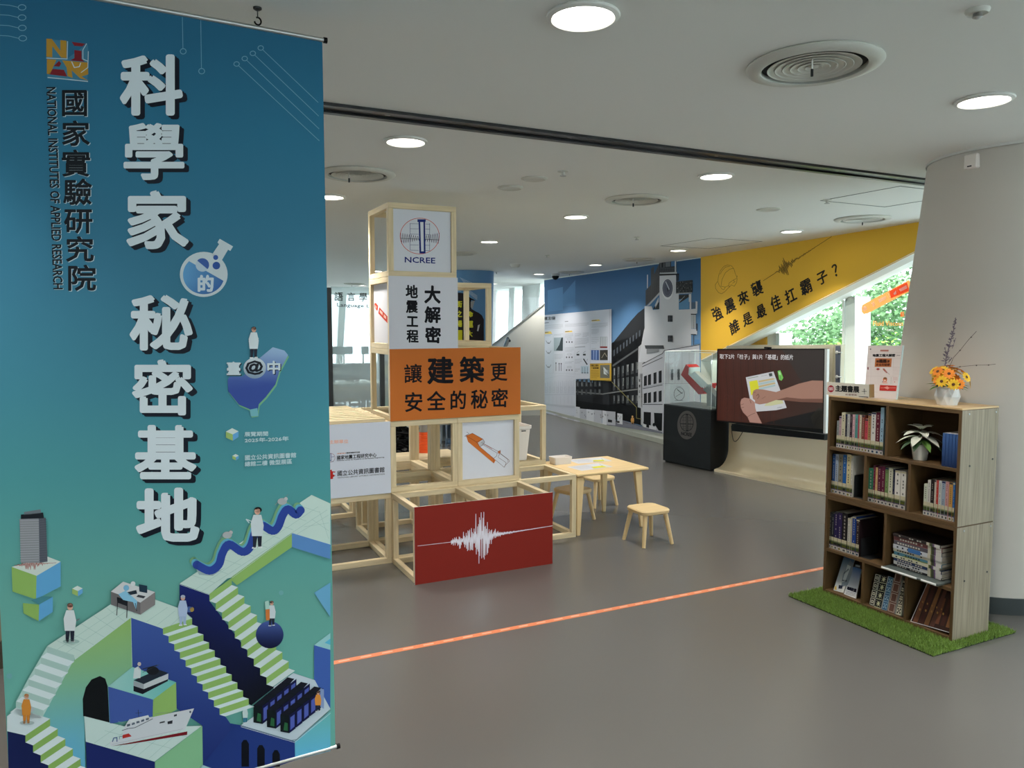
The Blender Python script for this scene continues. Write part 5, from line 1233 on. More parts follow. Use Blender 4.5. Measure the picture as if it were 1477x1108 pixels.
m = MB(); zt = bq(1048, 499).z; p, q = bq(1048, 499), bq(1202, 497); p0, q0 = Vector((p.x, p.y, .60)), Vector((q.x, q.y, .60))
m.prism([p0, q0, q, p], TBk * .03); m.build('back_board', BRD, t)
m = MB(); q2 = bq(1204, 497); q3 = bq(1213.5, 497); 
m.prism([Vector((q2.x, q2.y, .5)), Vector((q3.x, q3.y, .5)), q3, q2], TBk * .05); m.build('side_frame', BRD, t)
m = MB(); m.prism([bq(1205.5, 499, .155), bq(1212, 499, .155), bq(1212, 570, .155), bq(1205.5, 570, .155)], TN * .004); m.build('slate_strip', mat('slate_blue', (104, 110, 124), rough=.5), t)
for y in (508.5, 543.5):
    c = bq(1207, y, .15); m = MB().tube([c, c + TD * .05], .005, 8); m.lathe([(.0001, -.004), (.016, 0), (.0001, .004)], o=c, n=12, M=Matrix.Rotation(pi / 2, 4, 'Y')); m.build('hook', WHITE, t, smooth=True)
# the screen
def tvp(x, y, off=0): return on_plane(x, y, TL - TBk * 0 + TBk * off, TN)
TQ = [tvp(1034.8, 503.6), tvp(1191.5, 503.4), tvp(1189.3, 625.5), tvp(1032.6, 607.2)]
t = thing('flat_screen', 'large flat screen showing two hands over a paper sheet', 'screen', tuple((TQ[2] + TQ[3]) / 2))
m = MB(); m.prism(TQ, TBk * .035); m.build('housing', BLACK, t, bevel=.003)
m = MB(); cen = sum(TQ, Vector()) / 4; m.prism([cen + (q - cen) * .7 + TBk * .035 for q in TQ], TBk * .09); m.build('wall_mount', DARK, t)
a = Art(mapper(TL, TN), TN, dz=.0006, k=.78); a.zoom(940, 480, 4.617); a.z = 2
sc = [(444, 116), (1148, 114), (1138, 642), (436, 582)]
def wd(x, y): return mixc((74, 30, 18), (56, 38, 30), (x - 1040) / 140)
a.poly(sc, wd); a.up()
random.seed(5)
for k in range(16):
    x = 450 + k * 24; a.line([(x, 125 + k), (x - 6 + k, 260), (x + 10, 400), (x + 4, 575 + k * 2)], .5, (82, 38, 26) if k % 2 else (38, 14, 12))
a.ring(500, 470, 22, 60, .5, (84, 42, 30), 14); a.ring(500, 470, 10, 34, .5, (84, 42, 30), 12)
a.poly([(870, 114), (1148, 114), (1143, 330), (1000, 330)], (52, 42, 38)); a.poly([(740, 604), (1120, 515), (1138, 520), (1136, 642), (1060, 634)], (16, 12, 12)); a.poly([(1060, 560), (1110, 500), (1138, 510), (1136, 642), (1080, 636)], (40, 38, 30)); a.up()
a.poly([(628, 297), (812, 258), (900, 500), (830, 516), (692, 526), (655, 440)], (206, 208, 210)); a.up()
a.poly([(650, 325), (705, 315), (716, 372), (690, 400), (664, 418)], (222, 220, 50)); 
for i in range(4): a.poly([(712, 320 + i * 17), (822, 300 + i * 15), (826, 310 + i * 15), (714, 332 + i * 17)], (200, 180, 130) if i % 2 == 0 else (170, 196, 196))
a.poly([(780, 272), (802, 268), (806, 288), (786, 292)], (60, 70, 66)); a.line([(640, 305), (710, 292)], .8, (120, 140, 110)); a.line([(730, 290), (770, 282)], .5, (150, 150, 150)); a.poly([(812, 298), (822, 296), (840, 340), (830, 346)], (206, 222, 226)); a.poly([(750, 488), (780, 450), (870, 448), (880, 470), (800, 486)], (206, 206, 160)); a.line([(838, 500), (870, 494)], .5, (90, 90, 90))
a.poly([(840, 255), (858, 250), (878, 300), (866, 320), (850, 312)], (122, 206, 92)); a.up(); a.poly([(846, 262), (856, 260), (862, 278), (852, 282)], (196, 232, 180)); a.line([(858, 290), (862, 312)], .6, (50, 110, 60))
sk, sk2 = (168, 126, 108), (118, 80, 66)
a.poly([(1143, 320), (1070, 318), (980, 340), (900, 370), (830, 395), (745, 378), (700, 375), (680, 385), (672, 410), (676, 440), (690, 450), (690, 470), (720, 478), (770, 470), (830, 448), (900, 452), (1000, 462), (1100, 462), (1141, 466)], sk); a.up()
a.poly([(830, 448), (900, 430), (1000, 440), (1141, 440), (1141, 466), (1000, 462), (900, 452)], sk2); a.line([(700, 420), (712, 408), (718, 425), (706, 440)], .9, sk2); a.line([(680, 400), (695, 395)], .6, sk2); a.line([(735, 440), (760, 425)], .5, sk2)
a.poly([(600, 442), (620, 432), (660, 440), (688, 462), (692, 500), (700, 530), (736, 604), (655, 596), (640, 560), (610, 530), (596, 500), (592, 465)], (176, 134, 120)); a.up()
for pts in ([(598, 480), (615, 474)], [(600, 500), (616, 496)], [(640, 560), (665, 545), (690, 535)], [(655, 445), (664, 470)]): a.line(pts, .7, sk2)
a.text('取下2片「柱子」與1片「基礎」的紙片', [(456, 142), (944, 146), (944, 182), (456, 174)], (255, 255, 255), 0, 'box')
a.into(MB()).build('picture', SCREEN, t)
m = MB(); m.prism([tvp(1189.6, 503.5, -.002), tvp(1193.2, 503.5, -.002), tvp(1190.8, 625.5, -.002), tvp(1187.6, 625.5, -.002)], TBk * .03); m.build('side_trim', WHITE, t)
m = MB(); m.prism([tvp(1055.5, 611.5, .03), tvp(1189, 627, .03), tvp(1189, 635, .03), tvp(1055.5, 621.5, .03)], TBk * .08); 
tag(m.build('sound_bar', BLACK, loc=tuple(tvp(1120, 630, .07)), bevel=.004), 'long black sound bar under the flat screen', 'speaker')
c = tvp(1107, 502.6, .02); m = MB(); m.box(tuple(c + Vector((-.012, -.035, -.002))), tuple(c + Vector((.02, .035, .014)))); tag(m.build('web_camera', BLACK, loc=tuple(c), bevel=.003), 'small black camera clipped on top of the flat screen', 'camera')
cb_ = []
for i in range(13):
    q = i / 12; x = 1055 + 20 * q; y = 614 + 22 * sin(q * pi) + 2 * q; cb_.append(tvp(x - 5 * sin(q * pi), y, .05 + .03 * sin(pi * q)))
tag(MB().tube(cb_, .0035, 6).build('power_cord', BLACK, loc=tuple(cb_[0]), smooth=True), 'thin black cord looping below the flat screen', 'cord')

# ================================================================== grass mat and bookcase
BX, BY0, BY1, BZ = 3.40, 2.233, 2.992, 1.116; BD_ = .272
mt = thing('artificial_grass_mat', 'green artificial grass mat under the bookcase', 'mat', (3.48, 2.6, 0))
MX0, MX1, MY0, MY1 = 3.185, 3.79, 2.175, 3.03
MB().box((MX0, MY0, 0), (MX1, MY1, .006)).build('backing', mat('mat_backing', (38, 52, 26), rough=.9), mt)
g1 = mat('grass_blades', (120, 150, 66), rough=.7, var=.42, scale=90)
r = random.Random(2); vs = []; fs = []
for k in range(42000):
    x = r.uniform(MX0 - .004, MX1 + .004); y = r.uniform(MY0 - .004, MY1 + .004)
    if BX + .02 < x < BX + BD_ - .02 and BY0 + .03 < y < BY1 - .03: continue
    an = r.uniform(0, 2 * pi); h = r.uniform(.010, .023) if not (BX - .004 < x < BX + BD_ + .004 and BY0 - .004 < y < BY1 + .004) else .004
    ln = r.uniform(.2, .9) * h; dx_, dy_ = cos(an), sin(an); w_ = .0021; o = len(vs); lx, ly = r.uniform(-1, 1) * ln, r.uniform(-1, 1) * ln
    vs += [(x - dx_ * w_, y - dy_ * w_, .005), (x + dx_ * w_, y + dy_ * w_, .005), (x + lx, y + ly, .005 + h)]; fs.append((o, o + 1, o + 2))
m = MB(); m.add(vs, fs); o = m.build('grass_pile', g1, mt); o['kind'] = 'stuff'
# bookcase, two stacked units
FRW = mat('dark_walnut_laminate', (92, 68, 38), rough=.6, var=.14, scale=4, stretch=(8, 8, 1))
FRH = mat('dark_walnut_laminate_h', (92, 68, 38), rough=.6, var=.14, scale=4, stretch=(8, 1, 8))
TOPM = mat('oak_laminate', (206, 172, 124), rough=.35, var=.08, scale=4, stretch=(8, 1, 8))
GREYW = mat('grey_wood_grain_side', (138, 127, 110), rough=.6, var=.3, scale=7, stretch=(14, 14, .5), bump=.06, bscale=20)
Z0 = .008
def bcase(z0, z1, zs, ups_lo, ups_hi, label, name='bookcase'):
    t = thing(name, label, 'bookcase', (BX + BD_ / 2, (BY0 + BY1) / 2, z0), 0, 'stacked walnut bookcase units')
    p = .015
    def bx_(n, a_, b_, m_, bev=.0008): MB().box(a_, b_).build(n, m_, t, bevel=bev)
    bx_('side_panel', (BX, BY0, z0), (BX + BD_, BY0 + p, z1), FRW); bx_('side_panel', (BX, BY1 - p, z0), (BX + BD_, BY1, z1), FRW)
    bx_('outer_veneer', (BX + .001, BY0 - .0012, z0 + .003), (BX + BD_ - .001, BY0, z1 - .003), GREYW, 0); bx_('outer_veneer', (BX + .001, BY1, z0 + .003), (BX + BD_ - .001, BY1 + .0012, z1 - .003), GREYW, 0)
    bx_('bottom_panel', (BX, BY0 + p, z0), (BX + BD_, BY1 - p, z0 + .018), FRH); bx_('top_panel', (BX, BY0 + p, z1 - .018), (BX + BD_, BY1 - p, z1), FRH)
    bx_('shelf', (BX + .001, BY0 + p, zs - .016), (BX + BD_ - .006, BY1 - p, zs), FRH)
    bx_('back_panel', (BX + BD_ - .006, BY0 + p, z0 + .018), (BX + BD_, BY1 - p, z1 - .018), FRH, 0)
    for y in ups_hi: bx_('divider', (BX + .001, y - .0075, zs), (BX + BD_ - .006, y + .0075, z1 - .018), FRW)
    for y in ups_lo: bx_('divider', (BX + .001, y - .0075, z0 + .018), (BX + BD_ - .006, y + .0075, zs - .016), FRW)
    for (x, z) in ((.05, z1 - .02), (.25, z1 - .02), (.07, (z0 + z1) / 2 + .01), (.24, (z0 + z1) / 2 + .03)):
        m = MB(); m.lathe([(.0001, 0), (.0045, 0), (.0045, .002), (.0001, .002)], o=(BX + x, BY0 - .0012, z), n=10, M=Matrix.Rotation(pi / 2, 4, 'X')); m.build('screw', DARK if z < z1 - .05 else STEEL, t)
    return t
SEAM = .556
ub = bcase(Z0, SEAM, .262, (2.735, 2.482), (2.613,), 'lower walnut bookcase unit with grey side panels')
ut = bcase(SEAM + .001, BZ - .008, .832, (2.745, 2.489), (2.625,), 'upper walnut bookcase unit with a light oak top')
MB().box((BX - .002, BY0 - .001, BZ - .008), (BX + BD_, BY1 + .001, BZ)).build('oak_top', TOPM, ut, bevel=.001)
SH = {1: .832, 2: SEAM + .019, 3: .262, 4: Z0 + .018}       # shelf surface heights

COVER = print_mat('book_cover', .45, spec=.2)
def CC(c, k=.88): return C(*c, k=k)
def book_mesh(w, d, h, col, r, label=True, title=True, tcol=None):
    """spine faces -x; width along -y from y=0; origin bottom front left"""
    m = MB(); c = CC(col); pg = CC((196, 190, 172))
    m.box((0.0, -w + .0006, 0), (d, -.0006, h), 0, c)
    m.box((.004, -w + .002, h), (d - .002, -.002, h + .0004), 0, pg)
    z = -.0005
    def strip(z0, z1, cc, e=.0005, y0=0.0, y1=1.0): m.add([(-e, -w * y0 - .0007, z0), (-e, -w * y1 + .0007, z0), (-e, -w * y1 + .0007, z1), (-e, -w * y0 - .0007, z1)], [(0, 1, 2, 3)], 0, CC(cc))
    if label:
        strip(.0, .019, (206, 202, 196)); strip(.019, .024, (104, 88, 116)); strip(.024, .041, (66, 74, 48)); strip(.041, .047, (130, 136, 96)); strip(.047, .066, (200, 190, 160)); strip(.004, .015, r.choice([(60, 60, 64), (30, 60, 90), (120, 110, 40), (90, 90, 96)]), .0009, .25, .75)
        strip(.027, .036, r.choice([(26, 30, 26), (70, 90, 40), (90, 96, 30)]), .0009, .1, .8)
    if title:
        lum = sum(col) / 3; tc = tcol or ((40, 38, 40) if lum > 110 else (214, 206, 190)); z1 = h - .012; zz = .069
        n = max(3, int((z1 - zz) / max(.006, w * .5)))
        for i in range(n):
            if r.random() < .25: continue
            z_ = z1 - (i + .15) * (z1 - zz) / n; hh = (z1 - zz) / n * .62
            strip(z_ - hh, z_, mixc(tc, col, .35), .0008, .36, .64)
        if r.random() < .4: strip(h - .01, h - .002, r.choice([(60, 60, 66), (206, 196, 160), (40, 50, 90)]), .0006)
    return m
def put_books(row, names, lst, shelf, zz, dpt=.15, inset=.022, lean=0.0):
    r = random.Random(row * 10 + len(lst)); cnt = {}
    for i, (x0, x1, zt, col, cn) in enumerate(lst):
        y0, y1 = x0, x1; w = max(.004, y0 - y1)
        m = book_mesh(w, dpt, zt, col, r)
        o = m.build('book', COVER, loc=(BX + inset, y0, zz), local=True)
        if lean: o.matrix_world = Matrix.Translation((BX + inset, y0, zz)) @ Matrix.Rotation(lean, 4, 'X')
        ordn = ('first', 'second', 'third', 'fourth', 'fifth', 'sixth', 'seventh', 'eighth', 'ninth', 'tenth', 'eleventh', 'twelfth', 'thirteenth', 'fourteenth', 'fifteenth', 'sixteenth')[i]
        tag(o, '%s book, %s from the left in the %s' % (cn, ordn, shelf), 'book', 'upright books in the ' + shelf)
def from_px(T, items, zshelf, X):
    """spine edges measured in the photograph -> shelf positions and heights in metres"""
    out = []
    for (xa, xb, yt, col, cn) in items:
        ym = yt
        pa, pb = T(xa, yt), T(xb, yt)
        a_, b_ = on_x(*pa, X), on_x(*pb, X)
        out.append((a_.y, b_.y, max(.05, (a_.z + b_.z) / 2 - zshelf), col, cn))
    return out
def ZT(ox, oy, sc): return lambda x, y: (ox + x / sc, oy + y / sc)
X_ = BX + .022
put_books(1, '', from_px(ZT(1180, 580, 11.08), [(302, 340, 300, (140, 146, 146), 'grey'), (341, 379, 228, (190, 160, 166), 'pale pink'), (380, 440, 170, (206, 200, 170), 'cream'), (441, 470, 195, (40, 42, 58), 'black'), (471, 512, 195, (188, 188, 184), 'light grey'), (513, 553, 195, (62, 44, 56), 'dark brown'),
    (554, 596, 200, (206, 164, 170), 'rose'), (597, 640, 200, (92, 156, 150), 'teal'), (641, 665, 205, (190, 84, 94), 'coral'), (666, 701, 205, (202, 190, 166), 'beige'), (702, 752, 210, (128, 62, 48), 'rust'), (753, 803, 270, (198, 74, 86), 'bright red'), (804, 855, 185, (168, 130, 88), 'tan'),
    (856, 928, 165, (216, 212, 206), 'white'), (930, 998, 165, (96, 26, 46), 'wine red'), (1003, 1063, 90, (150, 180, 200), 'tall pale blue')], SH[1], X_), 'top left compartment', SH[1])
put_books(2, '', from_px(ZT(1180, 650, 12.31), [(152, 204, 40, (188, 150, 150), 'faded pink'), (205, 261, 62, (42, 42, 42), 'black'), (262, 312, 62, (44, 84, 142), 'navy'), (313, 366, 64, (160, 172, 190), 'blue-grey'), (368, 448, 78, (130, 126, 110), 'grey-green'), (449, 514, 78, (32, 96, 164), 'bright blue'),
    (515, 588, 72, (214, 202, 156), 'yellow-cream'), (589, 628, 96, (212, 208, 196), 'off-white')], SH[2], X_), 'second shelf left compartment', SH[2])
put_books(3, '', from_px(ZT(1240, 660, 9.231), [(86, 118, 188, (192, 188, 182), 'grey-white'), (122, 186, 142, (54, 128, 98), 'green'), (188, 211, 104, (112, 26, 58), 'thin maroon'), (213, 244, 132, (212, 172, 120), 'orange-topped'), (246, 294, 116, (92, 26, 54), 'maroon'), (295, 342, 118, (98, 28, 56), 'dark maroon'), (344, 388, 134, (112, 140, 84), 'olive green'),
    (390, 446, 142, (206, 204, 180), 'pale cream'), (447, 472, 156, (30, 34, 62), 'thin black'), (474, 548, 176, (224, 220, 212), 'white'), (553, 622, 186, (224, 220, 212), 'thick white')], SH[2], X_), 'second shelf middle compartment', SH[2])
put_books(4, '', from_px(ZT(1240, 660, 9.231), [(858, 908, 352, (200, 204, 184), 'pale green'), (910, 950, 300, (212, 208, 200), 'white'), (951, 998, 290, (34, 28, 28), 'black'), (999, 1025, 300, (210, 198, 180), 'cream'), (1026, 1055, 302, (188, 62, 52), 'red'), (1056, 1096, 310, (198, 198, 194), 'grey-white'), (1097, 1146, 316, (154, 168, 184), 'grey-blue'),
    (1147, 1190, 322, (206, 152, 150), 'salmon'), (1196, 1244, 332, (204, 152, 82), 'orange'), (1246, 1276, 334, (44, 104, 172), 'blue')], SH[2], X_), 'second shelf right compartment', SH[2], lean=0)
put_books(5, '', from_px(ZT(1180, 725, 12.31), [(135, 160, 132, (112, 36, 36), 'dark red'), (161, 206, 142, (152, 54, 40), 'brick red'), (207, 244, 176, (58, 56, 56), 'charcoal'), (246, 292, 196, (34, 40, 50), 'black'), (293, 360, 168, (44, 34, 80), 'indigo'), (361, 430, 184, (46, 36, 84), 'dark indigo'),
    (431, 528, 190, (30, 28, 32), 'thick black'), (530, 580, 280, (206, 202, 192), 'off-white'), (581, 612, 262, (190, 180, 158), 'beige'), (613, 680, 250, (28, 66, 144), 'royal blue'), (682, 744, 300, (46, 32, 36), 'dark brown')], SH[3], X_), 'third shelf left compartment', SH[3])
# blue set at the right of the top shelf
r = random.Random(8); bw = .0165
for i in range(5):
    y = BY0 + .016 + bw * (5 - i)
    m = MB(); h = .158
    m.box((0, -bw + .0008, 0), (.13, -.0008, h), 0, CC((30, 60, 116))); 
    m.add([(-.0005, -.001, 0), (-.0005, -bw + .001, 0), (-.0005, -bw + .001, h), (-.0005, -.001, h)], [(0, 1, 2, 3)], 0, [CC((24, 44, 84)), CC((24, 44, 84)), CC((70, 104, 160)), CC((70, 104, 160))])
    m.box((.003, -bw + .002, h), (.128, -.002, h + .0006), 0, CC((196, 196, 200)))
    o = m.build('book', COVER, loc=(BX + .012, y, SH[1]), local=True); tag(o, 'blue magazine-like volume, %s of the five blue ones on the top shelf' % ('leftmost', 'second', 'middle', 'fourth', 'rightmost')[i], 'book', 'blue volumes on the top shelf')
# black bookends
def bookend(y, zz, h, lb):
    m = MB(); m.box((BX + .03, y - .0015, zz), (BX + .16, y, zz + h)); m.box((BX + .03, y - .06, zz), (BX + .13, y - .0015, zz + .0015)); tag(m.build('bookend', DARK, loc=(BX + .09, y, zz), bevel=.0005), lb, 'bookend')
e2 = from_px(ZT(1180, 650, 12.31), [(590, 630, 96, 0, '')], SH[2], X_)[0][1]; bookend(e2 - .003, SH[2], .12, 'black bookend beside the off-white book on the second shelf')
e4 = from_px(ZT(1240, 660, 9.231), [(858, 900, 352, 0, '')], SH[2], X_)[0][0]; bookend(e4 + .004, SH[2], .11, 'black bookend left of the pale green book')
e5 = from_px(ZT(1180, 725, 12.31), [(682, 746, 300, 0, '')], SH[3], X_)[0][1]; bookend(e5 - .002, SH[3], .10, 'black bookend beside the dark brown book on the third shelf')
# flat stack on the third shelf
cols = [((52, 46, 46), 'black'), ((118, 74, 74), 'dull red'), ((92, 88, 96), 'grey-brown'), ((206, 208, 214), 'white and blue'), ((204, 200, 178), 'cream'), ((84, 132, 150), 'sea blue'), ((204, 202, 176), 'pale yellow'), ((44, 60, 96), 'navy'), ((208, 208, 208), 'white'), ((40, 40, 42), 'thin black')]
z = SH[3] + .0005; yl, yr = 2.575, 2.31
hh = [.014, .021, .02, .021, .016, .017, .016, .015, .018, .010]
zs_ = z + .014
for i in range(len(cols) - 1, -1, -1):
    (c, cn) = cols[i]; h = hh[i]; off = r.uniform(-.004, .006); ds = r.uniform(-.004, .004)
    m = MB(); L_ = .262 - abs(off); m.box((0, -L_, 0), (.17, 0, h - .0006), 0, CC(c)); m.box((.002, -L_ + .002, .0015), (.171, -L_ - .0004 + .0, h - .002), 0, CC((196, 190, 176)))
    def fs_(y0, y1, z0, z1, cc, e=.0006): m.add([(-e, -L_ * y0, h * z0), (-e, -L_ * y1, h * z0), (-e, -L_ * y1, h * z1), (-e, -L_ * y0, h * z1)], [(0, 1, 2, 3)], 0, CC(cc))
    lum = sum(c) / 3; tc = (40, 44, 60) if lum > 120 else (206, 200, 190)
    for q in range(10):
        if r.random() < .75: fs_(.08 + q * .055, .08 + q * .055 + .036, .3, .68, tc)
    if i == 3: fs_(.32, .58, 0, 1, (70, 120, 180), .0009)
    if i == 5: fs_(.2, .72, .05, .25, (140, 150, 50), .0009)
    fs_(.72, .78, 0, 1, (204, 198, 180), .001); fs_(.78, .80, 0, 1, (110, 120, 60), .001); fs_(.80, .85, 0, 1, (70, 74, 60), .001); fs_(.85, .88, 0, 1, (110, 84, 120), .001); fs_(.88, .99, 0, 1, (214, 210, 204), .001)
    o = m.build('book', COVER, loc=(BX + .02 + ds, yl + off, zs_), local=True)
    tag(o, '%s book lying in the flat stack, %s from its top' % (cn, ('first', 'second', 'third', 'fourth', 'fifth', 'sixth', 'seventh', 'eighth', 'ninth', 'tenth')[i]), 'book', 'books lying flat on the third shelf'); zs_ += h
t = thing('magazine_holder', 'flat dark folder with white edges sticking out under the book stack', 'folder', (BX - .02, 2.45, z))
MB().box((BX - .035, 2.29, z), (BX + .15, 2.597, z + .011)).build('cover', mat('green_grey_folder', (84, 92, 90), rough=.35), t, bevel=.003)
MB().tube([(BX - .036, 2.595, z + .006), (BX - .037, 2.40, z + .006)], .0052, 8).build('edge_binding', WHITE, t, smooth=True); MB().tube([(BX - .037, 2.375, z + .006), (BX - .037, 2.30, z + .006)], .0056, 8).build('edge_binding', WHITE, t, smooth=True)
# bottom row: leaning covers
def lean_card(name, cat, label, px, draw, col, depth0, lean=.42, th=.006, k=1.1):
    """card standing on the lowest shelf leaning back; px = photo corners TL,TR,BR,BL"""
    P0 = Vector((depth0, 0, SH[4])); N = Vector((-cos(lean), 0, sin(lean)))
    a = Art(mapper(P0, N), N, dz=.0004, k=k)
    a.raw(px, [(0, 1, 2, 3)], col); a.up(); draw(a)
    m = MB(); a.into(m, 0); Q = [on_plane(x, y, P0, N) for x, y in px]; zmin = min(q.z for q in Q)
    dz_ = Vector((0, 0, SH[4] + .0005 - zmin)) if zmin < SH[4] else Vector((0, 0, 0))
    m.prism(Q, -N * th, 1, CC((200, 200, 200))); m.v = [tuple(Vector(v) + dz_) for v in m.v]
    return tag(m.build(name, [PRINT, WHITE], loc=(depth0, Q[3].y, SH[4])), label, cat)
T6 = ZT(1190, 800, 7.385)
def bluefade(x, y): return vgrad([(808, (44, 84, 118)), (822, (84, 124, 170)), (845, (120, 152, 190)), (862, (206, 204, 196))])(x, y)
def d1(a):
    a.zoom(1190, 800, 7.385); a.poly([(270, 110), (300, 160), (290, 240), (240, 380), (170, 400), (190, 260)], (120, 130, 140)); a.up(); a.poly([(240, 160), (275, 180), (215, 340), (180, 350)], (176, 184, 188)); a.poly([(185, 320), (235, 325), (230, 345), (180, 335)], (70, 76, 84)); a.poly([(200, 250), (250, 200), (255, 220), (205, 262)], (84, 92, 100)); a.text('圖解', [(148, 378), (188, 382), (182, 420), (142, 415)], (40, 44, 60), .5); a.poly([(100, 400), (120, 380), (125, 430), (100, 428)], (190, 160, 80))
lean_card('booklet', 'booklet', 'blue booklet cover with a rocket-like shape in the lowest left compartment', [T6(205, 55), T6(318, 95), T6(190, 462), T6(88, 432)], d1, bluefade, BX + .04, .35)
def d2(a):
    a.zoom(1190, 800, 7.385); a.text('建築防震', [(240, 375), (335, 402), (330, 440), (232, 405)], (24, 26, 40), .7); 
    for i in range(3): a.line([(226 - i * 3, 422 + i * 14), (325 - i * 3, 452 + i * 14)], .5, (50, 54, 70))
    a.poly([(322, 135), (378, 148), (376, 180), (318, 165)], (90, 104, 120)); a.up(); a.poly([(330, 146), (372, 156), (370, 170), (327, 160)], (180, 186, 190))
def bf2(x, y): return vgrad([(815, (44, 84, 122)), (828, (70, 104, 160)), (848, (150, 164, 196)), (858, (212, 212, 212))])(x, y)
lean_card('booklet', 'booklet', 'blue and white booklet with black title in the lowest left compartment', [T6(322, 80), T6(388, 100), T6(322, 505), T6(198, 452)] if False else [T6(300, 165), T6(388, 190), T6(325, 505), T6(200, 455)], d2, bf2, BX + .036, .35)
pats = [((40, 40, 42), (196, 192, 176), 'square rings'), ((34, 36, 38), (206, 206, 170), 'black floral tiles'), ((66, 100, 134), (150, 180, 200), 'blue flower tiles'), ((110, 78, 70), (190, 174, 160), 'brown framed panels'), ((206, 200, 180), (50, 44, 44), 'cream rosette tiles')]
cx_ = [((535, 262), (588, 275), (520, 612), (466, 592)), ((598, 275), (670, 288), (592, 638), (522, 615)), ((675, 290), (728, 305), (655, 655), (602, 640)), ((748, 240), (825, 262), (735, 685), (662, 660)), ((832, 330), (850, 335), (812, 708), (745, 688))]
for i, ((bcol, fcol, nm), q) in enumerate(zip(pats, cx_)):
    def dd(a, i=i, q=q, fcol=fcol, bcol=bcol):
        a.zoom(1190, 800, 7.385); n = 4
        for k in range(n):
            def pt(u, v): 
                v = (k + v) / n; tl, tr, br_, bl_ = q; A = [tl[j] * (1 - v) + bl_[j] * v for j in (0, 1)]; B = [tr[j] * (1 - v) + br_[j] * v for j in (0, 1)]; return (A[0] + (B[0] - A[0]) * u, A[1] + (B[1] - A[1]) * u)
            if i in (0, 3): a.line([pt(.12, .1), pt(.88, .1), pt(.88, .9), pt(.12, .9), pt(.12, .1)], .8, fcol); 
            if i == 0: a.line([pt(.35, .35), pt(.65, .35), pt(.65, .65), pt(.35, .65), pt(.35, .35)], .9, fcol)
            if i == 1: a.poly([pt(.5, .15), pt(.62, .45), pt(.85, .5), pt(.62, .58), pt(.5, .88), pt(.38, .58), pt(.15, .5), pt(.38, .45)], fcol); a.line([pt(.05, .98), pt(.95, .98)], .8, fcol); a.line([pt(.2, .2), pt(.8, .8)], .5, fcol); a.line([pt(.8, .2), pt(.2, .8)], .5, fcol)
            if i in (2, 4):
                for u, v in ((.5, .5), (.3, .3), (.7, .3), (.3, .7), (.7, .7)): c_ = pt(u, v); a.ell(c_[0], c_[1], 8, 10, fcol, 8)
                a.line([pt(.05, .02), pt(.95, .02), pt(.95, .98), pt(.05, .98), pt(.05, .02)], .45, fcol)
    lean_card('game_box', 'box', 'slim box patterned with %s, %s in the lowest middle compartment' % (nm, ('leftmost', 'second', 'middle', 'fourth', 'rightmost')[i]), [T6(*p) for p in q], dd, bcol, BX + .03, .30, .02)
def d3(a):
    a.zoom(1190, 800, 7.385)
    for k in range(8):
        x = 935 + k * 58; a.poly([(x + 165, 330 + k * 26), (x + 200, 340 + k * 26), (x + 48, 780 + k * 16), (x, 765 + k * 16)] if k < 4 else [(x + 90, 520 + (k - 4) * 12), (x + 120, 526 + (k - 4) * 12), (x + 40, 800 + (k - 4) * 20), (x, 790 + (k - 4) * 20)], [(112, 70, 52), (74, 46, 40), (128, 88, 58), (92, 62, 54)][k % 4])
    a.up()
    for k in range(5): a.ell(1010 + k * 62, 640 + k * 12, 10, 14, (160, 116, 66), 8); a.ell(1040 + k * 50, 560 + k * 20, 8, 12, (150, 104, 60), 8)
    a.line([(912, 765), (1118, 295)], .9, (196, 190, 190)); a.line([(912, 765), (1330, 890)], .9, (196, 190, 190))
lean_card('picture_board', 'board', 'brown picture board of old book spines leaning in the lowest right compartment', [T6(1118, 295), T6(1340, 345), T6(1335, 890), T6(908, 765)], d3, (60, 42, 38), BX + .02, .38, .004)

# ================================================================== on top of the bookcase
TZ = BZ + .0005
def stand_card(name, cat, label, px, draw, col, x, th=.003, lean=0.0, k=1.15, extra=None):
    P0 = Vector((x, 0, TZ)); N = Vector((-cos(lean), 0, sin(lean)))
    a = Art(mapper(P0, N), N, dz=.0003, k=k); a.raw(px, [(0, 1, 2, 3)], col); a.up(); draw(a)
    t = thing(name, label, cat, tuple(on_plane(*px[3], P0, N))); WM[t.name] = Matrix.Translation(on_plane(*px[3], P0, N))
    Q = [on_plane(*p, P0, N) for p in px]; drop = Vector((0, 0, TZ - min(q.z for q in Q)))
    if abs(drop.z) > .05: drop = Vector((0, 0, 0))
    m = MB(); a.into(m, 0); m.prism([q for q in Q], -N * th, 1, CC((210, 210, 206))); m.v = [tuple(Vector(v) + drop) for v in m.v]
    m.build('printed_card', [PRINT_GLOSS, WHITE], t)
    return t, [q + drop for q in Q], N
T7 = ZT(1180, 540, 12.308)
def ds(a):
    a.zoom(1180, 540, 12.308); a.ell(228, 302, 55, 62, (146, 32, 44), 28); a.up()
    a.text('主題書展', [(308, 240), (728, 258), (728, 372), (308, 345)], (28, 28, 28), .9); a.text('新書專區', [(485, 388), (690, 398), (690, 428), (485, 418)], (150, 130, 126), .25)
    for x in (195, 235): a.line([(x, 278), (x + 28, 280), (x + 28, 325), (x, 322), (x, 278)], .7, (226, 206, 206)); a.line([(x, 300), (x + 28, 302)], .4, (226, 206, 206))
    a.line([(775, 350), (862, 350)], .6, (30, 30, 30)); a.line([(820, 300), (826, 400)], .6, (30, 30, 30)); a.ell(820, 350, 12, 8, (30, 30, 30), 8); a.line([(800, 318), (840, 330)], .4, (60, 60, 60))
    a.poly([(720, 436), (893, 446), (893, 464), (720, 446)], (30, 34, 48)); a.line([(200, 378), (260, 382)], .4, (190, 150, 150))
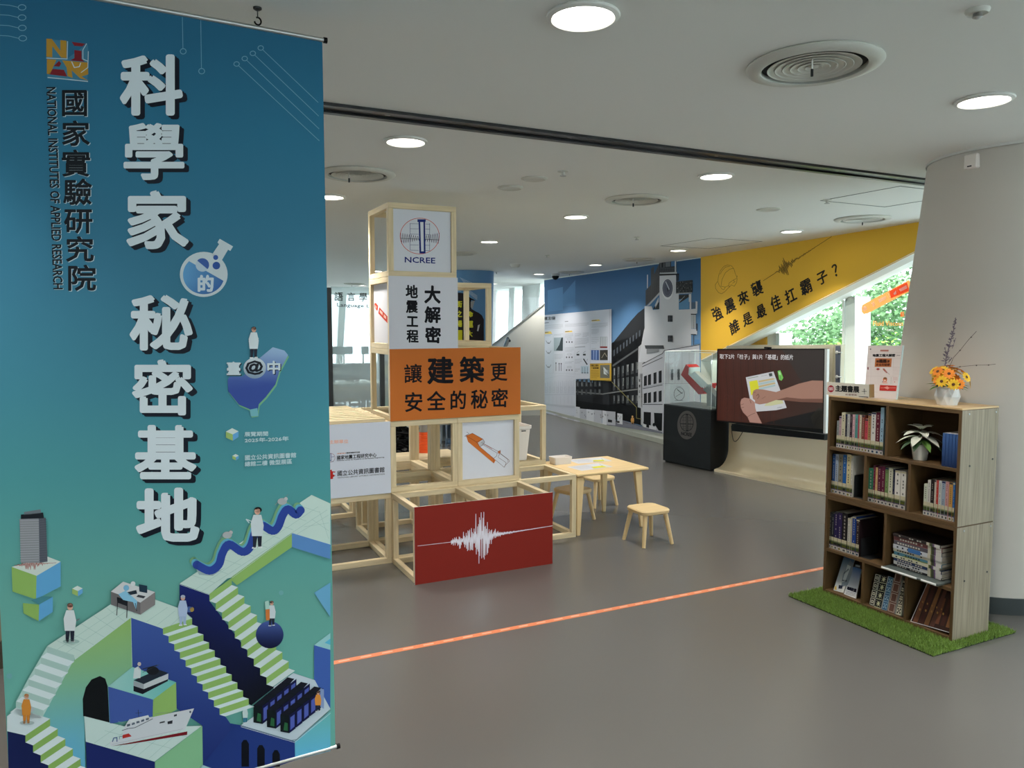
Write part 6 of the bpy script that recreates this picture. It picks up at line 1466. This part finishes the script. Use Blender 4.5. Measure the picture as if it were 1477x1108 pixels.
t, Q, N_ = stand_card('shelf_sign', 'sign', 'small cream sign with a dark red round mark and four bold characters', [T7(158, 180), T7(903, 228), T7(905, 462), T7(150, 405)], ds, (200, 194, 182), BX + .006)
MB().prism([Q[1], Q[1] + Vector((.004, -.004, 0)), Q[2] + Vector((.004, -.004, 0)), Q[2]], Vector((.03, 0, 0))).build('acrylic_edge', mat('amber_edge', (150, 122, 76), rough=.3), t)
MB().prism([Q[3], Q[2], Q[2] + Vector((.06, 0, 0)), Q[3] + Vector((.06, 0, 0))], Vector((0, 0, .002))).build('foot', GC, t)
T8 = ZT(1230, 490, 11.075)
def dp(a):
    a.zoom(1230, 490, 11.075); gl = (192, 176, 172)
    for pts in ([(238, 215), (780, 225)], [(232, 320), (775, 318)], [(230, 460), (760, 455)], [(205, 600), (745, 605)], [(290, 130), (285, 850)], [(650, 320), (640, 740)]): a.line(pts, .25, gl)
    for k in range(8): a.line([(300 + k * 24, 480), (292 + k * 24, 740)], .25, gl)
    for k in range(9): a.line([(655, 470 + k * 14), (765, 468 + k * 14)], .2, gl); a.line([(220, 540 + k * 22), (262, 540 + k * 22)], .2, (206, 170, 166))
    for k in range(6): a.line([(240, 330 + k * 16), (285, 330 + k * 16)], .2, gl)
    a.up(); a.poly([(442, 180), (575, 180), (572, 208), (440, 206)], (176, 116, 104)); a.line([(285, 158), (285, 182)], .6, (70, 50, 60)); a.line([(272, 170), (298, 170)], .6, (70, 50, 60))
    a.text('地震工程大解密', [(320, 248), (680, 246), (676, 292), (318, 290)], (34, 30, 34), .55); a.line([(700, 276), (725, 268), (735, 276), (760, 266)], .5, (60, 50, 56))
    a.poly([(362, 315), (626, 318), (615, 455), (350, 452)], (180, 106, 60)); a.up()
    a.text('讓', [(380, 345), (420, 345), (418, 385), (378, 385)], (66, 34, 22), .35); a.text('建築', [(424, 332), (545, 334), (540, 390), (420, 388)], (56, 30, 22), .7); a.text('更', [(552, 345), (594, 346), (590, 388), (548, 387)], (66, 34, 22), .35); a.text('安全的秘密', [(376, 398), (596, 400), (592, 440), (372, 438)], (86, 44, 30), .35)
    a.poly([(370, 490), (405, 470), (440, 488), (405, 508)], (156, 50, 46)); a.poly([(482, 478), (505, 480), (560, 545), (540, 555), (485, 500)], (170, 96, 84)); a.line([(520, 520), (590, 575)], .7, (170, 140, 140)); a.poly([(235, 460), (255, 455), (256, 500), (238, 495)], (120, 60, 66))
    a.ell(518, 655, 34, 38, (206, 108, 70), 14); a.poly([(470, 720), (490, 680), (545, 680), (560, 720)], (222, 170, 156)); a.poly([(472, 690), (490, 670), (480, 715)], (130, 110, 116)); a.up(); a.ell(515, 670, 18, 14, (226, 190, 170), 10); a.ell(520, 636, 30, 16, (130, 90, 60), 10)
    for k in range(3): a.line([(650, 625 + k * 18), (720, 625 + k * 18)], .35, (196, 140, 136))
    a.line([(672, 690), (672, 700)], 1.1, (200, 100, 90)); a.line([(615, 615), (612, 730)], .4, (150, 160, 150))
    a.poly([(438, 742), (705, 755), (695, 842), (428, 832)], (182, 50, 44)); a.up(); a.poly([(500, 786), (555, 765), (590, 790), (560, 815)], (222, 150, 140)); a.line([(450, 790), (690, 790)], .5, (226, 160, 150)); a.line([(300, 850), (400, 858)], .3, gl); a.line([(280, 938), (600, 965)], .25, gl)
LN = .20
t, Q, N_ = stand_card('poster_stand', 'poster', 'pinkish white poster in a clear stand between the sign and the flower pot', [T8(245, 110), T8(795, 112), T8(690, 975), T8(180, 935)], dp, (214, 202, 198), BX + .07, lean=LN)
MB().prism([Q[1], Q[1] + Vector((0, -.006, 0)), Q[2] + Vector((0, -.006, 0)), Q[2]], -N_ * .005).build('clear_edge', mat('clear_edge', (206, 226, 228), rough=.15), t)
MB().prism([Q[3], Q[2] + Vector((0, -.006, 0)), Q[2] + Vector((.09, -.006, .0)), Q[3] + Vector((.09, 0, .0))], Vector((0, 0, .003))).build('foot', GC, t)

# flower pot
def leaf_mesh(m, base, dirv, up, L, W, mi=0, bend=.3, n=5):
    dirv = Vector(dirv).normalized(); up = Vector(up); side = dirv.cross(up).normalized(); up = side.cross(dirv).normalized()
    vs = []
    for i in range(n + 1):
        t_ = i / n; w_ = W * sin(pi * min(1, t_ * .95 + .04)) ** .8 * .5; c = Vector(base) + dirv * L * t_ - up * bend * L * t_ * t_
        vs += [c - side * w_ + up * w_ * .25, c, c + side * w_ + up * w_ * .25]
    fs = []
    for i in range(n):
        for k in (0, 1): fs.append((i * 3 + k, i * 3 + k + 1, i * 3 + k + 4, i * 3 + k + 3))
    m.add(vs, fs, mi)
pc = on_x(1366, 581, BX + .10); pc = Vector((BX + .1, pc.y, TZ))
t = thing('flower_pot', 'white faceted pot of yellow and orange artificial flowers', 'flower pot', tuple(pc)); t.scale = (1.36,) * 3
m = MB(); n = 10; rings = []
for r_, z, ph in ((.033, 0, 0), (.041, .030, .5), (.036, .058, 0), (.040, .066, .5)):
    rings.append([Vector((r_ * cos(2 * pi * (k + ph) / n), r_ * sin(2 * pi * (k + ph) / n), z)) for k in range(n)])
vs = [p for r_ in rings for p in r_]; fs = [tuple(range(n - 1, -1, -1))]
for i in range(len(rings) - 1):
    o_, s_ = (i * n, (i + 1) * n); sh = 0 if i % 2 == 0 else 1
    for k in range(n):
        if i % 2 == 0: fs += [(o_ + k, o_ + (k + 1) % n, s_ + k), (o_ + (k + 1) % n, s_ + (k + 1) % n, s_ + k)]
        else: fs += [(o_ + k, o_ + (k + 1) % n, s_ + (k + 1) % n), (o_ + k, s_ + (k + 1) % n, s_ + k)]
fs.append(tuple(3 * n + k for k in range(n))); m.add(vs, fs); m.build('pot', mat('porcelain', (226, 226, 226), rough=.2, var=.01), t, local=True)
YEL = mat('yellow_petals', (250, 190, 40), rough=.6, var=.1, scale=20); ORA = mat('orange_petals', (246, 140, 36), rough=.6, var=.1, scale=20); EYEM = mat('flower_eye', (92, 52, 24), rough=.8)
GRN = mat('leaf_green', (92, 128, 52), rough=.6, var=.15, scale=15); GRD = mat('leaf_dark_green', (44, 74, 40), rough=.5, var=.15, scale=15)
r = random.Random(12)
for k in range(30):
    an = r.uniform(0, 2 * pi); el = r.uniform(-.1, 1.3); d_ = Vector((cos(an) * cos(el), sin(an) * cos(el), sin(el) * .8)); c = Vector((0, 0, .078)) + d_ * r.uniform(.045, .066) * Vector((1, 1, 1)).length / 1.73 * 1.15
    up = (d_ + Vector((-.35, -.15, .1))).normalized(); sd = up.cross(Vector((0, 0, 1))).normalized(); s2 = up.cross(sd)
    m = MB(); mi = k % 3 == 0
    for q in range(11):
        a_ = 2 * pi * q / 11; leaf_mesh(m, c, sd * cos(a_) + s2 * sin(a_) + up * .25, up, .021, .011, 0, .2, 3)
    m.lathe([(.0055, 0), (.004, .003), (.0001, .004)], o=tuple(c + up * .001), n=10, mi=None) if False else m.add([c + (sd * cos(2 * pi * i / 8) + s2 * sin(2 * pi * i / 8)) * .0055 + up * .003 for i in range(8)], [tuple(range(8))], 1)
    m.build('flower', [ORA if mi else YEL, EYEM], t, local=True)
for k in range(12):
    an = 2 * pi * k / 12 + r.uniform(-.2, .2); m = MB(); leaf_mesh(m, (cos(an) * .02, sin(an) * .02, .064), (cos(an), sin(an), r.uniform(-.1, .7)), (0, 0, 1), r.uniform(.036, .05), .022, 0, .4); m.build('leaf', GRN if k % 3 else GRD, t, local=True)
TW_ = mat('twig_grey', (112, 100, 116), rough=.7, var=.1, scale=30)
def fp(x, y, dx=0): p = on_x(1180 + x / 5.275, 440 + y / 5.275, BX + .10 + dx); return (p - pc) / 1.36
m = MB(); P = [fp(960, 510), fp(975, 400), fp(1005, 290), (fp(1030, 190)), fp(1048, 105)]; m.tube(P, [.0018, .0016, .0013, .001, .0006], 6)
for k in range(95):
    t_ = r.random() ** .8; i = min(3, int(t_ * 4)); c = P[i].lerp(P[i + 1], t_ * 4 - i); s_ = (1 - t_) * .013 + .006; d_ = Vector((r.uniform(-1, 1), r.uniform(-1, 1), r.uniform(.0, 1.2))).normalized()
    leaf_mesh(m, c, d_, (d_.y, -d_.x, .3), s_, .004, 0, .1, 2)
for (x0, y0, x1, y1) in ((1020, 330, 1048, 250), (985, 400, 965, 330), (990, 440, 1015, 410)):
    m.tube([fp(x0, y0), fp(x1, y1)], .0008, 5)
    for k in range(8): c = fp(x0, y0).lerp(fp(x1, y1), r.random()); d_ = Vector((r.uniform(-1, 1), r.uniform(-1, 1), r.uniform(0, 1))).normalized(); leaf_mesh(m, c, d_, (0, 0, 1), .010, .004, 0, .1, 2)
m.build('heather_sprig', TW_, t, local=True)
for pts, bd in (([(1000, 470), (1030, 400), (1080, 345), (1140, 270), (1205, 200)], [(1080, 345), (1165, 245)]), ([(1010, 490), (1080, 470), (1200, 458), (1295, 457), (1350, 450)], [(1080, 470), (1205, 460), (1297, 457)])):
    m = MB().tube([fp(*p) for p in pts], .0007, 6)
    for b in bd: c = fp(*b); m.lathe([(.0001, -.0025), (.003, 0), (.0001, .0025)], o=tuple(c), n=8)
    m.build('budded_twig', mat('dark_twig', (64, 54, 50), rough=.8), t, local=True)
# poinsettia in the top right compartment
pp_ = on_x(1326, 661, BX + .07); pp_ = Vector((BX + .075, pp_.y, SH[1] + .0005))
t = thing('potted_poinsettia', 'white-leaved artificial poinsettia in a small white pot', 'potted plant', tuple(pp_)); t.scale = (1.3,) * 3
MB().lathe([(.0001, 0), (.024, 0), (.031, .048), (.033, .048), (.0335, .060), (.030, .060), (.029, .05), (.0001, .05)], n=28).build('pot', mat('matt_white_pot', (214, 210, 200), rough=.5), t, local=True, smooth=True)
LW = mat('white_bract', (206, 206, 192), rough=.7, var=.06, scale=40)
for k in range(17):
    an = 2 * pi * k / 17 * 3.1; lv = k // 6; el = (.05, .3, .75)[min(lv, 2)]; L_ = (.075, .062, .04)[min(lv, 2)]
    d_ = Vector((cos(an) * cos(el), sin(an) * cos(el), sin(el))); m = MB(); leaf_mesh(m, Vector((0, 0, .088 + lv * .012)) + d_ * .008, d_, (0, 0, 1), L_, .034, 0, .45); m.build('bract', LW, t, local=True)
for k in range(9):
    an = 2 * pi * k / 9; m = MB(); leaf_mesh(m, (0, 0, .078), (cos(an), sin(an), .05), (0, 0, 1), .078, .03, 0, .55); m.build('leaf', GRD if k % 3 else GRN, t, local=True)
m = MB(); m.tube([(0, 0, .045), (0, 0, .10)], .003, 6)
for k in range(6): m.lathe([(.0001, 0), (.0035, .004), (.0001, .008)], o=(.008 * cos(k), .008 * sin(k), .118), n=8)
m.build('stem', GRN, t, local=True)

# ================================================================== far area
FT = mat('dark_frame', (48, 50, 52), rough=.4)
GY = 10.0
gp_ = thing('glass_partition', 'tall glass partition with dark posts left of the tower', 'partition', (2.2, GY, 0))
for px in (475.5, 550.5):
    x = on_y(px, 500, GY).x; MB().box((x - .03, GY - .03, 0), (x + .03, GY + .03, on_y(px, 415, GY).z)).build('post', FT, gp_, bevel=.003)
xg0, xg1, xg2 = on_y(475.5, 500, GY).x, on_y(550.5, 500, GY).x, on_y(590, 500, GY).x
GP = haze_glass_mat('partition_glass', .36)  # milky mix puts the pale haze on the panels into the glass colour
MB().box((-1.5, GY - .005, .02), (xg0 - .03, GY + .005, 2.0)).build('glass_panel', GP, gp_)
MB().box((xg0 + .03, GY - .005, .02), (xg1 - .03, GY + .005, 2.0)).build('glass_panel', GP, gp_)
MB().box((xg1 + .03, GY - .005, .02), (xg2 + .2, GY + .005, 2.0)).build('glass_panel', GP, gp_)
a = Art(mapper(Vector((0, GY - .007, 0)), (0, -1, 0)), (0, -1, 0), dz=.001, k=1.0); a.zoom(468, 400, 11.08)
a.text('語', [(155, 236), (295, 236), (295, 378), (155, 378)], (60, 64, 64), .5); a.text('言', [(362, 240), (490, 242), (490, 378), (362, 376)], (70, 74, 74), .45); a.text('學', [(552, 246), (684, 246), (684, 384), (552, 384)], (84, 88, 88), .4)
a.text('Language L', [(202, 408), (722, 440), (722, 498), (202, 488)], (70, 74, 74), .35)
a.into(MB()).build('lettering', PRINT, gp_)
# reading counter behind it
CY_ = 10.9; zt_ = on_y(510, 553, CY_).z
t = thing('reading_counter', 'long wooden reading counter seen behind the glass partition', 'counter', (2.4, CY_, 0))
cw = mat('counter_wood', (176, 142, 88), rough=.45, var=.06, scale=5); cdk = mat('counter_apron', (120, 94, 52), rough=.5)
x0_, x1_ = -.5, on_y(562, 560, CY_).x
MB().box((x0_, CY_, zt_ - .03), (x1_, CY_ + .7, zt_)).build('counter_top', mat('counter_pale_top', (206, 214, 206), rough=.3), t, bevel=.003)
MB().box((x0_, CY_ + .01, zt_ - .13), (x1_, CY_ + .05, zt_ - .03)).build('fascia', cw, t); MB().box((x0_, CY_ + .06, zt_ - .27), (x1_, CY_ + .09, zt_ - .13)).build('apron', cdk, t)
for x in (x0_ + .1, x1_ - .1, 1.2): MB().box((x, CY_ + .1, 0), (x + .06, CY_ + .6, zt_ - .03)).build('leg', FT, t)
# bar stools under the counter, monitors and low screens on it
def bstool(loc, lb):
    t = thing('bar_stool', lb, 'stool', loc, 0, 'steel bar stools at the reading counter')
    m = MB(); m.box((-.08, -.08, .36), (.08, .08, .39)); m.build('seat', mat('dark_seat', (60, 60, 64), rough=.5), t, local=True, bevel=.01)
    for sx in (-1, 1):
        for sy in (-1, 1): MB().tube([(sx * .085, sy * .085, 0), (sx * .07, sy * .07, .36)], .011, 8).build('leg', STEEL, t, local=True)
    m = MB()
    for p, q in (((-.08, -.08), (.08, -.08)), ((-.08, .08), (.08, .08)), ((-.08, -.08), (-.08, .08)), ((.08, -.08), (.08, .08))): m.tube([(*p, .14), (*q, .14)], .008, 6)
    m.build('foot_rail', STEEL, t, local=True); return t
b0 = bstool((on_y(488, 600, CY_ - .3).x, CY_ - .28, 0), 'bar stool at the counter, just right of the banner edge')
copy_tree(b0, (on_y(516, 600, CY_ - .3).x, CY_ - .26, 0), .2, 'bar stool at the counter, middle one past the banner edge'); copy_tree(b0, (on_y(541, 600, CY_ - .3).x, CY_ - .25, 0), -.2, 'bar stool at the counter, nearest the tower')
def mon(px0, px1, py0, py1, dy, lb, col=(60, 68, 72)):
    y = CY_ + dy; p0 = on_y(px0, py1, y); p1 = on_y(px1, py0, y)
    t = thing('desk_divider', lb, 'divider', (p0.x, y, zt_), 0, 'dark desk dividers on the reading counter')
    MB().box((p0.x, y, zt_ + .02), (p1.x, y + .03, p1.z)).build('panel', mat('smoked_panel', (84, 94, 98), rough=.3), t, bevel=.004)
    MB().box((p0.x + .05, y - .004, zt_ + .1), (p1.x - .05, y, zt_ + .17)).build('pale_strip', mat('pale_strip', (190, 200, 200), rough=.4), t)
    MB().box((p0.x + .02, y - .03, zt_), (p0.x + .06, y + .06, zt_ + .02)).build('foot', FT, t); MB().box((p1.x - .06, y - .03, zt_), (p1.x - .02, y + .06, zt_ + .02)).build('foot', FT, t)
mon(477, 506, 525, 545, .45, 'dark desk divider behind the glass, left one'); mon(512, 536, 524, 545, .45, 'dark desk divider behind the glass, right one')
p = on_y(509.5, 553, CY_ + .3); t = thing('desk_post', 'black post standing on the reading counter between two dividers', 'post', (p.x, p.y, zt_)); MB().box((p.x - .02, p.y - .02, zt_), (p.x + .02, p.y + .02, on_y(509, 524, CY_ + .3).z)).build('post', BLACK, t); MB().box((p.x - .04, p.y - .04, zt_), (p.x + .04, p.y + .04, zt_ + .01)).build('base', BLACK, t)
for k, (x0, x1) in enumerate(((487, 507), (524, 533))):
    p0, p1 = on_y(x0, 553, CY_ + .95), on_y(x1, 545, CY_ + .95)
    t = thing('lounge_chair', 'tan curved chair back behind the counter, ' + ('left' if k == 0 else 'right') + ' one', 'chair', (p0.x, CY_ + .95, 0)); m = MB()
    tanm = mat('tan_chair', (196, 156, 92), rough=.6)
    m.prism([(p0.x, CY_ + .95, .4), (p1.x, CY_ + .95, .4), (p1.x, CY_ + .95, zt_ + .06), (p0.x + .08, CY_ + .95, zt_ + .07), (p0.x, CY_ + .95, zt_ + .02)], (0, .04, 0)); m.build('backrest', tanm, t); MB().box((p0.x, CY_ + .95, .37), (p1.x, CY_ + 1.35, .42)).build('seat', tanm, t)
    for sx, sy in ((0, 0), (1, 0), (0, 1), (1, 1)): x = p0.x + .01 + sx * (p1.x - p0.x - .05); y = CY_ + .97 + sy * .33; MB().box((x, y, 0), (x + .03, y + .03, .37)).build('leg', FT, t)
# hanging number boards
def numb(px0, px1, lb, txt):
    y = 13.0; p0 = on_y(px0, 511, y); p1 = on_y(px1, 500, y); t = thing('number_board', lb, 'sign', (p0.x, y, p0.z), 0, 'framed number boards over the reading desks')
    m = MB(); m.box((p0.x, y, p0.z), (p1.x, y + .01, p1.z)); m.build('board', mat('pale_board', (196, 220, 224), rough=.4), t)
    fr_ = MB(); w_ = .012
    for a_, b_ in (((p0.x, p0.z), (p1.x, p0.z + w_)), ((p0.x, p1.z - w_), (p1.x, p1.z)), ((p0.x, p0.z), (p0.x + w_, p1.z)), ((p1.x - w_ * 2, p0.z), (p1.x, p1.z))): fr_.box((a_[0], y - .006, a_[1]), (b_[0], y, b_[1]))
    fr_.build('frame', FT, t); MB().box((p0.x + .02, y, 0), (p0.x + .04, y + .02, p0.z)).build('pole', STEEL, t)
    if txt:
        a = Art(mapper(Vector((0, y - .006, 0)), (0, -1, 0)), (0, -1, 0), dz=.002, k=1); a.text(txt, [(px0 + 1.8, 504.3), (px0 + 4.2, 504.3), (px0 + 4.2, 510), (px0 + 1.8, 510)], (40, 60, 66), .3); a.into(MB()).build('numeral', PRINT, t)
numb(476.5, 492, 'framed number board reading 1, at the banner edge', '1'); numb(493.5, 508.5, 'framed pale board, second from the banner edge', ''); numb(521.5, 531.5, 'framed pale board beside the tower post', '')
# book trolley shelf seen through the tower opening
y = 12.4; p0, p1 = on_y(553, 560, y), on_y(563, 508, y)
t = thing('shelf_rack', 'pale shelf rack with colourful books seen through the tower side', 'shelf', (p0.x, y, 0))
MB().box((p0.x, y + .3, 0), (p0.x + 1.0, y + .32, p1.z)).build('back_panel', WHITE, t)
for i in range(5): MB().box((p0.x, y, .12 + i * .26), (p0.x + 1.0, y + .3, .14 + i * .26)).build('shelf', WHITE, t)
for x in (p0.x, p0.x + .98): MB().box((x, y, 0), (x + .02, y + .3, p1.z)).build('side_panel', WHITE, t)
r = random.Random(3)
for i in range(1, 5):
    m = MB()
    for k in range(14): c = r.choice([(206, 120, 100), (110, 170, 110), (196, 196, 120), (120, 170, 180), (216, 216, 210)]); m.box((p0.x + .03 + k * .066, y + .05, .141 + (i - 1) * .26), (p0.x + .09 + k * .066, y + .22, .141 + (i - 1) * .26 + r.uniform(.14, .2)), 0, CC(c))
    tag(m.build('book_row', COVER, loc=(p0.x, y, .141 + (i - 1) * .26)), 'far row of small colourful books, %s shelf of the rack' % ('lowest', 'second', 'third', 'top')[i - 1], 'books', kind='stuff')

# round column wrapped in a blue poster
CC_ = CAMF * 12.0 + Vector((ca_, -sa_, 0)) * ((676 - CX) / F * 12.0); CR = .40
c_bot, c_top = Vector((CC_.x, CC_.y, 0)) - Vector((ca_, -sa_, 0)) * .06, Vector((CC_.x, CC_.y, HC))
def cyl_hit(px, py):
    d_ = ray(px, py); t_ = 10.5
    while t_ < 13.5:
        p = EYE + d_ * t_; c = c_bot.lerp(c_top, max(0, min(1, p.z / HC)))
        if (Vector((p.x - c.x, p.y - c.y, 0))).length <= CR: return p
        t_ += .004
    return None
m = MB(); n = 48; vs = [c_bot.lerp(c_top, t_) + Vector((CR * cos(2 * pi * k / n), CR * sin(2 * pi * k / n), 0)) for t_ in (0, 1) for k in range(n)]
m.add(vs, [(k, (k + 1) % n, n + (k + 1) % n, n + k) for k in range(n)])
struct(m.build('column', mat('column_blue_wrap', (92, 140, 184), rough=.5, var=.01), smooth=True, loc=tuple(c_bot)), 'far round column wrapped in blue, seen right of the tower')
def cylmap(px, py):
    # put the print on the round surface: direction of the photo ray, clamped to the near side
    d_ = ray(px, py); o2 = Vector((0, 0)); z = H + d_.z * 11.7
    c = c_bot.lerp(c_top, max(0, min(1, z / HC))); dd = Vector((d_.x, d_.y)); L_ = dd.length; u = dd / L_; cc = Vector((c.x, c.y)); tca = cc.dot(u); dd2 = cc.length_squared - tca * tca
    dd2 = min(dd2, (CR * .985) ** 2); perp = u.orthogonal() if False else Vector((-u.y, u.x)); thc = sqrt(CR * CR - dd2); tt = tca - thc; p = u * tt
    z = H + d_.z / L_ * tt; v = Vector((p.x - c.x, p.y - c.y)).normalized() * (CR + cylmap.off); return Vector((c.x + v.x, c.y + v.y, z))
cylmap.off = .003
a = Art(cylmap, (0, 0, 0), dz=0, k=1.2); a.zoom(640, 380, 8.525)
def cyl_layer(o_): cylmap.off = o_
def subpoly(a, pts, c, n=3):   # split into vertical strips so that the print follows the curve
    xs = sorted(set([min(p[0] for p in pts) + (max(p[0] for p in pts) - min(p[0] for p in pts)) * i / n for i in range(n + 1)]))
    a.poly(pts, c)
cyl_layer(.006)
for i in range(6): a.line([(200 + i * 9, 175 + i * 12), (290, 215 + i * 11), (380, 255 + i * 14)], .35, (190, 206, 220))
for i in range(5): a.line([(180, 290 + i * 12), (300, 320 + i * 10), (410, 400 + i * 12)], .4, (196, 206, 214))
cyl_layer(.012)
def strips(pts_top, pts_bot, c):
    for i in range(len(pts_top) - 1): a.poly([pts_top[i], pts_top[i + 1], pts_bot[i + 1], pts_bot[i]], c)
xs_ = [165, 200, 240, 290, 340, 390, 430, 465, 488]
tp = [360, 362, 368, 385, 560, 590, 610, 640, 690]
strips([(x, t_) for x, t_ in zip(xs_, tp)], [(x, 1000) for x in xs_], (44, 38, 42))
strips([(290, 395), (330, 425), (385, 455)], [(290, 430), (330, 450), (383, 462)], (30, 28, 32)); strips([(200, 380), (290, 400), (335, 450)], [(200, 560), (290, 570), (335, 560)], (30, 27, 30))
cyl_layer(.016); strips([(330, 470), (360, 462), (380, 458)], [(330, 540), (355, 560), (350, 560)], (150, 150, 152)); strips([(415, 760), (440, 750)], [(405, 830), (420, 835)], (206, 206, 208))
cyl_layer(.020); ye = (214, 206, 60)
for ch, b in (('街', (168, 462, 228, 540)), ('之', (168, 580, 228, 660)), ('場', (168, 700, 228, 780)), ('命', (290, 590, 356, 660)), ('運', (290, 705, 356, 790)), ('大', (290, 828, 350, 900)), ('作', (290, 945, 350, 1000))): a.box_text(ch, *b, ye, .7)
strips([(172, 820), (205, 820), (232, 822)], [(172, 985), (205, 985), (232, 985)], (200, 188, 40))
tag(a.into(MB()).build('column_poster', PRINT, loc=tuple(cyl_hit(690, 450))), 'blue poster of a figure in a dark gown on the far column', 'poster')

# equipment heap behind the tower
ex = on_y(590, 640, 8.6)
t = thing('cable_heap', 'heap of black cables and a white loose wire behind the tower', 'cables', (ex.x - .2, 8.2, 0)); r = random.Random(6)
m = MB()
for k in range(26):
    cx0, cy0, z0_ = ex.x + r.uniform(-.35, .15), 8.15 + r.uniform(-.1, .2), r.uniform(.03, .3); R_ = r.uniform(.08, .2); tl = r.uniform(-.8, .8)
    m.tube([(cx0 + R_ * cos(q), cy0 + R_ * .6 * sin(q), max(.015, z0_ + R_ * tl * sin(q + 1))) for q in [i * pi / 6 for i in range(13)]], .012, 6)
m.build('black_cables', BLACK, t); MB().tube([(ex.x - .3, 8.0, .45), (ex.x - .2, 7.97, .38), (ex.x - .15, 7.97, .3), (ex.x - .05, 7.95, .25)], .01, 6).build('white_wire', WHITE, t, smooth=True)
t = thing('equipment_bench', 'low equipment bench with yellow rails behind the tower', 'bench', (ex.x, 8.95, 0))
YM = mat('yellow_enamel', (226, 196, 60), rough=.4)
MB().box((ex.x - .25, 8.88, 0), (ex.x + .15, 9.3, .4)).build('black_cabinet', BLACK, t, bevel=.01)
MB().box((ex.x - .15, 8.78, .30), (ex.x + 1.3, 8.84, .36)).build('yellow_rail', YM, t); MB().box((ex.x - .15, 9.2, .28), (ex.x + 1.3, 9.28, .38)).build('yellow_rail', YM, t)
MB().box((ex.x + .15, 8.9, .25), (ex.x + 1.3, 9.2, .28)).build('bench_top', WHITE, t)
for x in (ex.x + .2, ex.x + .66, ex.x + 1.24): MB().box((x, 8.82, 0), (x + .04, 8.86, .30)).build('leg', STEEL, t); MB().box((x, 9.22, 0), (x + .04, 9.26, .28)).build('leg', STEEL, t)
MB().box((ex.x + .7, 8.9, .05), (ex.x + 1.15, 9.15, .24)).build('blue_box', mat('dusty_blue', (74, 100, 130), rough=.5), t)
x = ex.x + .95; t = thing('tan_chair_back', 'rounded tan chair behind the tower, seen through the open cube', 'chair', (x, 8.3, 0)); tanm = mat('tan_chair', (196, 156, 92), rough=.6)
m = MB(); m.prism([(x - .17, 8.3, .2), (x + .17, 8.3, .2)] + [(x + .17 * cos(q), 8.3, .45 + .1 * sin(q)) for q in [i * pi / 8 for i in range(9)]], (0, .03, 0)); m.build('backrest', tanm, t, bevel=.004); MB().box((x - .17, 8.33, .2), (x + .17, 8.62, .23)).build('seat', tanm, t)
for sx in (-.16, .13):
    for sy in (8.34, 8.58): MB().box((x + sx, sy, 0), (x + sx + .03, sy + .03, .2)).build('leg', FT, t)

# ================================================================== outdoors: ground and trees beyond the glass
struct(MB().box((-60, -60, -4.6), (90, 90, -4.5)).build('ground', mat('pale_bounce_ground', (200, 206, 210), rough=.9, var=.1, scale=.2)))  # ground made pale to bounce daylight up onto the ceiling
LEAF = [mat('foliage_fresh', (122, 168, 66), rough=.8, var=.25, scale=1.6), mat('foliage_mid', (110, 150, 76), rough=.8, var=.2, scale=1.2), mat('foliage_haze', (112, 150, 104), rough=.8, var=.16, scale=.8)]  # the last, cooler tone puts distance haze into the far leaves
BARK = mat('bark', (90, 76, 60), rough=.9)
def tree(x, y, zc, R_, lm, lb, seed, nleaf=15000):
    r = random.Random(seed); t = thing('tree', lb, 'tree', (x, y, -4.5), 0, 'trees outside the windows')
    m = MB(); m.tube([(x, y, -4.5), (x + .2, y, zc - R_ * .6), (x, y + .1, zc)], [.25, .18, .08], 8)
    for k in range(5): a_ = k * 1.3; m.tube([(x, y, zc - R_ * .7), (x + cos(a_) * R_ * .6, y + sin(a_) * R_ * .6, zc + r.uniform(-.3, .4) * R_)], [.1, .03], 6)
    m.build('trunk', BARK, t); vs = []; fs = []
    blobs = [(r.uniform(-.6, .6) * R_, r.uniform(-.6, .6) * R_, r.uniform(-.6, .55) * R_, r.uniform(.28, .45) * R_) for _ in range(20)]
    for k in range(nleaf):
        bx_, by_, bz_, br_ = r.choice(blobs); d_ = Vector((r.gauss(0, 1), r.gauss(0, 1), r.gauss(0, 1))).normalized(); c = Vector((x + bx_, y + by_, zc + bz_)) + d_ * br_ * r.uniform(.8, 1.05)
        u = Vector((r.gauss(0, 1), r.gauss(0, 1), r.gauss(0, .5))).normalized(); v = u.cross(d_).normalized(); s_ = r.uniform(.03, .075) * (R_ / 2.2); o = len(vs)
        vs += [c - u * s_, c + v * s_ * .6, c + u * s_, c - v * s_ * .6]; fs.append((o, o + 1, o + 2, o + 3))
    m = MB(); m.add(vs, fs); o = m.build('crown', lm, t); o['kind'] = 'stuff'
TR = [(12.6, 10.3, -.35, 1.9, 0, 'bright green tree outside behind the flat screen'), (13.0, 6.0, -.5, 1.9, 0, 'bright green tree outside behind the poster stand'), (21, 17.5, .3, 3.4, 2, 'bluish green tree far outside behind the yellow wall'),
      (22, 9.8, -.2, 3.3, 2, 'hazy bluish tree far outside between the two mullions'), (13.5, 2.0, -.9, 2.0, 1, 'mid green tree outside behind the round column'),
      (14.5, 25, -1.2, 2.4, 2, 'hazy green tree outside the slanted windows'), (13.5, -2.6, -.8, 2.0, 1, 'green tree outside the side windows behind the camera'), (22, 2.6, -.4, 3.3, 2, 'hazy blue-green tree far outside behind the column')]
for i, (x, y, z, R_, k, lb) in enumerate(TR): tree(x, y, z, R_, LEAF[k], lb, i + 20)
